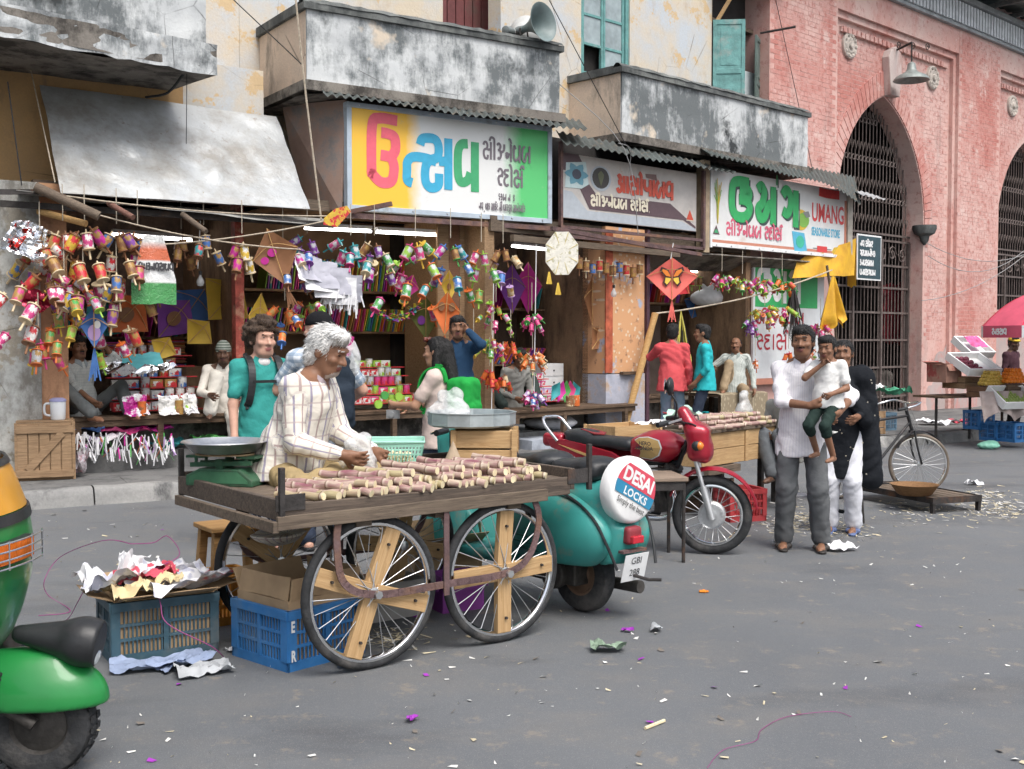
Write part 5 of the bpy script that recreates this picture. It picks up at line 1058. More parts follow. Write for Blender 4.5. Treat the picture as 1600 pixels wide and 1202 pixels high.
put('seat',sdf_mesh('seat',[rbox((.36,0,.80),(.17,.13,.05),.045,k=.03),ell((.25,0,.83),(.12,.13,.055),k=.03)],.011,SEATB),sc);put('seat',sdf_mesh('seat',[rbox((-.02,0,.80),(.18,.125,.05),.045,k=.03),ell((-.1,0,.83),(.12,.12,.05),k=.03)],.011,SEATB),sc)
X90Z=Matrix.Rotation(-PI/2,4,'Y')
sp=put('spare_wheel',sdf_mesh('spare_wheel',[ell((0,0,-.03),(.165,.165,.035),k=.02)],.011,RUBBER),sc,Matrix.Translation((-.325,0,.715))@X90Z@Matrix.Scale(.94,4))
b=MB();b.lathe([(.02,-.045),(.13,-.045),(.185,-.035),(.193,.0),(.19,.04),(.18,.056),(.165,.062),(0,.066)],36,caps=False);cv=b.build('wheel_cover',M('cover_white_vinyl',(.80,.80,.79),.4,.05,6,.25,9),sp,smooth=40)
TC=Matrix(((0,1,0,0),(-1,0,0,0),(0,0,1,.0))+((0,0,0,1),))@Matrix.Identity(4)
TC=Matrix(((0,1,0,0),(-1,0,0,0),(0,0,1,.066),(0,0,0,1)))
def chord(y0,y1,rr=.168,n=14,tilt=0):
 a0=math.asin(max(-1,min(1,y0/rr)));a1=math.asin(max(-1,min(1,y1/rr)));L=[a0+(a1-a0)*i/n for i in range(n+1)]
 return[(rr*math.cos(a),rr*math.sin(a))for a in L]+[(-rr*math.cos(a),rr*math.sin(a))for a in reversed(L)]
CRT=TC@Matrix.Rotation(R(-27),4,'Z')
patch(cv,paint('cover_red',(.62,.07,.11)),CRT,chord(.012,.125),.001,'band');patch(cv,paint('cover_blue',(.03,.22,.38)),CRT,chord(-.058,.010),.001,'band')
latin('DESAI',.108,CRT@Matrix.Translation((0,.028,.004)),WHITEPAINT,cv,align='CENTER',bold=.004,sx=.95);latin('LOCKS',.062,CRT@Matrix.Translation((0.01,-.048,.004)),WHITEPAINT,cv,align='CENTER',bold=.002,space=1.1)
latin('Simply the best',.05,CRT@Matrix.Translation((0,-.105,.003)),paint('cover_black',(.03,.03,.03)),cv,align='CENTER',sx=.8)
tl=put('tail_light',sdf_mesh('tail_light',[rbox((-.36,0,.475),(.035,.055,.048),.02)],.01,M('dull_red_paint',(.25,.035,.045),.5,.2)),sc);b=MB();b.box(-.415,-.385,-.042,.042,.435,.475);b.build('lens',M('red_lens',(.50,.02,.035),.2,.1,coat=.5),tl,bev=.006)
b=MB();b.box(-.39,-.35,-.09,.09,.385,.40);b.build('plate_bracket',RUST,sc)
PT_=Matrix.Translation((-.385,0,.305))@Matrix.Scale(.9,4)@Matrix.Rotation(R(-14),4,'Y')@Matrix(((0,0,-1,0),(-1,0,0,0),(0,1,0,0),(0,0,0,1)))
b=MB();b.X=PT_;b.box(-.10,.10,-.085,.085,0,.003);pl=b.build('number_plate',WHITEPAINT,sc)
INK=paint('plate_ink',(.05,.05,.055));latin('GBI',.06,PT_@Matrix.Translation((0,.025,.006)),INK,pl,align='CENTER');latin('288',.06,PT_@Matrix.Translation((0,-.05,.006)),INK,pl,align='CENTER')
DRIM=M('brown_steel_rim',(.16,.10,.065),.7,.3,9,.2)
for x in(0,1.22):
 w=bpy.data.objects.new('wheel',None);COL.objects.link(w);w.parent=sc;w.matrix_basis=Matrix.Translation((x,0,.218));MW[w.name]=ST@w.matrix_basis;YR=Matrix.Rotation(PI/2,4,'X')
 b=MB();b.lathe([(.125,-.04),(.16,-.048),(.205,-.04),(.218,-.02),(.218,.02),(.205,.04),(.16,.048),(.125,.04)],36,T=YR,caps=False);b.build('tyre',RUBBER,w,smooth=40)
 b=MB();b.lathe([(.0,-.02),(.05,-.025),(.06,-.015),(.10,-.015),(.115,-.038),(.13,-.04),(.13,.04),(.115,.038),(.10,.015),(.05,.025),(0,.02)],30,T=YR,caps=False);b.build('rim',DRIM,w,smooth=40)
b=MB();b.box(-.05,.4,-.06,.12,.16,.32);b.cyl((.1,.1,.22),(.1,.16,.22),.09);b.build('engine',GREASE,sc,bev=.01,smooth=40)
b=MB();b.cyl((.1,-.1,.16),(-.32,-.12,.17),.03,.035);b.build('exhaust',GREASE,sc,smooth=40);b=MB();b.tube([(-.36,0,.26),(-.46,-.03,.245),(-.52,-.06,.25)],.009,6);b.build('tow_hook',IRON,sc)
b=MB();b.cyl((1.13,.07,.75),(1.22,.07,.22),.018);b.build('fork',TEALP,sc,smooth=40)
# red motorcycle
REDP=M('red_metallic_paint',(.36,.012,.03),.3,.1,4,coat=.6,metal=.25);MGOLD=paint('tank_gold',(.55,.36,.14));SILV=M('silver_alloy',(.60,.61,.62),.35,.15,12,metal=.7)
mf=Vector((.69,-.72,0)).normalized();ml=Vector((-mf.y,mf.x,0));fw=gnd(1112,866);SCL=.92;mo=fw-mf*1.22*SCL
MT=Matrix(((mf.x,ml.x,0,mo.x),(mf.y,ml.y,0,mo.y),(0,0,1,0),(0,0,0,1)))@Matrix.Scale(SCL,4)
mb=thing('motorcycle','red motorcycle with black seat parked behind the scooter','motorcycle',MT)
tank=[ell((.72,0,.80),(.25,.135,.13),k=.04),rbox((.66,0,.77),(.20,.11,.09),.06,k=.05),rbox((.7,0,.60),(.4,.3,.07),.02,op='sub',k=.02),rbox((.68,0,.70),(.35,.035,.12),.01,op='sub',k=.02)]
tk=put('tank',sdf_mesh('tank',tank,.010,REDP),mb)
for s_ in(-1,1):
 P=[(x,z)for x,z in((.50,.74),(.60,.71),(.72,.705),(.80,.74),(.83,.80),(.80,.855),(.70,.875),(.60,.865),(.55,.84),(.66,.79),(.52,.775))]
 def surf(x,z):return s_*(.133*math.sqrt(max(.05,1-((x-.72)/.27)**2-((z-.8)/.15)**2))+.022)
 for nm,mt,k,off in(('decal_edge',WHITEPAINT,1.08,0),('decal',MGOLD,1.0,.003)):
  b=MB();cx,cz=.68,.79;vs=[(cx+(x-cx)*k,surf(cx+(x-cx)*k,cz+(z-cz)*k)+s_*off,cz+(z-cz)*k)for x,z in P];b.add(vs+[(cx,surf(cx,cz)+s_*off,cz)],[(i,(i+1)%len(P),len(P))for i in range(len(P))]);b.build(nm,mt,tk)
 TX=Matrix.Translation((.69+s_*0,s_*.166,.815))@Matrix(((s_*1 if s_<0 else-1,0,0,0),(0,0,s_,0),(0,1,0,0),(0,0,0,1)))
 if s_<0:TX=Matrix.Translation((.69,-.168,.815))@UP
 else:TX=Matrix.Translation((.69,.168,.815))@Matrix(((-1,0,0,0),(0,0,1,0),(0,1,0,0),(0,0,0,1)))
 latin('HERO',.042,TX,INK,tk,align='CENTER',bold=.001,sx=1.1);latin('HONDA',.042,TX@Matrix.Translation((-.005,-.038,0)),INK,tk,align='CENTER',bold=.001,sx=1.1)
put('seat',sdf_mesh('seat',[rbox((.12,0,.80),(.36,.115,.045),.04,k=.03),ell((.40,0,.79),(.16,.12,.05),k=.03),ell((-.12,0,.845),(.2,.12,.05),k=.04)],.011,[SEATB,REDP]),mb)
for x,z in((.02,.868),(.34,.828)):b=MB();b.prism([(-.12,-.06),(.05,-.08),(.10,0),(.05,.08),(-.12,.06),(-.06,0)],0,.008,T=Matrix.Translation((x,0,z))@Matrix.Rotation(R(10 if x<.1 else-3),4,'Y'));b.build('seat_patch',M('seat_red',(.22,.025,.03),.6,.2),mb)
for s_ in(-1,1):
 b=MB();b.prism([(-.45,.80),(-.40,.72),(.05,.62),(.42,.58),(.46,.66),(.3,.73),(-.2,.80)],s_*.105-.012,s_*.105+.012,T=UP);p_=b.build('side_panel',REDP,mb,bev=.008);b=MB();b.prism([(-.30,.755),(-.1,.70),(.2,.64),(.40,.605),(.40,.62),(.0,.70)],-s_*.12-.003,-s_*.12+.003,T=UP);b.build('side_stripe',MGOLD,p_)
 b=MB();b.cyl((.02,s_*.13,.33),(-.02,s_*.13,.66),.016);b.cyl((.01,s_*.13,.42),(-.02,s_*.13,.62),.032);b.build('shock_absorber',REDP,mb,smooth=40)
 b=MB();b.cyl((1.22,s_*.075,.30),(1.03,s_*.075,.84),.018,n=12);b.cyl((1.22,s_*.075,.30),(1.145,s_*.075,.515),.028,n=12);FRK=b
 b=MB();b.cyl((.0,s_*.10,.3),(.5,s_*.1,.34),.018);b.build('swing_arm',BLACK,mb,smooth=40)
b=MB();b.tube(spline([(-.30,-.13,.78),(-.44,-.13,.90),(-.50,-.10,.965),(-.52,0,.975),(-.50,.10,.965),(-.44,.13,.90),(-.30,.13,.78)],5),.014,8);b.build('grab_rail',CHROME,mb,smooth=60)
put('tail',sdf_mesh('tail',[rbox((-.42,0,.78),(.12,.09,.06),.04)],.011,[REDP]),mb)
b=MB();b.sheet(lambda u,v:(-.02+.33*math.cos(R(60+110*u))-.02,(v-.5)*.14,.3+.35*math.sin(R(60+110*u))),14,3,thick=.006);b.build('rear_mudguard',BLACK,mb,smooth=50)
b=MB();b.box(.45,.78,-.09,.09,.28,.50);b.cyl((.74,0,.48),(.86,0,.66),.075);b.cyl((.6,-.12,.38),(.6,.12,.38),.10,n=16)
for i in range(5):b.box(.70,.86,-.10,.10,.50+.03*i,.512+.03*i)
b.build('engine',GREASE,mb,smooth=30);b=MB();b.tube(spline([(.84,-.05,.52),(.92,-.07,.38),(.84,-.1,.25),(.5,-.13,.24),(.1,-.16,.27)],5),.022,8);b.cyl((.1,-.16,.27),(-.45,-.17,.36),.042,.048,n=14);b.build('exhaust',CHROME,mb,smooth=50)
b=MB();b.tube([(.98,0,.86),(.82,0,.50),(.7,0,.26),(.4,0,.26),(.2,0,.62),(.9,0,.68)],.02,8);b.tube([(.2,0,.62),(-.35,.05,.70)],.016,8);b.build('frame',BLACK,mb,smooth=50)
b=MB();b.tube(spline([(.62,-.12,.30),(.80,-.2,.32),(.80,-.22,.50),(.88,-.2,.55)],4),.014,8);b.build('crash_guard',CHROME,mb,smooth=50)
b=MB();b.tube([(.35,.13,.28),(.33,.2,.02)],.011,6);b.build('side_stand',IRON,mb)
st=bpy.data.objects.new('front_end',None);COL.objects.link(st);st.parent=mb;TS=Matrix.Translation((1.22,0,0))@Matrix.Rotation(R(33),4,'Z')@Matrix.Translation((-1.22,0,0));st.matrix_basis=TS;MW[st.name]=MT@TS
for s_ in(-1,1):b=MB();b.cyl((1.22,s_*.085,.30),(1.06,s_*.085,.86),.017,n=12);b.cyl((1.225,s_*.085,.28),(1.155,s_*.085,.53),.027,n=12);b.build('fork_leg',SILV,st,smooth=40)
wheel(st,Matrix.Translation((1.22,0,.305)),.305,.038,rimw=.018,hubr=.035,hubw=.11,nsp=24,spoke_r=1.4,rim=CHROME,flat=1.0)
b=MB();b.lathe([(.02,-.05),(.095,-.05),(.105,-.03),(.105,.03),(.09,.045),(.03,.05)],28,T=Matrix.Translation((1.22,0,.305))@Matrix.Rotation(PI/2,4,'X'))
for k in range(18):b.box(1.22+.08*math.cos(k*.349)-.006,1.22+.08*math.cos(k*.349)+.006,-.056,.052,.305+.08*math.sin(k*.349)-.006,.305+.08*math.sin(k*.349)+.006)
b.build('drum_brake',SILV,st,smooth=30)
b=MB();b.sheet(lambda u,v:(1.22+(.335+.012*math.sin(PI*v))*math.cos(R(8+150*u)),(v-.5)*.12,.315+(.335+.025*math.sin(PI*v))*math.sin(R(8+150*u))),24,6,thick=.006);b.build('front_mudguard',REDP,st,smooth=60)
put('headlamp_fairing',sdf_mesh('headlamp_fairing',[rbox((1.12,0,.86),(.085,.15,.14),.06,k=.03),cap((1.08,-.07,.95),(1.0,-.04,1.09),.06,.045,k=.06),cap((1.08,.07,.95),(1.0,.04,1.09),.06,.045,k=.06),ell((1.16,0,.80),(.07,.11,.10),k=.04)],.010,REDP),st)
b=MB();b.lathe([(.0,.0),(.10,-.005),(.105,-.02),(.105,-.04)],24,T=Matrix.Translation((1.205,0,.84))@Matrix.Rotation(PI/2,4,'Y'));b.build('headlamp',M('lamp_glass',(.70,.74,.76),.08,.05,coat=1),st,smooth=50)
AMB=M('amber_lens',(.75,.20,.02),.25,.1,coat=.5)
for s_ in(-1,1):
 b=MB();b.cyl((1.10,s_*.11,.85),(1.11,s_*.18,.85),.02,.03);b.ball((1.115,s_*.20,.85),(.04,.03,.038),10,8);i_=b.build('indicator',BLACK,st,smooth=50);b=MB();b.ball((1.135,s_*.20,.85),(.034,.032,.034),10,8);b.build('lens',AMB,i_,smooth=50)
 b=MB();b.tube(spline([(1.04,s_*.04,.93),(1.0,s_*.12,1.02),(.93,s_*.28,1.03),(.86,s_*.36,1.02)],5),.013,8);hb=b.build('handlebar',BLACK,st,smooth=50);b=MB();b.cyl((.92,s_*.29,1.03),(.84,s_*.385,1.015),.02);b.build('grip',BLACK,hb,smooth=50);b=MB();b.bar((1.0,s_*.2,1.05),(.92,s_*.37,1.03),.008,.014);b.build('lever',SILV,hb)
for s_ in(-1,):
 b=MB();b.tube(spline([(.95,s_*.22,1.04),(.97,s_*.27,1.16),(.93,s_*.28,1.24)],5),.008,6);mr_=b.build('mirror',BLACK,st,smooth=50);b=MB();b.ball((.92,s_*.28,1.30),(.03,.10,.07),14,8);b.build('mirror_housing',BLACK,mr_,smooth=50)
 b=MB();b.ball((.885,s_*.28,1.30),(.006,.09,.06),14,8);b.build('mirror_glass',CHROME,mr_,smooth=50)
for k in range(3):b=MB();b.tube(spline([(1.0,.1-.1*k,1.02),(1.10,.1-.12*k,1.06-.03*k),(1.08,.05-.06*k,.93),(.98,0,.8)],5),.006,5);b.build('cable',BLACK,st)
wheel(mb,Matrix.Translation((0,0,.305)),.305,.042,rimw=.018,hubr=.06,hubw=.12,nsp=24,spoke_r=1.4)
# auto rickshaw at the left edge
GRNP=M('rickshaw_green_paint',(.015,.20,.045),.35,.1,4,coat=.35,dirt=(.03,.15,.05),dlo=.55,dhi=.75);YELP=M('rickshaw_yellow_paint',(.62,.29,.025),.35,.1,4,coat=.3)
af=Vector((.995,.06,0)).normalized();al=Vector((-af.y,af.x,0));ao=Vector((-1.62,3.93,0));AT=Matrix(((af.x,al.x,0,ao.x),(af.y,al.y,0,ao.y),(0,0,1,0),(0,0,0,1)))
ar=thing('auto_rickshaw','green and yellow three wheeled auto rickshaw cut off by the left edge','auto rickshaw',AT)
prof=[(z_,x_-.07)for z_,x_ in[(.26,-.26),(.32,-.2),(.40,-.14),(.46,-.09),(.55,-.05),(.68,-.015),(.80,-.01),(.875,-.02),(.92,-.03),(1.04,-.075),(1.10,-.11),(1.14,-.13),(1.35,-.24),(1.6,-.36),(1.75,-.45)]]
def xf(z):
 for(z0,x0),(z1,x1)in zip(prof,prof[1:]):
  if z<=z1:return x0+(x1-x0)*(z-z0)/(z1-z0)
 return prof[-1][1]
def shell(z0,z1,off,mat,nm,nz=8,th=(-90,90),ext=1.1):
 b=MB()
 def fn(u,v):
  z=z0+(z1-z0)*v;L=40
  a=u*(2*ext+2.0)
  if a<ext:return(xf(z)-.36-(ext-a)+0,-.5-off,z)
  if a>ext+2.0:return(xf(z)-.36-(a-ext-2.0),.5+off,z)
  t_=R(-90+90*(a-ext));return(xf(z)-.36+(.36+off)*math.cos(t_),(.5+off)*math.sin(t_),z)
 b.sheet(fn,40,nz,thick=.01);return b.build(nm,mat,ar,smooth=50)
bd_=shell(.26,.885,0,GRNP,'front_panel',18);shell(.925,1.075,0,YELP,'yellow_band',6);shell(.887,.923,.008,BLACK,'trim_strip',2);shell(1.077,1.10,.008,BLACK,'windscreen_gasket',2)
shell(1.10,1.6,-.012,M('windscreen_glass',(.55,.60,.62),.08,.05,alpha=.35,spec=.8),'windscreen',6);shell(1.6,1.75,.0,BLACK,'windscreen_frame',3);shell(1.75,1.752,.05,M('hood_canvas',(.3,.22,.05),.8,.2),'roof',1)
b=MB();b.box(-1.4,-.15,-.45,.45,.38,.41);b.build('floor',BLACK,ar)
put('front_mudguard',sdf_mesh('front_mudguard',[ell((-.025,0,.265),(.235,.125,.165),k=.02),cap((-.2,0,.36),(.04,0,.40),.08,.045,k=.06),ell((-.025,0,.2),(.21,.095,.205),op='sub',k=.01),rbox((0,0,.05),(.6,.4,.2),.01,op='sub',k=.01)],.010,GRNP),ar)
put('headlamp',sdf_mesh('headlamp',[cap((-.08,-.02,.50),(.14,-.02,.47),.032,.082,k=.02),cap((.13,-.02,.47),(.17,-.02,.465),.084,.08,k=.02),rbox((.31,-.02,.46),(.12,.2,.2),.01,op='sub',Rm=[[.98,0,.19],[0,1,0],[-.19,0,.98]],k=.005)],.009,BLACK),ar)
b=MB();b.ball((.172,-.02,.463),(.012,.075,.074),20,12);b.build('headlamp_lens',MATS['lamp_glass'],ar,smooth=50)
b=MB();b.sheet(lambda u,v:(xf(.8)-.36+.385*math.cos(R(-35+40*u)),.525*math.sin(R(-35+40*u)),.765+.075*v),12,3,thick=.03);ih=b.build('indicator',BLACK,ar,smooth=40)
b=MB();b.sheet(lambda u,v:(xf(.8)-.36+.392*math.cos(R(-24+27*u)),.532*math.sin(R(-24+27*u)),.770+.066*v),8,3,thick=.004);b.build('lens',M('orange_lens',(.80,.17,.01),.25,.15,40,.3,90,coat=.5),ih,smooth=40)
for i in range(4):z=.762+.028*i;b=MB();b.tube([(xf(.8)-.36+.412*math.cos(R(-35+4.2*k)),.552*math.sin(R(-35+4.2*k)),z)for k in range(11)],.003,6);b.build('guard_wire',CHROME,ih,smooth=60)
for a_ in(-35,-20,-5,6.5):b=MB();b.tube([(xf(.8)-.36+.412*math.cos(R(a_)),.552*math.sin(R(a_)),.755+.1*k)for k in(0,1)],.004,6);b.build('guard_wire',CHROME,ih)
w=bpy.data.objects.new('wheel',None);COL.objects.link(w);w.parent=ar;w.matrix_basis=Matrix.Translation((-.02,0,.182))@Matrix.Scale(.91,4);MW[w.name]=AT@w.matrix_basis;YR=Matrix.Rotation(PI/2,4,'X')
b=MB();b.lathe([(.11,-.045),(.15,-.058),(.185,-.05),(.2,-.03),(.2,.03),(.185,.05),(.15,.058),(.11,.045)],36,T=YR,caps=False);b.build('tyre',RUBBER,w,smooth=40)
trd=MB();trd.box(-.012,.012,-.045,-.01,.197,.206);trd.box(-.012,.012,.01,.045,.197,.206);TRM=trd.mesh('tread',RUBBER)
for k in range(30):put('tread',TRM,w,Matrix.Rotation(R(12*k),4,'Y'))
b=MB();b.lathe([(0,-.05),(.045,-.05),(.05,-.02),(.10,-.03),(.118,-.048),(.12,.048),(.1,.03),(0,.05)],28,T=YR,caps=False);b.build('rim',GREASE,w,smooth=40)
b=MB();b.tube(spline([(-.22,-.075,.42),(-.16,-.08,.30),(-.02,-.08,.20)],5),.024,8);b.build('swing_arm',GREASE,ar,smooth=50)
b=MB();b.tube([(-.155+.03*math.cos(t_*.9),-.09+.03*math.sin(t_*.9),.24+.0022*t_)for t_ in range(70)],.008,6);b.build('spring',BLACK,ar,smooth=60)
# bicycle
BFR=M('bicycle_black',(.02,.02,.022),.45,.3,12,dirt=(.12,.10,.09),dlo=.55,dhi=.75)
fwp=gnd(1435,772);rdir=Vector((-.93,-.37,0)).normalized();bs=.90
bT=Matrix(((-rdir.x,rdir.y,0,fwp.x),(-rdir.y,-rdir.x,0,fwp.y),(0,0,1,0),(0,0,0,1)))@Matrix.Scale(bs,4)
bi=thing('bicycle','black roadster bicycle standing behind the woman in the dark shawl','bicycle',bT)
OT=M('dusty_tyre',(.15,.12,.095),.85,.3,9)
wheel(bi,Matrix.Translation((0,0,.33))@Matrix.Rotation(R(-24),4,'Z'),.33,.019,nsp=28,tyre=OT);wheel(bi,Matrix.Translation((-1.08,0,.33)),.33,.019,nsp=28,tyre=OT)
def bt(nm,pts,r=.015,mt=None):b=MB();b.tube(pts,r,8);return b.build(nm,mt or BFR,bi,smooth=50)
H_=(-.16,0,.86);BBk=(-.62,0,.30);SE=(-.78,0,.80)
bt('frame',[H_,SE]);bt('frame',[(-.14,0,.78),BBk]);bt('frame',[SE,BBk]);bt('frame',[(-.1,0,.70),(-.18,0,.92)],.019)
for s_ in(-1,1):bt('stay',[(-.78,s_*.02,.78),(-1.08,s_*.05,.33)],.009);bt('stay',[(-.62,s_*.03,.30),(-1.08,s_*.05,.33)],.010);bt('fork',spline([(-.1,s_*.04,.70),(-.06,s_*.05,.5),(0,s_*.05,.33)],4),.011);bt('brake_rod',[(-.17,s_*.03,.98),(-.02,s_*.03,.70)],.004,CHROME)
bt('stem',[(-.18,0,.92),(-.2,0,1.0)],.013,CHROME)
hb=bt('handlebar',spline([(-.42,.27,.96),(-.28,.27,.99),(-.17,.2,1.02),(-.16,0,1.0),(-.17,-.2,1.02),(-.28,-.27,.99),(-.42,-.27,.96)],6),.011,CHROME)
for s_ in(-1,1):b=MB();b.cyl((-.40,s_*.27,.963),(-.52,s_*.27,.945),.016);b.build('grip',BLACK,hb,smooth=50)
put('saddle',sdf_mesh('saddle',[ell((-.88,0,.92),(.12,.10,.045),k=.03),cap((-.8,0,.925),(-.66,0,.92),.04,.022,k=.03)],.012,M('brown_leather',(.09,.05,.03),.5,.2)),bi);bt('seat_post',[(-.78,0,.78),(-.80,0,.90)],.012)
b=MB();b.lathe([(.03,-.003),(.095,-.003),(.10,0),(.095,.003),(.03,.003)],26,T=Matrix.Translation((-.62,-.05,.30))@Matrix.Rotation(PI/2,4,'X'));b.build('chainring',CHROME,bi)
bt('crank',[(-.62,-.06,.30),(-.55,-.065,.15)],.010,CHROME);bt('crank',[(-.62,.06,.30),(-.69,.065,.45)],.010,CHROME)
for x,y,z in((-.55,-.1,.15),(-.69,.1,.45)):b=MB();b.box(x-.04,x+.04,y-.035,y+.035,z-.012,z+.012);b.build('pedal',BLACK,bi)
for cx in(0,-1.08):b=MB();b.sheet(lambda u,v,cx=cx:(cx+.355*math.cos(R((20 if cx==0 else 30)+130*u)),(v-.5)*.06,.33+(.355+.01*math.sin(PI*v))*math.sin(R((20 if cx==0 else 30)+130*u))),20,4,thick=.003);b.build('mudguard',BFR,bi,smooth=60)
bt('stand',[(-1.08,.1,.33),(-1.2,.14,0)],.009,IRON);bt('stand',[(-1.08,-.1,.33),(-1.2,-.14,0)],.009,IRON)
b=MB();b.box(-1.3,-.9,-.07,.07,.70,.715);b.build('carrier',IRON,bi)
# second sugarcane cart at the right
rx=Vector((.66,.75,0)).normalized();ro=Vector((1.60,9.55,0));RT=Matrix(((rx.x,-rx.y,0,ro.x),(rx.y,rx.x,0,ro.y),(0,0,1,0),(0,0,0,1)))
rc=thing('handcart','smaller sugarcane stall of pine boxes behind the red motorcycle','cart',RT);ZR=.72
for i in range(5):b=MB();b.box(-.03,1.5,-.02+.16*i,.13+.16*i,ZR,ZR+.025);b.build('deck_plank',WOOD_OLD,rc,bev=.003)
for k,(x0,x1)in enumerate(((0,.70),(.72,1.42))):
 for i in range(2):b=MB();b.box(x0,x1,.0,.015,ZR-.28+.14*i,ZR-.145+.14*i);b.build('box_board',WOOD_RAW,rc,bev=.003)
 b=MB();b.box(x0-.02,x0+.03,-.012,-.001,ZR-.28,ZR-.01);b.build('batten',WOOD_RAW,rc)
b=MB();b.box(-.015,-.001,.02,.76,ZR-.28,ZR-.005);b.build('box_side',WOOD_RAW,rc);b=MB();b.box(1.42,1.435,.02,.76,ZR-.28,ZR-.005);b.build('box_side',WOOD_RAW,rc)
b=MB();b.box(.0,1.42,.02,.76,ZR-.285,ZR-.27);b.build('box_bottom',WOOD_OLD,rc)
for x in(.12,.40,1.1,1.36):
 for y in(.06,.68):b=MB();b.bar((x,y,0),(x,y,ZR-.287),.045,.045);b.build('leg',IRON,rc)
b=MB();b.box(.02,.55,-.05,.12,ZR-.35,ZR-.29);b.build('bearer',WOOD_OLD,rc)
r_=random.Random(4)
for lay in range(3):
 for i in range(15-2*lay):cane(RT,.12+.085*i+.05*lay+r_.uniform(-.02,.02),-.03+.05*lay+r_.uniform(-.03,.03),ZR+.045+.036*lay,-PI/2+R(38+r_.uniform(-10,10)),0,r_.randrange(6),'cut piece of sugarcane in the row on the stall behind the motorcycle','sugarcane row on the stall behind the motorcycle')
crate('wooden_crate','low pine tray box behind the motorcycle headlamp',RT@place((-.62,.45,ZR-.02),R(-8)),.55,.35,.10,WOOD_RAW,1)
b=MB();b.box(-.6,0,.4,.8,ZR-.06,ZR-.022);b.build('side_board',WOOD_OLD,rc)
paper('plastic_sheet','pale green plastic bag lying on the right sugarcane stall',RT@place((.25,.35,ZR+.06),R(20)),.4,.25,M('pale_green_poly',(.50,.74,.62),.4,.1,alpha=.85),.07,31,'bag');paper('plastic_sheet','white paper sheet on the left of the right stall',RT@place((-.05,.45,ZR+.05),R(5)),.3,.2,WPAPER,.03,32,'paper')
bag('plastic_bag','clear bag of cane chips at the far end of the right stall',RT@place((1.3,.35,ZR+.02)),(.10,.08,.22),PLASTIC,12)
q=gnd(1190,820);plastic_crate('plastic_crate','red plastic crate on the road under the right sugarcane stall',frame((q.x-.24,q.y+.1,0),(.95,.3,0)),.34,.3,.27,M('red_crate_plastic',(.42,.045,.05),.5,.2,6,dirt=(.28,.07,.07),dlo=.5,dhi=.72),3,10)
q=gnd(1105,818);crate('wooden_crate','rough wooden box in the shade behind the motorcycle wheel',frame((q.x-.1,q.y+.6,0),(.9,.4,0)),.5,.3,.28,WOOD_DK,2)
pb,pt=C.V(976,668,.15),C.V(1024,490,.25);b=MB();n=9;b.tube([pb.lerp(pt,i/n)for i in range(n+1)],[.045+(.006 if i%2 else 0)for i in range(n+1)],10);tag(b.build('bamboo_pole',BAMBOO,smooth=40),'leaning bamboo pole in front of the orange papered pier','pole')
rp0,rp1=pt,C.V(1300,422,.35);RLINE=sag(rp0,rp1,.10,16);b=MB();b.tube(RLINE,.012,6);tag(b.build('rope',ROPE,smooth=60),'pale rope stretched from the bamboo pole to the yellow banner pole','rope')
b=MB();b.tube([C.V(1292,415,.3),C.V(1302,480,.3),C.V(1308,545,.3)],.022,8);tag(b.build('banner_pole',WOOD_OLD,smooth=50),'thin wooden pole carrying the yellow banner','pole')
t=NT('yellow_cloth');t.col(t.mix(t.rng(t.noise(5,6),.35,.7),(.66,.38,.02),(.50,.26,.02))).set(Roughness=.7).bump(t.noise(6,5,.5,t.map((1,1,.3))),.5,.05);YCL=t.m
b=MB();q0,q1,q2,q3=C.L(1245,408,.05),C.L(1340,372,.12),C.L(1240,434,.15),C.L(1336,432,.2)
b.sheet(lambda u,v:q0.lerp(q1,u).lerp(q2.lerp(q3,u),v)+Vector((0,.03*math.sin(u*14+v),.02*vnoise(u*5,v*3))),24,6,thick=.004);o=b.build('yellow_banner',YCL,smooth=60);o.matrix_basis=C.M;tag(o,'yellow cloth banner hung below the white and green sign','banner')
q0,q1=C.L(1292,432,.35),C.L(1312,432,.5);b=MB()
b.sheet(lambda u,v:q0.lerp(q1,.5)+Vector(((u-.5)*(.1+.62*v)*(1 if v<.85 else .7+.3*math.cos(u*9)),.10*math.sin(u*11)*v,-v*(.78+.1*math.sin(u*7)))),24,12,thick=.004);o=b.build('yellow_banner',YCL,smooth=60);o.matrix_basis=C.M;tag(o,'folded yellow cloth hanging from the banner pole','banner')
b=MB();q0=C.L(1338,380,.1);b.sheet(lambda u,v:q0+Vector(((u)*.06,.2*u,-.75*v+.02*math.sin(u*9))),6,6,thick=.004);o=b.build('yellow_banner',YCL,smooth=60);o.matrix_basis=C.M;tag(o,'narrow yellow cloth strip at the right end of the white sign','banner')
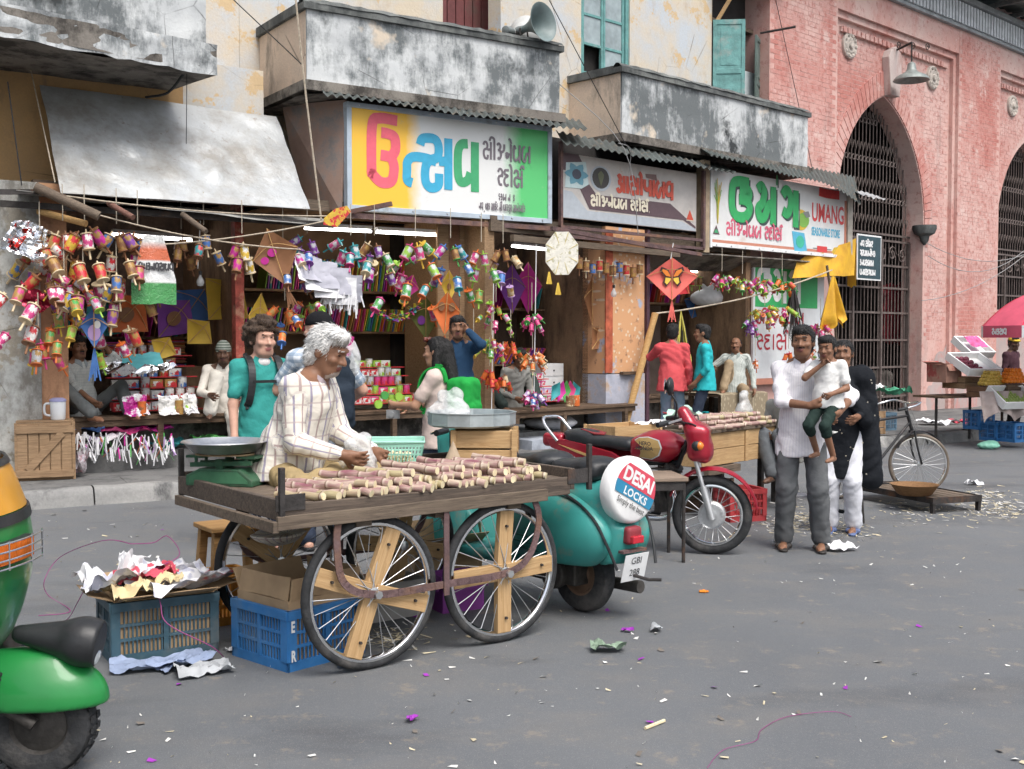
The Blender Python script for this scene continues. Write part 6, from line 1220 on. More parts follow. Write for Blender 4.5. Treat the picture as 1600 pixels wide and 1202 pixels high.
# low platform with cane basket, boxes by the gate
pa,pb_,pc=gnd(1333,778,0),gnd(1455,803,0),gnd(1520,795,0);px_=(pb_-pa);px_.z=0
PT2=frame((pa.x,pa.y,0),px_);Lp=px_.length;o=thing('low_platform','low slatted timber platform on short legs under the bicycle','platform',PT2)
for i in range(5):b=MB();b.box(0,Lp,.02+.10*i,.105+.10*i,.115,.135);b.build('slat',WOOD_OLD,o,bev=.002)
for q in((0,Lp,0,.018,.085,.14),(0,Lp,.522,.54,.085,.14),(-.02,-.001,.0,.54,.085,.14),(Lp+.001,Lp+.02,.0,.54,.085,.14)):b=MB();b.box(*q);b.build('edge_rail',IRON,o)
for x in(.02,Lp-.03):
 for y in(.01,.51):b=MB();b.box(x,x+.04,y,y+.03,0,.085);b.build('leg',IRON,o)
q=gnd(1435,775,.14);b=MB();b.lathe([(.13,0),(.15,.01),(.20,.085),(.21,.095),(.195,.09),(.14,.02),(0,.015)],24,caps=False);o=b.build('cane_basket',wood('wicker',(.27,.15,.07),(.15,.08,.035),grain=(6,6,40)),smooth=40);o.matrix_basis=place((q.x,q.y+.1,.137));tag(o,'shallow brown wicker basket on the low platform','basket')
b=MB();q=gnd(1349,818);b.tube([q,q+Vector((-.04,0,.56))],.012,6);b.tube([q+Vector((-.012,0,.22)),q+Vector((-.3,.05,.2))],.01,6);tag(b.build('folding_rack',IRON),'thin black metal stand leg beside the woman in the shawl','stand')
zc=lambda px,py,w=.2:C.M@Matrix.Translation(C.L(px,py,w))
def onpave(px,py,z=.12):return gnd(px,py,z)
q=onpave(1352,684);crate('wooden_crate','wooden crate on the pavement behind the bicycle handlebars',frame((q.x,q.y,q.z),(.75,.66,0)),.5,.35,.36,WOOD_CR,3)
q=onpave(1385,676);plastic_crate('plastic_crate','faded blue crate behind the bicycle front wheel',frame((q.x,q.y+.1,q.z),(.75,.66,0)),.35,.3,.28,M('faded_blue_plastic',(.13,.22,.30),.6,.2),3,9)
q=onpave(1375,650);paper('cloth_heap','green cloth over the boxes behind the bicycle',place((q.x+.1,q.y-.3,.5),R(40)),.7,.4,M('green_cloth',(.05,.24,.14),.8,.3),.10,41,'cloth');paper('cloth_heap','white crumpled cloth on the boxes by the gate',place((q.x-.3,q.y-.4,.56),R(20)),.45,.3,WPAPER,.10,42,'cloth')
q=gnd(1462,664,.1);paper('paper_sheet','white paper sheet lying on the pavement at the pillar foot',place((q.x,q.y,.09),R(35)),.55,.5,WPAPER,.07,43);paper('cloth_heap','red rag at the edge of the white paper by the pillar',place((q.x+.42,q.y+.1,.1)),.3,.2,PPAPER,.05,44,'rag')
# fruit stall at the far right
FD=16.3
def fv(px,py,d=FD):return at(px,py,d)
fx=frame((0,0,0),(.86,.5,0)).to_3x3().to_4x4()
us=thing('sun_umbrella','red and white sun umbrella over the fruit stall','umbrella',fv(1632,690,15.6)*Vector((1,1,0))if False else place((fv(1632,690,15.6).x,15.6,.1)))
RU,zr,za_=.86,1.70,2.18
for k in range(8):
 b=MB();b.sheet(lambda u,v,k=k:(RU*(1-v)*math.cos(R(45*(k+u)))*(1-.05*math.sin(PI*u)*(1-v)),RU*(1-v)*math.sin(R(45*(k+u)))*(1-.05*math.sin(PI*u)*(1-v)),zr-.1+(za_-zr)*(1-(1-v)**2)),6,8,thick=.004)
 mt=M('umbrella_red',(.60,.03,.07),.6,.1)if k%2 else M('umbrella_pink',(.62,.10,.16),.6,.1);g=b.build('canopy_panel',mt,us,smooth=50)
 b=MB();b.sheet(lambda u,v,k=k:((RU+.006)*math.cos(R(45*(k+u)))*(1-.05*math.sin(PI*u)),(RU+.006)*math.sin(R(45*(k+u)))*(1-.05*math.sin(PI*u)),zr-.1-.16*v),6,2,thick=.003);b.build('valance',WHITEPAINT if k%2 else mt,g,smooth=50)
 bb=MB();TV=Matrix.Rotation(R(45*(k+.5)),4,'Z')@Matrix.Translation((RU*.958,0,zr-.22))@Matrix(((0,0,1,0),(1,0,0,0),(0,1,0,0),(0,0,0,1)));word(bb,TV,'ra na ka sa va',h=.08,wd=.02,x=-.14,y=.0,asp=.9,z0=.012);bb.build('lettering',paint('umb_red',(.5,.03,.05))if k%2 else WHITEPAINT,g)
b=MB();b.cyl((0,0,0),(0,0,za_-.1),.02);b.build('pole',WHITEPAINT,us)
FOAM=M('white_foam',(.80,.81,.80),.7,.05,9)
def foam(label,p,tilt,L,Wd,rz=30):
 o=thing('foam_tray',label,'tray',place(p,R(rz))@Matrix.Rotation(R(tilt),4,'X'))
 b=MB();b.box(0,L,0,Wd,0,.02);b.build('bottom',FOAM,o)
 for q in((0,L,0,.025,.02,.11),(0,L,Wd-.025,Wd,.02,.11),(0,.025,.025,Wd-.025,.02,.11),(L-.025,L,.025,Wd-.025,.02,.11)):b=MB();b.box(*q);b.build('side',FOAM,o)
 return o
FRM={}
def fruit(kind,p,r,c,label,grp):
 if kind not in FRM:b=MB();b.ball((0,0,0),1,10,7);FRM[kind]=b.mesh(kind,M(kind+'_skin',c,.45,.15,5),60)
 o=put(kind,FRM[kind],None,place(p,0,r));tag(o,label,'fruit',grp)
def wbox(label,p,L,Wd,H,mat,rz=30,name='fruit_box',cat='box'):o=thing(name,label,cat,place(p,R(rz)));b=MB();b.box(0,L,0,Wd,0,H*.48);b.build('board',mat,o,bev=.004);b=MB();b.box(0,L,0,Wd,H*.52,H);b.build('board',mat,o,bev=.004);b=MB();b.box(.01,L-.01,.01,Wd-.01,H*.481,H*.519);b.build('core',DARK,o);return o
pA=fv(1478,598);carton('cardboard_box','brown printed carton at the left end of the fruit stall',place(pA,R(28)),.32,.35,.26,M('printed_carton',(.36,.20,.15),.8,.25,4,dirt=(.35,.08,.07),dscale=3,dlo=.52,dhi=.6),(-60,-60,20,20),.1)
pB=fv(1508,608);wbox('thin wooden fruit box under the foam trays',pB,.42,.4,.17,WOOD_CR)
pC=fv(1512,588,16.1);foam('tilted white foam tray of dark apples',pC,28,.62,.5,24)
for i in range(6):
 for j in range(4):
  v=place(pC,R(24))@Matrix.Rotation(R(28),4,'X')@Vector((.06+.045*i,.06+.1*j+.02*(i%2),.06));fruit('apple',v,.042,(.16,.02,.045),'dark red apple in the tilted white foam tray','apples in the foam tray')
pD=fv(1512,560,16.9);foam('upper white foam tray of pink packed fruit',pD,35,.5,.42,24);paper('fruit_wrap','pink tissue in the upper foam tray',place(pD+Vector((.18,.2,.22)),R(24))@Matrix.Rotation(R(35),4,'X'),.28,.3,M('pink_tissue',(.62,.12,.30),.8,.3),.03,50)
b=MB();b.X=place(pB+Vector((0,.1,-.1)),R(28));b.box(-.45,2.0,-.05,.5,-.03,0);tb=MB();o=thing('stall_table','rough table holding the fruit boxes','table',None);b.build('top',WOOD_DK,o)
for x in(-.3,.4,1.1):b=MB();p=place(pB+Vector((0,.1,-.12)),R(28))@Vector((x,.2,0));b.cyl(p,(p.x,p.y,.05),.02,n=6);b.build('leg',IRON,o)
pE=fv(1542,604,15.9);wbox('brown box carrying the yellow fruit pile',pE+Vector((0,0,-.16)),.36,.34,.15,wood('fruit_box_brown',(.22,.12,.07)))
k=0
for lay in range(4):
 for i in range(6-lay):
  for j in range(3):v=place(pE,R(20))@Vector((.03+.06*i+.03*lay,.05+.06*j,.035+.05*lay));fruit('guava',v,.033,(.55,.38,.08),'yellow fruit in the heap left of the oranges','yellow fruit heap')
pF=fv(1578,600,15.9)
for lay in range(4):
 for i in range(6-lay):
  for j in range(3):v=place(pF,R(20))@Vector((.0+.06*i+.03*lay,.05+.06*j,.035+.05*lay));fruit('orange',v,.034,(.75,.22,.02),'orange in the pyramid under the umbrella','orange pyramid')
wbox('brown box under the orange pyramid',pF+Vector((-.02,0,-.16)),.45,.34,.15,WOOD_DK)
pG=fv(1566,640,15.6);foam('tilted foam tray of green grapes at the right edge',pG,35,.6,.4,20)
for i in range(9):
 for j in range(6):v=place(pG,R(20))@Matrix.Rotation(R(35),4,'X')@Vector((.06+.055*i,.05+.05*j,.05));fruit('grape',v,.028,(.22,.30,.07),'green grape in the tilted foam tray','green grapes')
t=NT('dull_sacking');t.col(t.mix(t.rng(t.noise(7,5),.35,.65),(.38,.32,.30),(.28,.23,.21))).set(Roughness=.9);b=MB();p0=fv(1530,612,15.7)
b.sheet(lambda u,v:p0+Vector((.86*.95*u,.3*u-.18*v,-.42*v*(1-.35*abs(math.sin(u*5)))))+Vector((0,.04*math.sin(u*22),0)),30,8,thick=.006);tag(b.build('sacking_cloth',t.m,smooth=60),'dull sacking cloth draped down the front of the fruit stall','cloth')
for k,(x,y,lb)in enumerate(((1530,672,'blue crate under the left of the fruit stall'),(1556,690,'blue crate at the kerb under the middle of the fruit stall'),(1585,692,'blue crate at the right edge under the fruit stall'))):
 p=fv(x,y,16.2-.2*k);plastic_crate('plastic_crate',lb,place((p.x,p.y,p.z),R(25)),.30,.3,.27,BLUEP,3,9)
p=fv(1545,690,15.7);bag('plastic_bag','small green plastic bag lying on the road by the fruit stall',(p.x,p.y,0),(.16,.1,.12),M('green_poly',(.22,.50,.38),.4,.2),5,.012,knots=False)
for k,(x,y,d,c,sz,lb)in enumerate(((1395,490,24.5,(.28,.03,.04),(.5,.1,1.3),'red cloth hanging inside the market gate'),(1370,600,24.0,(.11,.10,.09),(.6,.3,.5),'grey sacks piled inside the market gate'),(1410,590,25.2,(.09,.085,.08),(.5,.3,.4),'dark sacks behind the right leaf of the gate'),(1422,520,24.8,(.03,.08,.10),(.35,.1,1.2),'blue green cloth hanging by the gate post'))):
 p=at(x,y,d);me=sdf_mesh('hanging_cloth',[rbox((0,0,0),(sz[0]*.5,sz[1]*.5+.05,sz[2]*.5),.05)],.04,M(f'inside_{k}',c,.9,.3),fold=lambda X,Y,Z:.03*np.sin(X*25)+.02*np.sin(Z*14+X*9));tag(put('hanging_cloth' if sz[2]>1 else 'sack_pile',me,None,place(p)),lb,'cloth' if sz[2]>1 else 'sacks')
# kite shop furniture
def bench(label,Tm,s0,s1,y0,y1,z,mat=WOOD_DK,zl=.12,legs=None):
 o=thing('shop_bench',label,'bench',Tm@place((s0,y0,0)));n=max(2,int((y1-y0)/.17));L=s1-s0;d=(y1-y0)/n
 for i in range(n):b=MB();b.box(0,L,i*d+.003,(i+1)*d-.003,z-.035,z-rnd.uniform(0,.006));b.build('plank',mat,o,bev=.003)
 for x in legs or(.06,L/2,L-.12):
  for y in(.02,y1-y0-.08):b=MB();b.box(x,x+.06,y,y+.06,zl,z-.037);b.build('leg',mat,o)
 b=MB();b.box(.02,L-.02,.025,.05,z-.1,z-.037);b.build('apron',mat,o);return o
bench('long dark bench of the leftmost kite shop',A.M,-.14,1.66,.0,.62,.715,zl=.34);bench('dark bench of the shop under the yellow sign',A.M,2.85,4.26,.02,.6,.665,zl=.34)
bench('dark timber bench of the shop under the rusty sign',C.M,-1.02,1.42,-.28,.36,.64,legs=(.15,1.0,2.2));bench('low bench in the right hand shop',C.M,2.0,2.9,.1,.6,.70,zl=.32)
bn=bench('bench at the end of the right shop under a patterned cloth',C.M,3.2,4.35,-.35,.3,.70);t=NT('patterned_cloth');t.col(t.mix(t.rng(t.vor(22,'F1',t.map((1,.2,.6))),.25,.4),(.40,.34,.24),(.26,.21,.14))).set(Roughness=.9)
b=MB();b.sheet(lambda u,v:(3.18+1.2*u,.3-.68*min(1,v*1.8)-.02*math.sin(u*25)*max(0,v-.55),.712-max(0,v-.556)*1.15),30,14,thick=.004);o=b.build('bench_cloth',t.m,smooth=60);o.matrix_basis=C.M;tag(o,'brown patterned cloth draped over the end bench','cloth')
for k,(Tm,s0,s1,y0,y1,z,lb)in enumerate(((A.M,1.76,4.68,1.5,2.1,1.62,'upper'),(A.M,1.76,4.68,1.5,2.1,2.15,'top'),(A.M,-.1,1.6,1.6,2.05,1.55,'left shop'),(C.M,-.85,1.0,1.1,1.65,1.18,'lower middle shop'),(C.M,-.85,1.0,1.1,1.65,1.95,'upper middle shop'),(C.M,1.95,3.2,1.1,1.7,1.45,'lower right shop'),(C.M,1.95,4.3,1.1,1.7,2.1,'upper right shop'))):
 b=MB();b.box(s0,s1,y0,y1,z-.03,z);o=b.build('wall_shelf',DIMW);o.matrix_basis=Tm;tag(o,f'{lb} timber shelf inside the kite shops' if k>1 else f'{lb} timber shelf under the yellow sign','shelf')
EM=M('lit_tube',(1,.97,.95),.5,0,emit=8);BULB=M('lit_bulb',(1,.72,.38),.5,0,emit=60);DBULB=M('clear_bulb',(.6,.62,.63),.05,0,alpha=.5)
def tube_lamp(label,P0,P1):
 o=thing('tube_lamp',label,'lamp');b=MB();b.cyl(P0,P1,.015,n=10);b.build('tube',EM,o,smooth=60);u=Vector((0,0,.045));b=MB();b.bar(P0+u,P1+u,.07,.04);b.build('batten',WHITEPAINT,o)
tube_lamp('lit tube lamp under the left of the yellow sign',A.V(476,357,-.35),A.V(580,362,-.35));tube_lamp('lit tube lamp under the right of the yellow sign',A.V(588,363,-.35),A.V(686,368,-.35));tube_lamp('lit tube lamp at the back of the leftmost shop',A.V(175,367,-1.2),A.V(300,376,-1.2))
tube_lamp('lit tube lamp in the shop under the white sign',C.V(1040,420,-1),C.V(1120,428,-1));tube_lamp('lit tube lamp in the shop under the rusty sign',C.V(800,385,-.9),C.V(870,392,-.9))
def bulb(label,p,mat,cord=.5):
 o=thing('light_bulb',label,'bulb',p);b=MB();b.lathe([(.012,.05),(.016,.03),(.038,-.01),(.042,-.035),(.03,-.065),(.001,-.075)],14,caps=False);b.build('glass',mat,o,smooth=60);b=MB();b.cyl((0,0,.05),(0,0,.09),.018);b.cyl((0,0,.09),(0,0,.09+cord),.004,n=5);b.build('holder',BLACK,o,smooth=40)
bulb('glowing bulb under the yellow sign',A.V(571,424,-.4),BULB);bulb('unlit clear bulb hanging in the leftmost shop',A.V(313,437,.1),DBULB,.3);bulb('unlit clear bulb before the orange papered pier',C.V(959,456,.2),DBULB,.3)
# thread spools
PC=dict(pink=(.52,.05,.19),magenta=(.48,.025,.26),red=(.52,.03,.04),orange=(.60,.14,.03),yellow=(.60,.40,.05),green=(.07,.30,.07),lime=(.27,.48,.06),blue=(.06,.16,.42),teal=(.04,.28,.30),purple=(.20,.05,.30),gold=(.36,.21,.06),brown=(.24,.11,.05),white=(.66,.65,.62),silver=(.45,.46,.48),lilac=(.45,.30,.55),cream=(.62,.50,.32))
def pmat(c,two=None):return M(f'print_{c}_{two}',PC[c],.42,.2,30,dirt=PC[two]if two else None,dscale=13,dlo=.5,dhi=.54)
SPM={}
def spool_mesh(kind,c,two=None):
 k=(kind,c,two)
 if k not in SPM:
  b=MB()
  if kind=='reel':b.lathe([(.052,-.08),(.056,-.06),(.056,.06),(.052,.08)],14)
  elif kind=='flange':b.lathe([(.05,-.007),(.066,-.006),(.066,.006),(.05,.007)],14)
  else:b.lathe([(.011,-.20),(.013,-.19),(.010,-.09),(.010,.13),(.007,.14)],8)
  SPM[k]=b.mesh(kind,pmat(c,two)if kind=='reel' else M('dowel_'+c,PC[c],.5,.15),40)
 return SPM[k]
def spool(T,c,two,fl,where,grp):
 o=thing('thread_spool',f'{c} thread spool with {fl} ends {where}','spool',T,grp)
 put('reel',spool_mesh('reel',c,two),o);put('flange',spool_mesh('flange',fl),o,Matrix.Translation((0,0,.085)));put('flange',spool_mesh('flange',fl),o,Matrix.Translation((0,0,-.085)));put('handle',spool_mesh('handle',fl),o)
WOODP=[('pink','white'),('red','gold'),('magenta','white'),('gold','red'),('pink','gold'),('red','white'),('yellow','blue'),('pink','white'),('blue','gold'),('white','red'),('purple','gold'),('brown','gold'),('gold','brown'),('gold','pink')]
NEON=[('pink','silver'),('green','silver'),('lime','gold'),('pink','white'),('silver','pink'),('gold','green')];DARKS=[('teal','silver'),('purple','silver'),('brown','gold'),('blue','silver'),('magenta','silver'),('green','silver')]
STRM=M('hanging_string',(.45,.40,.32),.9,.2);r_=random.Random(77)
def bunch(Pl,px,py,w,n,size,pal,fls,where,spread=42,drop=.0,up=.35):
 a=Pl.V(px,py,w);b=MB();b.tube([a+Vector((0,0,up)),a],.005,5);tag(b.build('hanging_string',STRM),f'string holding the spools {where}','string')
 for i in range(n):
  ring=i%3;t=R(spread*(.35+.65*(i%n)/max(1,n-1))*r_.uniform(.75,1.1));az=i*2.4+r_.uniform(-.4,.4);d=Vector((math.sin(t)*math.cos(az),math.sin(t)*math.sin(az),-math.cos(t)))
  ln=(.20+drop*(i%4)/3)*size*r_.uniform(.9,1.15);c=a+d*ln;T=frame(c,d.orthogonal(),-d)@Matrix.Scale(size*.88*r_.uniform(.9,1.08),4);col,two=pal[r_.randrange(len(pal))];spool(T,col,two,fls[r_.randrange(len(fls))],where,'spools '+where)
ND=['lime','orange','pink','yellow'];WD=['cream','brown']
for q in((62,372,.5,10,1.05,WOODP,WD,'in the far left bunch by the silver foil',55,.5),(98,345,.5,10,1.05,WOODP,WD,'in the second left bunch under the awning',40,.9),(132,345,.6,9,1.1,[('pink','white'),('magenta','gold'),('red','gold'),('yellow','red')],WD,'in the big pink bunch under the awning',38,.8),(182,350,.5,9,1.0,WOODP,WD,'in the bunch left of the striped plastic bag',40,.7),(215,352,.45,5,1.0,WOODP,WD,'in the bunch behind the striped plastic bag',35,.5),(70,420,.55,9,.95,WOODP,WD,'in the low far left bunch',60,.4),(100,425,.6,9,.9,NEON,ND,'in the neon handled left bunch',50,.9),(130,435,.6,7,.9,NEON,ND,'in the neon handled bunch above the blue kite',50,.6),(182,425,.5,5,1.05,WOODP,WD,'in the gold bunch above the bench',22,.4),(60,515,.55,4,.95,[('silver','gold'),('gold','red'),('pink','gold')],ND,'in the small bunch low on the left pier',35,.2),(86,470,.5,3,.9,[('gold','green')],ND,'in the green tipped bunch over the shopkeeper',25,.4),(318,352,.3,4,.85,[('blue','gold'),('teal','red')],WD,'in the blue pair bunch of the left shop',30,.2),(283,358,.1,4,.85,[('brown','gold'),('gold','brown')],WD,'in the dim brown bunch of the left shop',30,.2),(378,365,.5,5,.95,[('pink','white'),('magenta','gold'),('yellow','white')],WD,'in the ringed pink bunch before the red post',25,.2),(442,372,.3,6,.9,DARKS,WD,'left of the white paper bundle',50,.5),(480,365,.3,5,.85,DARKS,['purple','teal'],'over the white paper bundle',60,.4),(548,368,.35,5,.95,[('pink','silver'),('teal','silver')],['teal','pink','purple'],'in the first bunch under the yellow sign',55,.2),(585,368,.35,8,.95,DARKS,WD+['purple'],'in the second bunch under the yellow sign',45,.4),(649,372,.4,10,1.0,[('pink','silver'),('lime','silver'),('green','silver')],ND,'in the bright bunch under the yellow sign',52,.8),(704,372,.4,10,.95,DARKS,['teal','green','blue','orange'],'in the dark bunch under the yellow sign',55,.7),(752,378,.4,6,.95,NEON,['orange','lime'],'at the right end of the yellow sign',30,.8),(786,380,.35,7,.85,[('blue',None),('cream','gold'),('brown','gold'),('pink','silver')],WD+['lilac'],'in the wooden bunch beside the white lantern',45,.6),(775,472,.3,8,.62,NEON+[('silver','gold')],ND,'in the upper bunch of the middle column',60,.5),(768,524,.3,8,.62,NEON,ND,'in the second bunch of the middle column',60,.4),(798,528,.3,5,.62,[('orange','red'),('orange',None)],['green','orange'],'in the orange bunch of the middle column',50,.2),(765,572,.3,5,.68,[('red','orange'),('orange',None)],['red'],'in the lowest red bunch of the middle column',35,.2),(786,578,.3,4,.62,[('cream',None),('orange',None)],['brown','red'],'in the cream bunch of the middle column',40,.2),(740,528,.3,2,.7,[('gold','white')],WD,'hanging alone beside the phone man',30,.1),(480,462,.3,6,.8,DARKS+NEON,['orange','lime','purple'],'behind the capped tourist',60,.6),(445,470,.35,6,.85,[('blue','silver'),('orange','gold'),('silver','blue')],['orange','blue'],'between the two young tourists',60,.6)):bunch(A,*q[:3],*q[3:])
for q in((831,486,.3,9,.62,[('pink',None),('magenta','white')],['green','pink'],'in the pink bunch on the long white string',60,.2),(832,547,.3,9,.66,[('orange','gold'),('orange','white'),('gold','orange')],['orange','cream'],'in the orange bunch on the long white string',65,.2),(832,606,.3,8,.62,[('lilac','white'),('pink','lilac'),('blue','white')],['pink','purple'],'in the lilac bunch low on the long white string',60,.2),(1128,424,.25,8,.72,[('pink','white'),('magenta','silver'),('pink',None)],['lime','red','green'],'in the pink bunch under the white sign',60,.2),(1160,428,.25,6,.72,[('yellow','white'),('pink','silver')],['lime','green','orange'],'in the yellow bunch under the white sign',50,.2),(1190,430,.25,8,.75,[('pink','white'),('magenta','gold')],['lime','orange'],'in the second pink bunch under the white sign',60,.2),(1222,432,.25,7,.75,[('orange',None),('orange','red')],['lime','green','pink'],'in the orange bunch under the white sign',55,.2),(1195,478,.3,10,.72,NEON+[('yellow','white')],ND,'in the left half of the neon arc',75,.3),(1222,476,.3,10,.72,NEON+[('yellow','white')],ND,'in the right half of the neon arc',75,.3),(1175,495,.3,5,.72,[('purple','silver'),('pink','silver')],['green','purple'],'in the dim bunch left of the neon arc',45,.2),(1282,500,.3,8,.72,[('pink','silver'),('magenta','gold')],['pink','red'],'in the pink bunch before the pink wall',60,.2),(1232,545,.3,6,.72,[('red','gold'),('orange',None)],['lime','red'],'in the red bunch behind the family',35,.3),(1180,556,.3,2,.72,[('orange','white')],['orange'],'low beside the seated striped man',15,.1),(1278,540,.3,5,.72,[('lime','white'),('orange','white'),('silver','blue')],['lime','orange'],'low bunch before the pink wall',45,.4)):bunch(C,*q)
for i in range(10):
 p=C.V(905+10.5*i,412+3*(i%3)+i,.15);spool(Matrix.Translation(p)@Matrix.Scale(.8,4),*[('gold','brown'),('brown','gold'),('blue','gold'),('red','gold')][i%4],WD[1-i%2],'in the row below the rusty sign','spools in the row below the rusty sign')
for i in range(5):p=C.V(1045+12*i,440,-.6);spool(Matrix.Translation(p)@Matrix.Scale(.75,4),*[('brown','gold'),('red','gold')][i%2],'lime','at the back behind the butterfly kite','spools at the back of the right shop')
# kites
def kite(label,T,w,h,col,spots=(),tail=None,sticks=True,mat=None,bend=.04,shape=None,cat='kite',group=None,plain=False):
 """paper kite facing local -y, centre at origin"""
 o=thing('kite',label,cat,T,group);m_=mat or M('kite_'+col,PC.get(col,(.5,.5,.5)),.6,.1,6);b=MB();n=10
 if shape=='oct':b.prism([(w*math.cos(R(22.5+45*i)),h*math.sin(R(22.5+45*i)))for i in range(8)],-.01,.01,T=UP)
 else:
  P4=(Vector((0,0,h)),Vector((w,0,.12*h)),Vector((0,0,-h)),Vector((-w,0,.12*h)))
  b.sheet(lambda u,v:P4[0].lerp(P4[1],u).lerp(P4[3].lerp(P4[2],u),v)+Vector((0,bend*math.sin(PI*u)*math.sin(PI*v),0)),8,8,thick=.002)
 b.build('paper',m_,o,smooth=40)
 for k,(x,z,rx,rz,c)in enumerate(spots):b=MB();b.prism(circ(x,z,rx,14,rz),.003+.001*k,.004+.001*k,T=Matrix.Translation((0,bend*.9-.03-.012*0,0))@UP);b.build('spot',M('kite_'+c,PC.get(c,(.1,.1,.1)),.6,.1,6),o)
 if sticks and not plain:b=MB();b.cyl((0,-.006,h),(0,-.006,-h),.005,n=5);b.build('spine',BAMBOO,o);b=MB();b.tube(spline([(-w,-.006,.1*h),(0,-.008,.45*h),(w,-.006,.1*h)],5),.004,5);b.build('bow',BAMBOO,o)
 if tail:
  b=MB()
  for i in range(7):b.bar((0,0,-h),(.018*(i-3),.01*(i%2),-h-tail*(1-.1*(i%3))),.014,.002)
  b.build('tail',M('kite_'+col,PC.get(col,(.5,.5,.5)),.6,.1,6),o)
 return o
def K(Pl,px,py,w,tilt=0,turn=0):return Matrix.Translation(Pl.V(px,py,w))@Pl.M.to_3x3().to_4x4()@Matrix.Rotation(R(turn),4,'Z')@Matrix.Rotation(R(tilt),4,'Y')
kite('blue and violet kite in clear wrap with a pink tassel',K(A,147,512,.6,0,-20),.13,.2,'blue',[(0,-.05,.06,.08,'lilac'),(.03,.03,.03,.04,'white')],.32);kite('brown net kite with magenta patches before the red post',K(A,432,402,.5,-18,-28),.25,.32,'brown',[(-.03,.06,.05,.045,'magenta'),(-.13,.0,.045,.04,'magenta')],.25)
kite('orange kite with two brown spots beside the shelves',K(A,697,490,.3,4,-32),.17,.26,'orange',[(-.06,.08,.04,.055,'brown'),(.065,.08,.04,.055,'brown')],.2);kite('yellow kite behind the orange spotted kite',K(A,702,448,.15),.12,.2,'yellow',[(0,0,.03,.04,'brown')]);kite('olive kite with purple dots on the shop shelf',K(A,665,497,-.6),.24,.27,'olive',[(-.06,-.03,.055,.06,'purple'),(.1,.1,.055,.06,'purple')],mat=M('kite_olive',(.13,.15,.04),.7,.15));kite('tilted pink kite on the top shelf under the yellow sign',K(A,640,448,-.6,20),.14,.16,'magenta')
bf=kite('coral kite with a butterfly print at the right shop',K(C,1050,436,.35,0,-46),.36,.30,'coral',tail=.3,mat=M('kite_coral',(.78,.16,.13),.55,.1,4));kite('dark red figured kite behind the butterfly kite',K(C,1053,440,.15,45,-46),.28,.28,'red',[(.1,.1,.03,.03,'yellow'),(-.1,-.08,.03,.03,'yellow')])
for s_ in(-1,1):
 for nm,pts,c,z in(('wing',[(.01,0),(.05,.10),(.15,.14),(.17,.08),(.10,.0),(.13,-.08),(.08,-.14),(.02,-.06)],(.05,.02,.02),.006),('wing',[(.02,.01),(.06,.08),(.13,.11),(.14,.08),(.08,.01),(.02,0)],(.75,.22,.03),.009),('wing',[(.02,-.02),(.09,-.01),(.10,-.08),(.07,-.11),(.02,-.05)],(.78,.55,.08),.009)):b=MB();b.prism([(s_*x,y+.03)for x,y in pts],z,z+.001,T=Matrix.Translation((0,-.002,0))@UP);b.build('printed_wing',M(f'wing_{c[1]}',c,.6,.1),bf)
kite('white eight sided paper lantern kite with yellow tassels',K(C,878,396,.45,0,-46),.22,.29,'white',shape='oct',sticks=False,mat=M('lantern_paper',(.74,.72,.64),.6,.15,25,dirt=(.45,.42,.25),dscale=16,dlo=.55,dhi=.62));b=MB()
for i in range(8):a_=R(22.5+45*i);p=C.V(878,396,.45);u_=K(C,0,0,0,0,-46).to_3x3();b.cyl(p,p+u_@Vector((.21*math.cos(a_),-.014,.28*math.sin(a_))),.005,n=5)
o=b.build('lantern_ribs',M('rib_yellow',(.6,.5,.2),.6,.1));tag(o,'thin ribs across the white paper lantern kite','kite frame')
for x,y in((858,425),(872,442)):b=MB();p=C.V(x,y,.47);[b.bar(p,p+Vector((.03*math.sin(i*1.7),.02*math.cos(i),-.15)),.02,.004)for i in range(6)];tag(b.build('tassel_bunch',M('kite_yellow',PC['yellow'],.6,.1,6)),('left' if x<865 else 'lower')+' yellow tassel on the white lantern kite','tassel')
for k,(px,py,w,ww,hh,tl,c,lb)in enumerate(((352,470,-.7,.34,.30,42,'yellow','large yellow kite on the back wall of the leftmost shop'),(272,498,-.9,.28,.28,40,'purple','violet kite with a dark disc on the left shop wall'),(198,492,-.9,.3,.28,45,'orange','ochre kite on the left shop wall behind the shopkeeper'),(310,520,-.6,.2,.18,45,'yellow','small yellow kite above the stacked kites'),(300,480,-1,.28,.26,35,'blue','blue kite high on the left shop wall'),(160,500,-1,.25,.3,45,'teal','teal kite in the dim left shop corner'),(255,545,-.5,.16,.15,30,'yellow','low yellow kite behind the tins'),(88,535,-.2,.13,.22,10,'orange','coral kite leaning behind the moustached shopkeeper'),(405,500,.1,.13,.3,5,'yellow','yellow patterned kite hanging right of the red post'),(800,452,-.9,.26,.34,0,'purple','dim purple kite in the middle shop'),(825,450,-1,.28,.36,0,'magenta','dim magenta kite in the middle shop'),(895,450,-.8,.32,.34,40,'teal','teal kite in the middle shop'),(925,470,-.2,.16,.34,0,'brown','dark sequinned kite by the orange pier'),(935,530,-.1,.2,.2,45,'brown','black glitter kite below the sequinned kite'),(1105,470,-.9,.3,.25,30,'magenta','bright magenta kite at the back of the right shop'),(1085,480,-1,.3,.2,20,'blue','blue kite at the back of the right shop'))):
 kite(lb,K(A if px<760 else C,px,py,w,tl),ww,hh,c,[(0,0,.08,.09,'brown')]if 'disc' in lb or 'ochre' in lb else())
SLAB={}
def slab(c,L,H,name='paper_kite'):
 k=(c,L,H)
 if k not in SLAB:b=MB();b.box(-.006,.006,0,L,0,H);SLAB[k]=b.mesh(name,M('kite_'+c,PC[c],.6,.1,6))
 return SLAB[k]
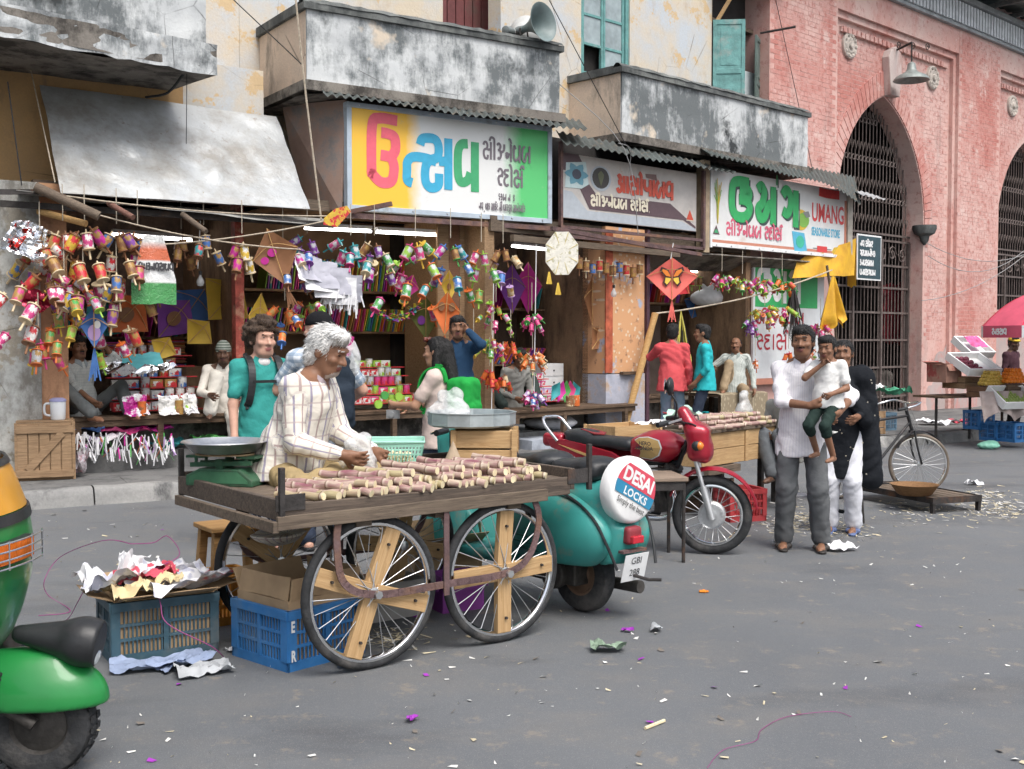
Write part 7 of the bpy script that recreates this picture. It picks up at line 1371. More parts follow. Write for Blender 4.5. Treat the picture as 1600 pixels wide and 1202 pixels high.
KC=['magenta','orange','pink','yellow','purple','green','teal','blue','red','brown','gold','lime'];KD_=['brown','purple','red','gold','teal','magenta','brown','orange']
def row(Tm,s0,s1,y,z,H,step,lab,grp,cols=KC,lean=12):
 x=s0
 while x<s1:o=put('paper_kite',slab(cols[r_.randrange(len(cols))],.3,H),None,Tm@Matrix.Translation((x,y+r_.uniform(-.02,.02),z))@Matrix.Rotation(R(lean+r_.uniform(-3,3)),4,'Y'));tag(o,lab,'kite',grp);x+=step*r_.uniform(.8,1.2)
row(A.M,1.95,4.55,1.5,1.62,.30,.034,'paper kite packed edge on in the long shelf row under the yellow sign','kites packed on the long shelf');row(A.M,2.55,4.55,1.5,2.15,.40,.034,'paper kite packed edge on in the top shelf row under the yellow sign','kites packed on the top shelf',KC,8);row(C.M,-.35,.9,1.1,1.18,.26,.036,'paper kite leaning in the slanted row on the middle shop shelf','kites leaning on the middle shop shelf',['purple','magenta','orange','pink','blue','gold','purple'],38)
row(C.M,2.0,3.1,1.1,1.45,.3,.06,'paper kite packed on the lower shelf of the right shop','kites on the lower right shelf');row(C.M,2.0,4.2,1.1,2.1,.3,.08,'dim paper kite on the upper shelf of the right shop','kites on the upper right shelf',KD_,16);row(C.M,-.8,.9,1.1,1.95,.3,.09,'dim paper kite on the upper shelf of the middle shop','kites on the upper middle shelf',KD_,14)
row(A.M,.0,1.5,1.6,1.55,.3,.06,'dim paper kite on the back shelf of the leftmost shop','kites on the left back shelf',KD_,10)
def pile(Tm,s,y,z,n,w_,lab,grp,cols=KD_):
 for i in range(n):o=put('paper_kite',slab(cols[r_.randrange(len(cols))],.42,w_),None,Tm@Matrix.Translation((s+r_.uniform(-.02,.02),y+r_.uniform(-.02,.02),z+.0135*i))@Matrix.Rotation(R(90+r_.uniform(-1.5,1.5)),4,'Y'));tag(o,lab,'kite',grp)
pile(A.M,.95,1.0,1.22,22,.42,'flat paper kite in the tall dark red pile of the left shop','tall pile of kites in the left shop');pile(A.M,.45,1.15,1.3,14,.38,'flat paper kite in the lower pile of the left shop','lower pile of kites in the left shop');b=MB();b.box(.3,1.62,.95,1.6,.6,1.2);o=b.build('stock_chest',DIMW);o.matrix_basis=A.M;tag(o,'dark timber chest under the kite piles','chest')
b=MB()
for i in range(90):u=i/90;p=A.V(580+75*u,485+22*math.sin(PI*u)-10,-.55);d=Vector((r_.uniform(-1,1),r_.uniform(-1,0),r_.uniform(-1,.6))).normalized()*.07;b.bar(p,p+d,.03,.004,m=i%5)
o=b.build('tinsel_garland',[M('kite_'+c,PC[c],.6,.1,6)for c in('pink','yellow','teal','purple','lime')]);tag(o,'many coloured feathery garland along the kite shelf','garland')
TIN={};ORD=['lowest','second lowest','third','fourth','fifth','topmost']
def tin(kind,c,two):
 k=(kind,c,two)
 if k not in TIN:
  b=MB();m_=[pmat(c,two),STEEL]
  if kind=='tin':b.lathe([(.04,0),(.04,.088)],14);b.lathe([(.042,.088),(.042,.094),(.03,.092)],14,m=1)
  else:b.box(-.055,.055,-.04,.04,0,.07);b.box(-.03,.03,-.0415,-.040,.012,.055,1)
  TIN[k]=b.mesh(kind,m_ if kind=='tin' else[pmat(c,two),pmat('white','red')],40)
 return TIN[k]
def tiers(Tm,s0,s1,y0,z0,nt,lab,grp,step=.095,k=1,kinds=('tin','box'),cols=(('red','white'),('white','red'),('silver','red'),('white','blue'),('gold','red'))):
 for t_ in range(nt):
  x=s0+.05*t_*.5
  while x<s1-.03*t_:
   kd=kinds[(t_+r_.randrange(2))%len(kinds)];c=cols[(t_+r_.randrange(3))%len(cols)];o=put('thread_tin' if kd=='tin' else 'thread_box',tin(kd,*c),None,Tm@place((x,y0+.09*t_,z0+.095*k*t_),r_.uniform(-.15,.15),k));tag(o,f'{c[0]} and {c[1]} thread {kd} in the {ORD[t_]} tier {lab}',kd,grp);x+=k*step*(1 if kd=='tin' else 1.25)
  b=MB();b.box(s0-.05,s1+.03,y0+.09*t_-.045,y0+.09*t_+.045,z0+.095*k*t_-.012,z0+.095*k*t_-.002);o=b.build('display_step',M('kite_red',PC['red'],.6,.1,6));o.matrix_basis=Tm;tag(o,f'{ORD[t_]} red display step {lab}','shelf')
tiers(A.M,.42,1.32,.30,.76,6,'on the left shop bench','tins on the left bench',.095,1.22);tiers(A.M,2.95,4.0,.30,.75,5,'under the yellow sign','tins under the yellow sign',.085,1.12,('tin','box','tin'),(('red','white'),('lime','gold'),('pink','red'),('silver','gold'),('white','lime')));tiers(C.M,-.02,.42,.25,.70,4,'on the middle shop bench','packets on the middle bench',.09,1,('box',),(('pink','white'),('green','white'),('lilac','white')))
for k,(x,y,c)in enumerate(((590,632,'lime'),(600,618,'green'),(612,630,'lime'),(622,620,'lime'),(630,636,'green'))):b=MB();b.lathe([(.05,0),(.05,.03),(.02,.03)],16,T=Matrix.Rotation(PI/2,4,'X'));o=b.build('plastic_reel',M('reel_'+c,PC[c],.4,.1),smooth=40);o.matrix_basis=Matrix.Translation(A.V(x,y,.05))@A.M.to_3x3().to_4x4();tag(o,['leftmost','second','middle','fourth','rightmost'][k]+f' {c} plastic reel on the bench edge','reel')
FOIL=M('silver_foil',(.75,.76,.78),.18,.2,8,.9,14,metal=1);bz=.72
def APt(px,py,w=.1):return A.M@Matrix.Translation(A.L(px,py,w))
paper('foil_sheet','crumpled silver foil rolls on the left bench',APt(215,590,-.05),.75,.22,FOIL,.10,61,'foil');paper('paper_sheet','turquoise paper folded on the left bench',APt(222,568,-.15)@Matrix.Rotation(R(55),4,'X'),.42,.24,M('turq_paper',(.10,.42,.46),.6,.1),.02,62)
for k,(x,y,c,sz,lb)in enumerate(((212,642,'magenta',(.17,.06,.28),'clear packet of pink kites on the left bench'),(262,642,'white',(.15,.06,.27),'clear packet of white kites on the left bench'),(296,640,'white',(.10,.05,.26),'white folded paper packet at the bench edge'),(283,612,'lime',(.09,.05,.2),'packet of coloured paper streamers on the left bench'))):p=A.V(x,y+6,.02);p.z=bz;paper('gift_packet',lb,Matrix.Translation(p+Vector((0,0,sz[2]*.36)))@A.M.to_3x3().to_4x4()@Matrix.Rotation(R(72),4,'X'),sz[0]*1.5,sz[2]*.8,M('pack_'+c,PC[c],.25,.3,9,.6,18,dirt=(.75,.74,.76),dscale=7,dlo=.5,dhi=.56),.035,40+k,'packet')
for x,c in((222,'orange'),(280,'gold')):b=MB();p=A.L(x,650,.05);b.lathe([(.045,0),(.045,.15),(.03,.15)],14,T=Matrix.Translation((p.x,p.y,bz)));o=b.build('card_tube',pmat(c,'brown'),smooth=40);o.matrix_basis=A.M;tag(o,f'{c} card tube standing on the left bench','tube')
q=A.L(240,425,.55);b=MB();b.X=A.M;b.sheet(lambda u,v:(q.x+(u-.5)*(.18+.26*min(1,v*1.5)),q.y-.06*math.sin(PI*u),q.z+.36-.68*v+.01*vnoise(u*5,v*5)),20,20,thick=.01)
t=NT('tricolour_bag');g=t.n.new('ShaderNodeSeparateXYZ');t.l.new(t.tc,g.inputs[0]);zz=g.outputs[2];c=t.mix(t.rng(zz,q.z-.12,q.z-.10),(.08,.30,.10),(.74,.75,.74));c=t.mix(t.rng(zz,q.z+.10,q.z+.12),c,(.60,.16,.08));c=t.mix(t.rng(zz,q.z+.22,q.z+.3),c,(.62,.63,.62));t.col(c).set(Roughness=.2).bump(t.noise(14,6,.6,None,1.5),.6,.03)
tb_=thing('printed_bag','hanging plastic bag printed red, white and green with dark letters','bag');b.build('bag',t.m,tb_,smooth=50);bb=MB();word(bb,A.M@Matrix.Translation((q.x-.17,q.y-.075,q.z+.01))@UP,'va sha ka na va sa ba va',h=.075,wd=.018,asp=.72);bb.build('lettering',INK,tb_)
for k,(px,py,L,w_,mt,lb)in enumerate(((45,382,.42,.34,FOIL,'shiny silver foil bag at the far left of the hanging goods'),(25,372,.16,.2,M('red_foil',(.5,.03,.02),.25,.2,metal=.7),'red foil strip on the silver bag at the far left'),(50,470,.3,.2,M('dark_red_foil',(.3,.02,.05),.3,.2,metal=.5),'dark red foil packet under the far left bunch'),(750,0,.1,.1,FOIL,''))):
 if lb:paper('foil_bag',lb,APt(px,py,.45)@Matrix.Rotation(R(75),4,'X')@Matrix.Rotation(R(-25),4,'Z'),L,w_,mt,.06,70+k,'bag')
for i in range(8):paper('paper_bundle','white folded paper in the bundle hanging above the tourists',APt(478+9*i,425+5*i-10*(i%2),.5)@Matrix.Rotation(R(62+5*i),4,'X')@Matrix.Rotation(R(30-9*i),4,'Y'),.36,.30,[WPAPER,M('bundle_grey',(.42,.42,.48),.7,.1)][i%2],.012,80+i,group='white paper bundle')
b=MB();q=A.V(540,470,.5)
for i in range(60):p=q+Vector((r_.uniform(-.25,.18),r_.uniform(-.1,.1),r_.uniform(.0,.14)));b.bar(p,p+Vector((r_.uniform(-.05,.05),0,-r_.uniform(.08,.24))),.014,.003)
o=b.build('paper_fringe',WPAPER);tag(o,'white paper fringe under the hanging paper bundle','fringe',kind='stuff')
b=MB();b.prism([(-.16,-.1),(.0,-.12),(.17,.06),(.12,.12),(-.02,.08),(-.15,-.03)],0,.01,T=UP);o=b.build('printed_card',pmat('yellow','red'));o.matrix_basis=APt(526,338,.6);tag(o,'yellow printed card tied below the plywood panel','card')
for k,(a0,a1,lb)in enumerate((((60,300),(520,338),'long string under the dented awning'),((150,335),(470,390),'slack string across the leftmost shop'),((200,385),(540,338),'rising string before the red post'))):wire(lb,[A.V(*a0,.55),A.V(*a1,.6)],.008,ROPE,'string','string',.06)
for px,y0,y1,w,Pl,lb in((838,382,640,.3,C,'long white string carrying three bunches'),(267,345,352,.4,A,''),(313,345,420,.1,A,'cord of the unlit bulb in the left shop'),(560,0,0,0,A,''),(1052,380,405,.35,C,'hook string of the butterfly kite'),(772,395,640,.28,A,'string of the middle spool column')):
 if lb and y1:wire(lb,[Pl.V(px,y0,w),Pl.V(px-4,y1,w)],.006,WHITEPAINT,'string','string')
for k,(px,c,lb)in enumerate(((1352-300,(.5,.48,.1),'yellow and black tasselled bundle hanging from the rope'),(1238-5,(.05,.05,.05),'black fringe hanging in front of the white board'))):
 p=RLINE[2 if k==0 else 12];b=MB()
 for i in range(34):d=Vector((r_.uniform(-.16,.16),r_.uniform(-.06,.06),-r_.uniform(.5,.95)));b.tube([p,p+Vector((d.x*.4,d.y,d.z*.4)),p+d],[.004,.012,.006],4,m=0 if(i%3 or k)else 1)
 if k==0:b.ball(p+Vector((0,0,-.72)),(.16,.06,.22),12,8,m=1)
 tag(b.build('tassel_bundle',[M('tassel_dark',(.035,.03,.03),.8,.3),M('tassel_yellow',(.5,.45,.08),.6,.3)],smooth=50),lb,'tassel')
for k,(x,y,L,w_,mt,lb)in enumerate(((150,690,.6,.35,WPAPER,'stack of white paper under the left bench'),(190,680,.5,.3,M('kite_pink',PC['pink'],.6,.1,6),'pink paper sheets under the left bench'),(235,676,.45,.25,M('kite_magenta',PC['magenta'],.6,.1,6),'magenta folded paper under the left bench'),(265,700,.4,.3,M('kite_teal',PC['teal'],.6,.1,6),'teal cloth strip under the left bench'),(120,676,.5,.3,M('kite_blue',PC['blue'],.6,.1,6),'blue paper stack under the left bench'),(330,690,.4,.3,M('kite_green',PC['green'],.6,.1,6),'green plastic packets under the right of the left bench'))):p=A.V(x,y,-.15);paper('paper_stock',lb,place((p.x,p.y,max(p.z,.35)),.6),L,w_,mt,.05,90+k)
b=MB()
for i in range(150):
 p=A.V(r_.uniform(120,270),r_.uniform(675,705),.05+r_.uniform(0,.1));b.bar(p,p+Vector((r_.uniform(-.08,.08),r_.uniform(-.05,.02),-r_.uniform(.06,.2))),.014,.003,m=(0 if i%4 else 1+(i//4)%4))
o=b.build('paper_fringe',[WPAPER]+[M('kite_'+c,PC[c],.6,.1,6)for c in('orange','magenta','lilac','green')]);tag(o,'white and coloured paper fringe spilling from under the left bench','fringe',kind='stuff')
q=gnd(26,752,.15);Tc=frame((q.x,q.y,.15),(.93,.36,0));cr_=crate('wooden_crate','nailed slatted wooden crate with a jug on it at the far left',Tc,.52,.44,.56,WOOD_CR,1,.006);b=MB();b.box(0,.52,0,.44,.561,.575);b.build('lid',WOOD_CR,cr_)
for i in range(5):b=MB();b.box(.01+.1*i,.1+.1*i,-.02,-.002,.02,.54);b.build('slat',WOOD_CR,cr_,bev=.003)
for z in(.03,.46):b=MB();b.box(0,.52,-.036,-.021,z,z+.07);b.build('batten',WOOD_CR,cr_)
b=MB();b.bar((.1,-.03,.1),(.42,-.03,.46),.07,.014,up=(0,1,0));b.build('brace',WOOD_CR,cr_)
jg=thing('water_jug','white plastic jug with a lilac lid on the far left crate','jug',Tc@place((.38,.12,.577)));b=MB();b.lathe([(.062,0),(.068,.01),(.074,.17),(.07,.18)],20);b.build('body',M('jug_white',(.66,.68,.70),.4,.08),jg,smooth=40);b=MB();b.lathe([(.078,.18),(.078,.2),(.05,.215)],20);b.build('lid',M('jug_lid',(.36,.36,.60),.4,.08),jg,smooth=40);b=MB();b.tube(spline([(-.07,0,.16),(-.12,0,.15),(-.12,0,.06),(-.07,0,.04)],5),.012,8);b.build('handle',MATS['jug_white'],jg,smooth=60)
p=gnd(118,745,.15);paper('tinsel_scrap','silver and red tinsel heap on the pavement beside the crate',place((p.x,p.y,.15)),.22,.25,M('tinsel',(.6,.55,.58),.25,.3,20,.8,20,metal=.6,dirt=(.5,.04,.1),dscale=12),.16,99,'tinsel')
cd_=thing('drawer_chest','small white chest of drawers in the middle shop','chest',C.M@place((.55,.7,.66)));b=MB();b.box(0,.42,0,.35,0,.52);b.build('case',WHITEPAINT,cd_)
for i in range(3):b=MB();b.box(.02,.40,-.015,-.002,.02+.165*i,.17+.165*i);d_=b.build('drawer',WHITEPAINT,cd_);b=MB();b.ball((.21,-.022,.095+.165*i),.012,8,6);b.build('knob',BLACK,d_)
for i,c in enumerate(('teal','magenta','green','pink','teal')):kite(f'{c} kite in the fanned display on the middle bench' if i<4 else 'rearmost teal kite in the fanned display on the middle bench',K(C,868+8*i,612,.1-.05*i,35-14*i),.10,.15,c,plain=True)
for x,c in((890,'brown'),(900,'orange')):b=MB();p=C.L(x,634,.15);b.lathe([(.05,0),(.05,.14),(.04,.14)],14,T=Matrix.Translation((p.x,p.y,.645)));o=b.build('card_tube',pmat(c,'cream'),smooth=40);o.matrix_basis=C.M;tag(o,f'{c} card tube on the middle shop bench','tube')
for k,(x,y)in enumerate(((822,690),(840,694),(858,690))):p=gnd(x,y,.15);me=sdf_mesh('sandal',[cap((0,-.09,.015),(0,.1,.015),.04,.045,flat=((0,0,1),2.5)),cap((-.04,.03,.03),(.04,.03,.03),.02,k=.01)],.012,BLACK);tag(put('sandal',me,None,place((p.x,p.y,.15),.5+k)),['left','middle','right'][k]+' black sandal on the step of the middle shop','sandal')
p=C.V(860,655,-.1);bag('sack','pale sack under the middle shop bench',(p.x,p.y,.34),(.35,.2,.2),M('pale_sack',(.36,.36,.37),.8,.2),21,.02,'sack',False)
p=C.V(1105,478,-.7);bag('plastic_bag','white plastic bag of goods hanging in the right shop',place(p),(.28,.15,.3),M('white_poly',(.62,.63,.64),.35,.15),23,.02)
# litter on the road
b=MB();rl=random.Random(9)
def scrap(px,py,L,w_,m,z=.004):
 p=gnd(px,py,z);a_=rl.uniform(0,6.3);d=Vector((math.cos(a_),math.sin(a_),0))*L/2;e=Vector((-math.sin(a_),math.cos(a_),0))*w_/2;k=rl.uniform(.2,.9)
 b.add([p-d-e,p+d-e*k+Vector((0,0,rl.uniform(0,.012))),p+d*.8+e+Vector((0,0,rl.uniform(0,.008))),p-d*.7+e],[(0,1,2,3)],m)
for i in range(520):
 px=rl.uniform(60,1600);py=780+420*rl.random()**1.7;D_=2705/(py-530);s_=rl.choice((.008,.012,.018,.03,.045))*(.6+.05*D_);scrap(px,py,s_,s_*rl.uniform(.2,.7),rl.choice((0,0,0,1,1,2)))
for i in range(15):scrap(rl.uniform(100,1580),rl.uniform(820,1190),.035,.022,3)
for cx,cy,sx_,sy,n in((1235,815,55,22,330),(1560,795,60,16,260),(1530,775,50,10,160),(600,1000,90,22,120),(1320,830,60,14,120),(420,990,40,20,60),(1440,800,90,20,120)):
 for i in range(n):scrap(rl.gauss(cx,sx_*.5),rl.gauss(cy,sy*.5),rl.uniform(.03,.09),rl.uniform(.004,.011),rl.choice((0,1,1)))
o=b.build('road_litter',[M('litter_white',(.66,.65,.62),.85,.1),M('litter_straw',(.55,.48,.33),.85,.15),M('litter_dull',(.16,.14,.12),.9,.2),M('litter_violet',(.30,.035,.38),.7,.1)]);tag(o,'scattered paper bits, straw and cane chips on the road','litter',kind='stuff')
for x,y,mt,L,lb in((1220,853,WPAPER,.14,'white paper scrap beside the left foot of the man in white'),(1315,861,WPAPER,.2,'white paper under the right foot of the man in white'),(1025,986,MATS['grey_paper'],.1,'pale crumpled scrap on the open road'),(950,1018,M('leaf_scrap',(.22,.30,.22),.8,.2),.16,'pale green leaf lying on the open road'),(643,1128,M('litter_violet',(.4,.03,.5),.7,.1),.06,'violet paper scrap in the near foreground'),(1522,758,WPAPER,.16,'white crumpled ball beyond the low platform'),(980,988,M('litter_violet',(.4,.03,.5),.7,.1),.06,'violet paper scrap right of the scooter wheel')):q=gnd(x,y);paper('paper_scrap',lb,place((q.x,q.y,.004),rl.uniform(0,3)),L,L*.6,mt,L*.18,x,n=8)
q=gnd(1099,926);b=MB();[b.ball(q+Vector((.022*math.cos(i*2.4)*(i/12),.022*math.sin(i*2.4)*(i/12),.008)),(.010,.010,.007),6,4)for i in range(14)];tag(b.build('marigold',M('marigold_orange',(.80,.25,.02),.7,.1)),'orange marigold head on the open road','flower')
b=MB();b.cyl(gnd(1008,1138,.008),gnd(1038,1126,.008),.007,n=6);tag(b.build('cane_stick',CUT),'pale peeled cane stick in the near foreground','stick')
# people
SKIN={k:M('skin_'+k,c,.5,.12,14,.08,90,spec=.35)for k,c in dict(light=(.52,.30,.22),tan=(.40,.22,.14),brown=(.23,.115,.068),dark=(.105,.055,.035)).items()}
LIPS={k:M('lips_'+k,c,.5,.1)for k,c in dict(light=(.42,.16,.14),tan=(.33,.13,.11),brown=(.17,.06,.05),dark=(.09,.035,.03)).items()}
EYEM=M('eye_dark',(.035,.026,.022),.2,.1);EYEW=M('eye_white',(.62,.60,.57),.3,.05)
HAIR={k:M('hair_'+k,c,.6,.35,30,.5,120)for k,c in dict(black=(.013,.012,.012),brown=(.055,.033,.02),white=(.68,.67,.65),grey=(.25,.24,.23)).items()}
def ik(a,c,l1,l2,hint):
 a=Vector(a);c=Vector(c);d=c-a;L=min(d.length,l1+l2-.004);u=d.normalized();p=(l1*l1-l2*l2+L*L)/(2*L);h=math.sqrt(max(0,l1*l1-p*p));hint=Vector(hint);e=(hint-u*hint.dot(u)).normalized()
 return a+u*p+e*h,a+u*L
def hand(P,wr,d,n,side,s=1,curl=.5,m=0):
 """palm, four bent fingers of unequal length and a thumb; d along the hand, n palm normal"""
 wr=Vector(wr);d=Vector(d).normalized();n=Vector(n);n=(n-d*n.dot(d)).normalized();w=d.cross(n)*side
 P.append(cap(wr,wr+d*.035*s,.026*s,.03*s,m,.015));P.append(cap(wr+d*.035*s-w*.015*s,wr+d*.075*s-w*.02*s,.021*s,.018*s,m,.012));P.append(cap(wr+d*.035*s+w*.015*s,wr+d*.075*s+w*.02*s,.021*s,.018*s,m,.012))
 for i,L in enumerate((.068,.078,.072,.055)):
  b0=wr+d*.08*s+w*(.033-.022*i)*s;a1=curl*.7;a2=curl*1.7;k1=b0+(d*math.cos(a1)+n*math.sin(a1))*L*.52*s;k2=k1+(d*math.cos(a2)+n*math.sin(a2))*L*.5*s
  P.append(cap(b0,k1,.0095*s,.009*s,m,.004));P.append(cap(k1,k2,.009*s,.0075*s,m,.004))
 t0=wr+d*.025*s+w*.03*s;t1=t0+(d*.6+w*.7+n*.3)*.04*s;t2=t1+(d*.85+w*.15+n*.5)*.03*s;P.append(cap(t0,t1,.013*s,.011*s,m,.008));P.append(cap(t1,t2,.0105*s,.009*s,m,.005))
FOLD=lambda amp,f=1:(lambda X,Y,Z:amp*(np.abs(np.sin(X*19*f+5*np.sin(Z*8*f+2)+4*Y))*np.cos(Z*13*f+4*np.sin(Y*15*f+X*9))+.5*np.sin((Z+X*.8)*42*f+5*np.sin(Y*21+Z*6))))
def person(label,T,h=1.7,skin='brown',hair='black',style='short',shirt=None,sleeve='long',trousers=None,hip=(0,0,.92),lean=(0,0),chest=None,head=(0,0),headr=1.0,wR=None,wL=None,eR=(.6,-1,-.3),eL=(-.6,-1,-.3),fR=(.1,0,0),fL=(-.1,0,0),kR=(0,1,0),kL=(0,1,0),hemz=None,tuck=False,shoes=None,vox=.0085,beard=None,build_=1.0,hdR=None,hdL=None,nR=None,nL=None,curl=.6,tiltx=0,collar=True,clothf=None,foldk=.006,legr=1.0,female=False,flatfoot=True,tcut=.97):
 """one person: continuous body, clothing and hair as children. local +y is where the person faces, +x the right hand"""
 s=h/1.7;T=T if isinstance(T,Matrix)else place(T);o=thing('person',label,'person',T);g=build_
 hip=Vector(hip);la=Matrix.Rotation(R(-lean[0]),3,'X')@Matrix.Rotation(R(lean[1]),3,'Y');up=lambda x,y,z:hip+la@Vector((x,y,z))
 sw=.15 if female else .172;ch=up(0,.01,.36);nk=up(0,-.005,.525);sR,sL_=up(sw,-.01,.462),up(-sw,-.01,.462);hc=up(0,.035,.665)
 wR=Vector(wR)if wR is not None else sR+Vector((.07,.06,-.52));wL=Vector(wL)if wL is not None else sL_+Vector((-.07,.06,-.52))
 elR,wR=ik(sR,wR,.285,.25,eR);elL,wL=ik(sL_,wL,.285,.25,eL)
 hR,hL=hip+Vector((.09,0,-.02)),hip+Vector((-.09,0,-.02));aR,aL=Vector(fR)+Vector((0,0,.085)),Vector(fL)+Vector((0,0,.085));knR,aR=ik(hR,aR,.43,.415,kR);knL,aL=ik(hL,aL,.43,.415,kL)
 Rh=Matrix.Rotation(R(head[0]),3,'Z')@Matrix.Rotation(R(-head[1]),3,'X')@Matrix.Rotation(R(tiltx),3,'Y');RhN=np.array(Rh);hd=lambda x,y,z:hc+Rh@(Vector((x,y,z))*headr);q=headr
 laN=np.array(la);P=[]
 P+=[ell(hd(0,-.012,.035),(.077*q,.096*q,.086*q),RhN,k=.02),ell(hd(0,.022,-.03),(.064*q,.074*q,.092*q),RhN,k=.03),cap(hd(-.025,.055,-.085),hd(.025,.055,-.085),.027*q,k=.03),cap(nk-la@Vector((0,.0,.03)),hd(0,-.015,-.06),.056*(1 if not female else .85),.05,k=.03)]
 P+=[cap(hd(0,.092,.018),hd(0,.113,-.018),.009*q,.014*q,k=.014),ell(hd(.015,.098,-.02),(.010*q,.012*q,.009*q),RhN,k=.01),ell(hd(-.015,.098,-.02),(.010*q,.012*q,.009*q),RhN,k=.01),ell(hd(0,.088,.045),(.05*q,.014*q,.012*q),RhN,k=.02),ell(hd(.046,.068,-.015),(.022*q,.02*q,.018*q),RhN,k=.02),ell(hd(-.046,.068,-.015),(.022*q,.02*q,.018*q),RhN,k=.02)]
 for e in(-1,1):P+=[ell(hd(e*.079,-.012,-.0),(.011*q,.024*q,.033*q),RhN,k=.008),ell(hd(e*.033,.098,.022),(.019*q,.014*q,.012*q),RhN,op='sub',k=.012)]
 for e in(-1,1):P+=[dict(t='ell',c=tuple(hd(e*.033,.074,.020)),s=(.018*q,.015*q,.010*q),R=RhN,op='add',k=.006),dict(t='ell',c=tuple(hd(e*.033,.088,.020)),s=(.0125*q,.014*q,.0052*q),R=RhN,m=3,op='paint'),dict(t='ell',c=tuple(hd(e*.036,.09,.044)),s=(.021*q,.022*q,.0048*q),R=RhN,m=1,op='paint')]
 P+=[ell(hd(0,.092,-.049),(.024*q,.011*q,.007*q),RhN,m=2,k=.006),ell(hd(0,.09,-.060),(.022*q,.011*q,.008*q),RhN,m=2,k=.006)]
 if beard in('moustache','stubble','full'):P+=[dict(t='ell',c=tuple(hd(0,.095,-.037)),s=(.033*q,.025*q,.0075*q),R=RhN,m=5 if hair=='white' else 1,op='paint')]
 if beard in('stubble','full'):P+=[dict(t='ell',c=tuple(hd(0,.06,-.10)),s=(.05*q,.055*q,.032*q),R=RhN,m=5,op='paint')]
 P+=[ell(up(0,.0,.36),(.155*g,.105*g,.19),laN,k=.04),ell(up(0,.01,.16),(.14*g,.10*g,.17),laN,k=.05),ell(hip,(.15*g,.11,.12),k=.05),cap(sR,sL_,.047,k=.04)]+[cap(nk,S_,.045,.042,k=.04)for S_ in(sR,sL_)]
 for S_,E_,W_,sd,hdv,nn in((sR,elR,wR,1,hdR,nR),(sL_,elL,wL,-1,hdL,nL)):
  P+=[cap(S_,E_,.046*g,.038*g,k=.03),cap(E_,W_,.038*g,.027,k=.015)];d=Vector(hdv)if hdv is not None else(W_-E_);nv=Vector(nn)if nn is not None else Vector((-sd,.2,.1));hand(P,W_,d,nv,-sd,1,curl)
 for H_,K_,A_ in((hR,knR,aR),(hL,knL,aL)):
  P+=[cap(H_,K_,.078*legr,.055,k=.03),cap(K_,A_,.052,.037,k=.02)];fd=Vector((0,1,0))if flatfoot else(K_-H_).normalized();P+=[cap(A_+Vector((0,-.035,-.045)),A_+fd*.13+Vector((0,0,-.058)),.034,.027,k=.02),cap(A_+fd*.1+Vector((.02,0,-.06)),A_+fd*.17+Vector((.012,0,-.066)),.024,.018,k=.015)]
 def fin(name,P,v,mats,**k):
  me=sdf_mesh(name,P,v,mats,**k);me.transform(Matrix.Scale(s,4));return put(name,me,o)
 hm=HAIR[hair]if hair else HAIR['black']
 fin('body',P,vox,[SKIN[skin],hm,LIPS[skin],EYEM,EYEW,M(f'stubble_{skin}_{hair}',tuple(a*.55+b*.45 for a,b in zip(SKIN_C[skin],HAIR_C[hair or 'black'])),.8,.2,60)],k=.02)
 def ang(V):
  a=np.stack([np.arctan2(V[:,0]-hip.x,V[:,1]-hip.y)*.16,V[:,0]+V[:,1]*.4,V[:,2]],1)
  for A0,B0,t0 in((sR,elR,.12),(elR,wR,-1),(sL_,elL,.12),(elL,wL,-1)):
   A1=np.array(A0);ax=np.array(B0-A0);L=np.linalg.norm(ax);ax=ax/L;r=V-A1;t=r@ax;pr=r-t[:,None]*ax;e1=np.cross(ax,(0,0,1.0))+1e-6;e1/=np.linalg.norm(e1);e2=np.cross(ax,e1)
   mk=(np.linalg.norm(pr,axis=1)<.07)&(t>t0*L)&(t<L*1.05);a[mk,0]=np.arctan2(pr[mk]@e2,pr[mk]@e1)*.055;a[mk,2]=t[mk]
  return a
 if shirt is not None:
  e=.008;Q=[ell(up(0,.0,.35),(.158*g+e,.108*g+e,.2),laN,k=.04),ell(up(0,.012,.15),(.143*g+e,.108*g+e,.2),laN,k=.06),cap(sR,sL_,.052+e*.5,k=.04),cap(nk-la@Vector((0,0,.05)),nk-la@Vector((0,.0,.0)),.075,.062,k=.03)]
  hz=hemz if hemz is not None else-.12
  Q.append(cap(up(0,0,.1),up(0,.0,hz-.1),.158*g+e,.208*g*(.75+.25*legr)+e,k=.05,flat=((0,1,0),1.22)));Q+=[cap(nk-la@Vector((0,0,.035)),S_,.048,.046,k=.04)for S_ in(sR,sL_)]
  if female:Q+=[ell(up(.07,.10,.33),(.06,.05,.06),k=.04),ell(up(-.07,.10,.33),(.06,.05,.06),k=.04)]
  for S_,E_,W_ in((sR,elR,wR),(sL_,elL,wL)):
   if sleeve=='short':Q.append(cap(S_,S_.lerp(E_,.68),.053*g+.004,.052*g+.006,k=.035))
   elif sleeve=='rolled':Q+=[cap(S_,E_,.052*g+.004,.043*g+.006,k=.035),cap(E_,E_.lerp(W_,.25),.043*g+.006,.043*g+.006,k=.015)]
   else:Q+=[cap(S_,E_,.052*g+.004,.043*g+.006,k=.035),cap(E_,E_.lerp(W_,.93),.043*g+.006,.036,k=.015)]
  Q.append(dict(t='cap',a=tuple(nk+la@Vector((0,.03,.0))),b=tuple(hd(0,.05,-.08)),r=.042,r2=.062,op='sub',k=.006))
  Q.append(dict(t='box',c=tuple(up(0,0,hz-.15)),s=(.5,.5,.15),rd=.005,R=None,op='sub',k=.01))
  sh=fin('shirt',Q,.0115,shirt,k=.03,cloth=ang,fold=FOLD(foldk))
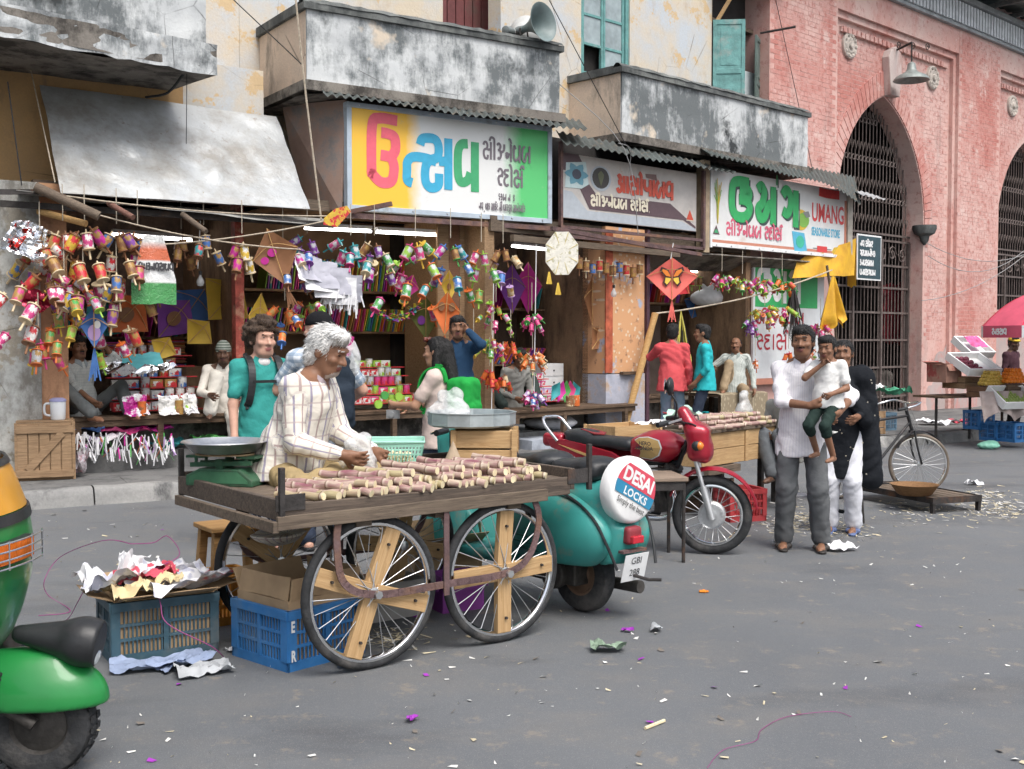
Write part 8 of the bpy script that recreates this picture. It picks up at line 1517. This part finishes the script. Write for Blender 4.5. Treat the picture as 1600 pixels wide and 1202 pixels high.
  if collar:
   b=MB();n_=14
   b.sheet(lambda u,v:up((.062+.028*v)*math.sin(R(-165+330*u)),.014-(.066+.026*v)*math.cos(R(-165+330*u)),.562-.045*v-.045*(abs(u-.5)*2)**3-.03*v*(abs(u-.5)*2)**6),n_,3,thick=.004);b.v=[tuple(Vector(p)*s)for p in b.v];b.build('collar',shirt,sh,smooth=60)
 if trousers is not None:
  e=.010*legr;Q=[ell(hip+Vector((0,0,.02)),(.148*g+e*.3,.108*g+e*.3,.13),k=.05)]
  for H_,K_,A_ in((hR,knR,aR),(hL,knL,aL)):Q+=[cap(H_,K_,.082*legr+e*.3,.060*legr+e,k=.03),cap(K_,K_.lerp(A_,tcut),.060*legr+e,.055*legr+e,k=.02)]
  fin('trousers',Q,.0125,trousers,k=.03,cloth=lambda V:V,fold=FOLD(foldk))
 if shoes is not None:
  for A_ in(aR,aL):
   fd=Vector((0,1,0));Q=[cap(A_+Vector((0,-.045,-.07)),A_+fd*.17+Vector((0,0,-.073)),.04,.036,k=.02,flat=((0,0,1),2.2)),cap(A_+fd*.06+Vector((-.045,0,-.055)),A_+fd*.06+Vector((.045,0,-.055)),.022,k=.01)];fin('shoe',Q,.009,shoes)
 Q=[];fr=rbox(hd(0,.105,-.045),(.12*q,.07*q,.115*q),.03,RhN,op='sub',k=.012)
 if style=='short':Q=[ell(hd(0,-.017,.045),(.087*q,.104*q,.094*q),RhN,k=.02),ell(hd(0,-.05,-.02),(.074*q,.058*q,.07*q),RhN,k=.02),ell(hd(.01,.05,.10),(.062*q,.045*q,.035*q),RhN,k=.03),fr]
 elif style=='balding':Q=[ell(hd(0,-.03,.03),(.085*q,.092*q,.085*q),RhN,k=.02),ell(hd(0,-.055,-.02),(.074*q,.054*q,.07*q),RhN,k=.02),rbox(hd(0,.09,.03),(.12*q,.09*q,.2*q),.04,RhN,op='sub',k=.02)]
 elif style=='full':Q=[ell(hd(0,-.024,.05),(.093*q,.112*q,.098*q),RhN,k=.03),ell(hd(0,-.065,-.03),(.08*q,.058*q,.08*q),RhN,k=.03),ell(hd(.02,.045,.112),(.068*q,.055*q,.036*q),RhN,k=.03),fr]
 elif style=='curly':
  rr_=random.Random(8);Q=[ell(hd(0,-.025,.05),(.105*q,.118*q,.11*q),RhN,k=.02),fr]
  for i in range(70):
   th=rr_.uniform(-PI,PI);ph=rr_.uniform(-.75,1.4)
   if abs(th)<.85 and ph<.62:continue
   p=hd(.112*math.cos(ph)*math.sin(th),-.02+.12*math.cos(ph)*math.cos(th),.045+.118*math.sin(ph));Q.append(ell(p,(.026,.026,.026),k=.008))
 elif style=='long':Q=[ell(hd(0,-.02,.045),(.088*q,.104*q,.093*q),RhN,k=.02),cap(hd(0,-.075,.02),up(0,-.13,.36),.075,.055,k=.04),cap(hd(.055,-.03,-.02),up(.075,-.05,.34),.035,.03,k=.03),cap(hd(-.06,-.03,-.02),up(-.085,.03,.32),.04,.028,k=.03),fr]
 elif style=='bun':Q=[ell(hd(0,-.02,.04),(.084*q,.102*q,.09*q),RhN,k=.02),ell(hd(0,-.05,-.03),(.07*q,.055*q,.06*q),RhN,k=.02),ell(hd(0,-.12,-.03),(.04,.035,.04),k=.02),fr]
 if Q:
  ho=fin('hair',Q,.0085,hm,k=.02,fold=lambda X,Y,Z:.003*np.sin(X*170+40*Z)*np.sin(Y*150+60*Z));me=ho.data;rr_=random.Random(5);b=MB();vv=me.vertices
  for i in range(min(len(vv),1100 if vox<.0095 else 300)):
   v=vv[rr_.randrange(len(vv))];nn=Vector(v.normal);rd=Vector((rr_.uniform(-1,1),rr_.uniform(-1,1),rr_.uniform(-1,1)));d=(rd*(1.0 if style=='curly' else .35)+la@Vector((0,-.4,-.8))+Rh@Vector((0,-.3,0)));d=(d-nn*d.dot(nn)).normalized();L=rr_.uniform(.02,.045)*s;p0=Vector(v.co)+nn*.001;p1=p0+(d+nn*.22).normalized()*L*.5;p2=p1+(d+nn*(.1 if style!='curly' else-.5)+rd*.2).normalized()*L*.5;w_=d.cross(nn)*.0022
   b.add([p0-w_,p0+w_,p1+w_*.8,p1-w_*.8,p2],[(0,1,2,3),(3,2,4)])
  so_=b.build('hair_strands',hm,ho);so_['kind']='stuff'
 o['_j']=0;J=dict(s=s,hc=hc,hd=hd,RhN=RhN,up=up,sR=sR,sL=sL_,elR=elR,elL=elL,wR=wR,wL=wL,hip=hip,knR=knR,knL=knL,aR=aR,aL=aL,fin=fin,q=q,o=o,T=T,la=la);del o['_j']
 return J
SKIN_C=dict(light=(.52,.30,.22),tan=(.40,.22,.14),brown=(.23,.115,.068),dark=(.105,.055,.035));HAIR_C=dict(black=(.013,.012,.012),brown=(.055,.033,.02),white=(.68,.67,.65),grey=(.25,.24,.23))
def face(loc,fx,fy,z=0):return Matrix.Translation(Vector((loc[0],loc[1],z if len(loc)<3 else loc[2])))@Matrix.Rotation(math.atan2(-fx,fy),4,'Z')
def clothmat(nm,c,**k):return M('cloth_'+nm,c,.85,.12,5,.55,13,spec=.12,**k)
W_=(.72,.71,.69)
p=CT@Vector((.0,.72,0));vs=stripes('plaid_cream_shirt',(.74,.70,.62),[('x',.042,.22,(.36,.26,.25),.85),('x',.084,.12,(.30,.30,.42),.7),('z',.09,.10,(.42,.33,.32),.6)])
J=person('white haired man in striped cream shirt sitting on the sugarcane cart',face((p.x,p.y),.93,-.30,ZD-.80),1.62,'brown','white','full',vs,'long',clothmat('khaki',(.36,.27,.14)),hip=(0,-.06,.905),lean=(19,0),head=(-4,22),headr=1.0,wR=(.12,.33,1.00),wL=(-.10,.40,1.00),eR=(.5,-.9,-.7),eL=(-.5,-.9,-.7),fR=(-.02,.26,.80),fL=(.04,.34,.80),kR=(1,.4,-.1),kL=(-1,.4,-.1),hemz=-.06,vox=.007,beard='stubble',build_=1.22,curl=.7)
p=at(408,600,8.2);J=person('curly haired young man in teal polo with black backpack straps',face((p.x,p.y),.52,-.85),1.62,'light','brown','curly',clothmat('teal_polo',(.045,.30,.27)),'short',clothmat('dark_jeans',(.035,.045,.07)),head=(8,3),hemz=-.16,shoes=BLACK,vox=.008,wR=(.25,.12,.84),headr=1.08)
def strap(J,x,mat=BLACK,name='backpack_strap'):
 b=MB();up=J['up'];pts=[up(x*.9,-.10,.42),up(x,-.06,.535),up(x,.05,.53),up(x*1.02,.125,.45),up(x*1.08,.145,.33),up(x*1.25,.12,.2),up(x*1.3,.03,.16)]
 pts=spline([p_ for p_ in pts],4)
 for a_,c_ in zip(pts,pts[1:]):b.bar(a_*J['s'],(c_+(c_-a_)*.1)*J['s'],.05,.014,up=(0,1,.3))
 b.build(name,mat,J['o'])
strap(J,.11);strap(J,-.11);b=MB();b.bar(J['up'](-.11,.15,.36)*J['s'],J['up'](.11,.15,.36)*J['s'],.02,.01,up=(0,1,0));b.build('chest_strap',BLACK,J['o'])
put('undershirt',sdf_mesh('undershirt',[ell(J['up'](0,.05,.50)*J['s'],(.055,.05,.045))],.011,clothmat('white_tee',W_)),J['o'])
p=at(500,600,8.2);cs=stripes('blue_check_shirt',(.62,.66,.70),[('x',.05,.5,(.16,.24,.34),.6),('z',.05,.5,(.16,.24,.34),.6)])
J=person('man in backward black cap and blue checked shirt with a dark backpack',face((p.x,p.y),-.45,-.1+.98),1.70,'light','brown',None,cs,'short',clothmat('dark_jeans',(.035,.045,.07)),head=(38,5),hemz=-.16,shoes=BLACK,wR=(.30,.25,1.05),wL=(-.2,.35,1.15),build_=1.12)
J['fin']('cap',[ell(J['hd'](0,-.012,.052),(.088,.106,.086),J['RhN'],k=.02),cap(J['hd'](-.05,-.10,.03),J['hd'](.05,-.10,.03),.035,k=.03,flat=((0,0,1),2)),rbox(J['hd'](0,0,-.05),(.15,.2,.085),.02,J['RhN'],op='sub',k=.01)],.009,clothmat('black_cap',(.012,.012,.014)))
def backpack(label,J,mat,sz=(.16,.09,.24),zc=.26,part=False,pock=True):
 up=J['up'];P=[rbox(up(0,-.22,zc),sz,.06,np.array(J['la']),k=.03),rbox(up(0,-.30,zc-.07),(sz[0]*.8,.05,sz[2]*.5),.04,np.array(J['la']),k=.02)]
 me=sdf_mesh('backpack',P,.012,mat,fold=FOLD(.004));me.transform(Matrix.Scale(J['s'],4));tag(put('backpack',me,None,J['T']),label,'backpack')
backpack('dark navy backpack worn by the man in the black cap',J,clothmat('navy_pack',(.025,.035,.05)),(.17,.10,.27),.22);strap(J,.12)
b=MB();p2=J['T']@(J['up'](.12,-.26,.42)*J['s']);bag('plastic_bag','clear bag with a pink kite roll behind the black capped man',place(p2-Vector((0,0,.1))),(.09,.05,.28),PLASTIC,15,.011,knots=False);b.cyl(p2+Vector((-.02,0,.0)),p2+Vector((.02,0,.2)),.03);tag(b.build('paper_roll',M('magenta_roll',(.5,.03,.22),.6,.2)),'magenta paper roll inside the clear bag behind the capped man','paper roll')
p=at(688,600,8.6);J=person('long black haired woman with sunglasses on her head and green backpack',face((p.x,p.y),-.88,.35),1.52,'tan','black','long',clothmat('beige_tee',(.58,.47,.42)),'short',clothmat('dark_jeans',(.035,.045,.07)),head=(4,4),wR=(.10,.34,1.12),wL=(-.12,.36,1.14),hemz=-.14,shoes=BLACK,female=True,curl=.9,collar=False,foldk=.003)
backpack('bright green backpack worn by the long haired woman',J,clothmat('bright_green_pack',(.02,.30,.055)),(.15,.11,.26),.20);strap(J,.10,MATS['cloth_bright_green_pack']);strap(J,-.10,MATS['cloth_bright_green_pack'])
b=MB();[b.ball(J['hd'](e*.04,.07,.115)*J['s'],(.034,.02,.022),10,6)for e in(-1,1)];b.build('sunglasses',M('brown_lens',(.12,.03,.02),.15,.1),J['o'],smooth=50)
cm=MB();q=J['T']@(J['wL']*J['s']);cm.box(q.x-.07,q.x+.03,q.y-.02,q.y+.01,q.z-.1,q.z-.035);cm.cyl((q.x-.03,q.y-.02,q.z-.07),(q.x-.03,q.y-.04,q.z-.07),.022);tag(cm.build('camera_body',M('camera_silver',(.4,.41,.42),.3,.1,metal=.5)),'small silver camera held by the long haired woman','camera')
p=at(716,600,11.2);J=person('bearded man in navy shirt holding a phone to his ear',face((p.x,p.y,.15),-.1,-1),1.58,'brown','black','short',clothmat('navy_shirt',(.02,.05,.10)),'long',clothmat('black_trousers',(.02,.02,.022)),head=(10,0),wL=(-.12,.12,1.56),eL=(-.8,.3,-1),beard='stubble',shoes=BLACK,vox=.009)
b=MB();q=J['T']@(J['hd'](-.10,.02,-.02)*J['s']);b.box(q.x-.01,q.x+.012,q.y-.03,q.y+.02,q.z-.05,q.z+.06);tag(b.build('mobile_phone',BLACK),'black mobile phone at the ear of the man in navy','phone')
ps=stripes('pale_check_shirt',(.52,.54,.52),[('x',.03,.12,(.28,.33,.36),.6),('z',.03,.12,(.28,.33,.36),.6)])
q=A.M@Vector((.12,.42,0));J=person('moustached shopkeeper in pale checked shirt lounging at the left bench',face((q.x,q.y,-.20),.75,-.45),1.66,'brown','black','short',ps,'rolled',clothmat('grey_trousers',(.13,.14,.14)),hip=(0,-.05,1.0),lean=(-8,0),head=(-14,0),wR=(.16,.28,1.12),wL=(-.26,-.05,1.72),eL=(-1,.4,.2),fR=(.28,.45,.90),fL=(-.15,.50,.90),kR=(.8,.6,.7),kL=(-.6,.6,.8),beard='moustache',vox=.009)
q=A.M@Vector((1.52,.16,0));J=person('old man in white kurta and knitted cap sitting with one knee up',face((q.x,q.y,-.22),.28,-.96),1.62,'dark',None,None,clothmat('white_kurta',(.62,.58,.52)),'long',clothmat('white_pyjama',(.60,.57,.51)),hip=(0,0,1.02),lean=(14,0),head=(-8,8),wR=(.16,.44,1.20),wL=(-.16,.30,1.16),fR=(.16,.30,.92),fL=(-.12,.36,.42),kR=(.1,1,1),kL=(0,1,.4),hemz=-.15,beard='stubble',vox=.009,legr=1.15,foldk=.005)
J['fin']('cap',[ell(J['hd'](0,-.01,.062),(.086,.102,.07),J['RhN'],k=.02),cap(J['hd'](0,-.01,.03),J['hd'](0,-.01,.085),.088,.075,k=.02),rbox(J['hd'](0,0,-.05),(.15,.2,.078),.01,J['RhN'],op='sub',k=.006)],.009,stripes('knit_cap',(.10,.12,.10),[('z',.03,.3,(.38,.40,.36),.8)]),cloth=lambda V:V)
q=C.M@Vector((-.35,.38,0));J=person('man in grey shirt sitting behind the hanging spools of the middle shop',face((q.x,q.y,-.28),.55,-.8),1.62,'brown','black','short',clothmat('grey_shirt',(.27,.27,.25)),'long',clothmat('dark_green_cloth',(.04,.055,.05)),hip=(0,0,1.0),lean=(16,0),head=(0,22),wR=(.15,.34,1.10),wL=(-.15,.34,1.10),fR=(.30,.25,.92),fL=(-.30,.25,.92),kR=(1,.7,.5),kL=(-1,.7,.5),vox=.01,legr=1.2)
p=at(1050,600,14.3);J=person('customer in coral shirt and jeans seen from behind at the right shop',face((p.x,p.y,.15),.25,.97),1.55,'brown','black','short',clothmat('coral_shirt',(.60,.09,.10)),'long',clothmat('light_jeans',(.20,.28,.36)),wL=(-.22,.40,1.30),hemz=-.13,shoes=BLACK,vox=.01,build_=1.08)
p=at(1101,600,14.2);J=person('young customer in turquoise shirt and dark jeans in profile',face((p.x,p.y,.15),-.95,.2),1.54,'brown','black','short',clothmat('turquoise_shirt',(.03,.40,.43)),'rolled',clothmat('dark_jeans',(.035,.045,.07)),wL=(-.18,.12,.92),hemz=-.11,shoes=BLACK,vox=.01)
gs=stripes('green_striped_shirt',(.50,.53,.50),[('x',.028,.3,(.14,.18,.17),.7)])
q=C.M@Vector((3.86,-.15,0));J=person('moustached man in striped shirt sitting on the cloth covered bench',face((q.x,q.y,-.14),-.25,-.95),1.62,'brown','black','balding',gs,'long',clothmat('tan_trousers',(.33,.25,.16)),hip=(0,0,.98),lean=(-6,0),head=(-8,0),wR=(.34,.22,1.28),wL=(-.30,.05,.95),fR=(.16,.34,.88),fL=(-.14,.40,.46),kR=(.1,1,1),kL=(-.2,1,.4),beard='moustache',vox=.009)
wsx=stripes('white_striped_shirt',(.76,.74,.76),[('x',.022,.2,(.52,.50,.58),.5)])
p=(gnd(1218,857)+gnd(1290,862))/2;p.y+=.05;J=person('moustached man in white shirt and grey trousers carrying a small child',face((p.x,p.y),-.22,-.97),1.60,'brown','black','short',wsx,'rolled',clothmat('grey_flannel',(.12,.125,.13)),head=(-12,0),wR=(-.05,.27,1.12),wL=(-.26,.25,1.08),eR=(1,-.3,-.5),eL=(-1,-.4,-.4),fR=(.13,0,0),fL=(-.15,.02,0),hemz=-.20,beard='moustache',vox=.0075,curl=1.0,legr=1.12,shoes=M('black_sandal',(.03,.025,.022),.5,.2),hdR=(-.9,.2,.3),nR=(.1,-.9,.2))
pc_=J['T']@Vector((-.17,.19,.0))
JC=person('small boy in white shirt and dark shorts held on the man\'s arm',face((pc_.x,pc_.y,.52),-.62,-.78),.96,'brown','black','short',clothmat('boy_white',(.74,.74,.72)),'short',clothmat('boy_shorts',(.02,.035,.03)),hip=(0,0,.98),head=(2,6),headr=1.28,wR=(.02,.17,1.45),eR=(1,.2,-.8),tcut=.25,wL=(-.14,.22,1.10),fR=(.10,.10,.30),fL=(-.14,.16,.26),kR=(0,1,0),kL=(0,1,0),vox=.0105,build_=1.1,curl=1.0,hemz=-.06)
p=gnd(1322,836);p.y+=.12;J=person('woman in long black dotted shawl and white trousers behind the man',face((p.x,p.y),-.35,-.93),1.50,'brown','black','bun',clothmat('black_kameez',(.014,.016,.02)),'long',clothmat('white_salwar',(.68,.69,.74)),head=(-2,0),wR=(.12,.22,1.05),wL=(-.14,.2,1.05),hemz=-.42,shoes=M('blue_slipper',(.10,.14,.28),.6,.1),female=True,vox=.009,legr=1.15,collar=False)
Q=[cap(J['up'](-.17,-.02,.46),J['up'](-.24,.0,-.42),.10,.11,k=.05,flat=((0,1,0),1.1)),cap(J['up'](.15,-.02,.46),J['up'](-.15,.0,.47),.09,.10,k=.05),cap(J['up'](.0,.09,.44),J['up'](-.2,.12,.1),.06,.07,k=.04),cap(J['up'](-.12,-.08,.40),J['up'](-.14,-.08,-.38),.10,.12,k=.05)]
J['fin']('shawl',Q,.012,clothmat('black_shawl',(.014,.016,.02)),fold=FOLD(.009,.8));dots=MB();rr_=random.Random(3)
for i in range(26):p_=J['up'](-.34+rr_.uniform(0,.42),.0,rr_.uniform(-.4,.45));p_.y=.135+rr_.uniform(-.01,.02);dots.ball(p_*J['s'],.006,6,4)
o=dots.build('sequins',M('sequin',(.55,.5,.4),.3,.1,metal=.5),J['o']);o['kind']='stuff'
p=gnd(1238,800);J=person('seated man in grey trousers with bare feet on the red crate, hidden behind the man',face((p.x+.12,p.y+.55,-.22),-.55,-.83),1.55,'dark','black','short',clothmat('grey_shirt',(.27,.27,.25)),'long',clothmat('slate_trousers',(.11,.12,.13)),hip=(0,0,.78),lean=(12,0),fR=(.02,.48,.50),fL=(-.16,.48,.49),wR=(.15,.3,.95),wL=(-.15,.3,.95),vox=.0105,legr=1.1)
p=at(1580,600,17.0);J=person('fruit seller in maroon sweater and yellow cap behind the stall',face((p.x,p.y,.1),.62,-.75),1.45,'dark','black','short',clothmat('maroon_sweater',(.07,.035,.045)),'long',clothmat('black_trousers',(.02,.02,.022)),head=(-30,8),vox=.0115)
J['fin']('cap',[ell(J['hd'](0,-.01,.075),(.09,.105,.06),J['RhN'],k=.02),cap(J['hd'](-.03,.09,.06),J['hd'](.03,.09,.06),.035,k=.03,flat=((0,0,1),2.2)),rbox(J['hd'](0,0,-.05),(.15,.2,.09),.01,J['RhN'],op='sub',k=.006)],.011,clothmat('yellow_cap',(.62,.42,.05)))
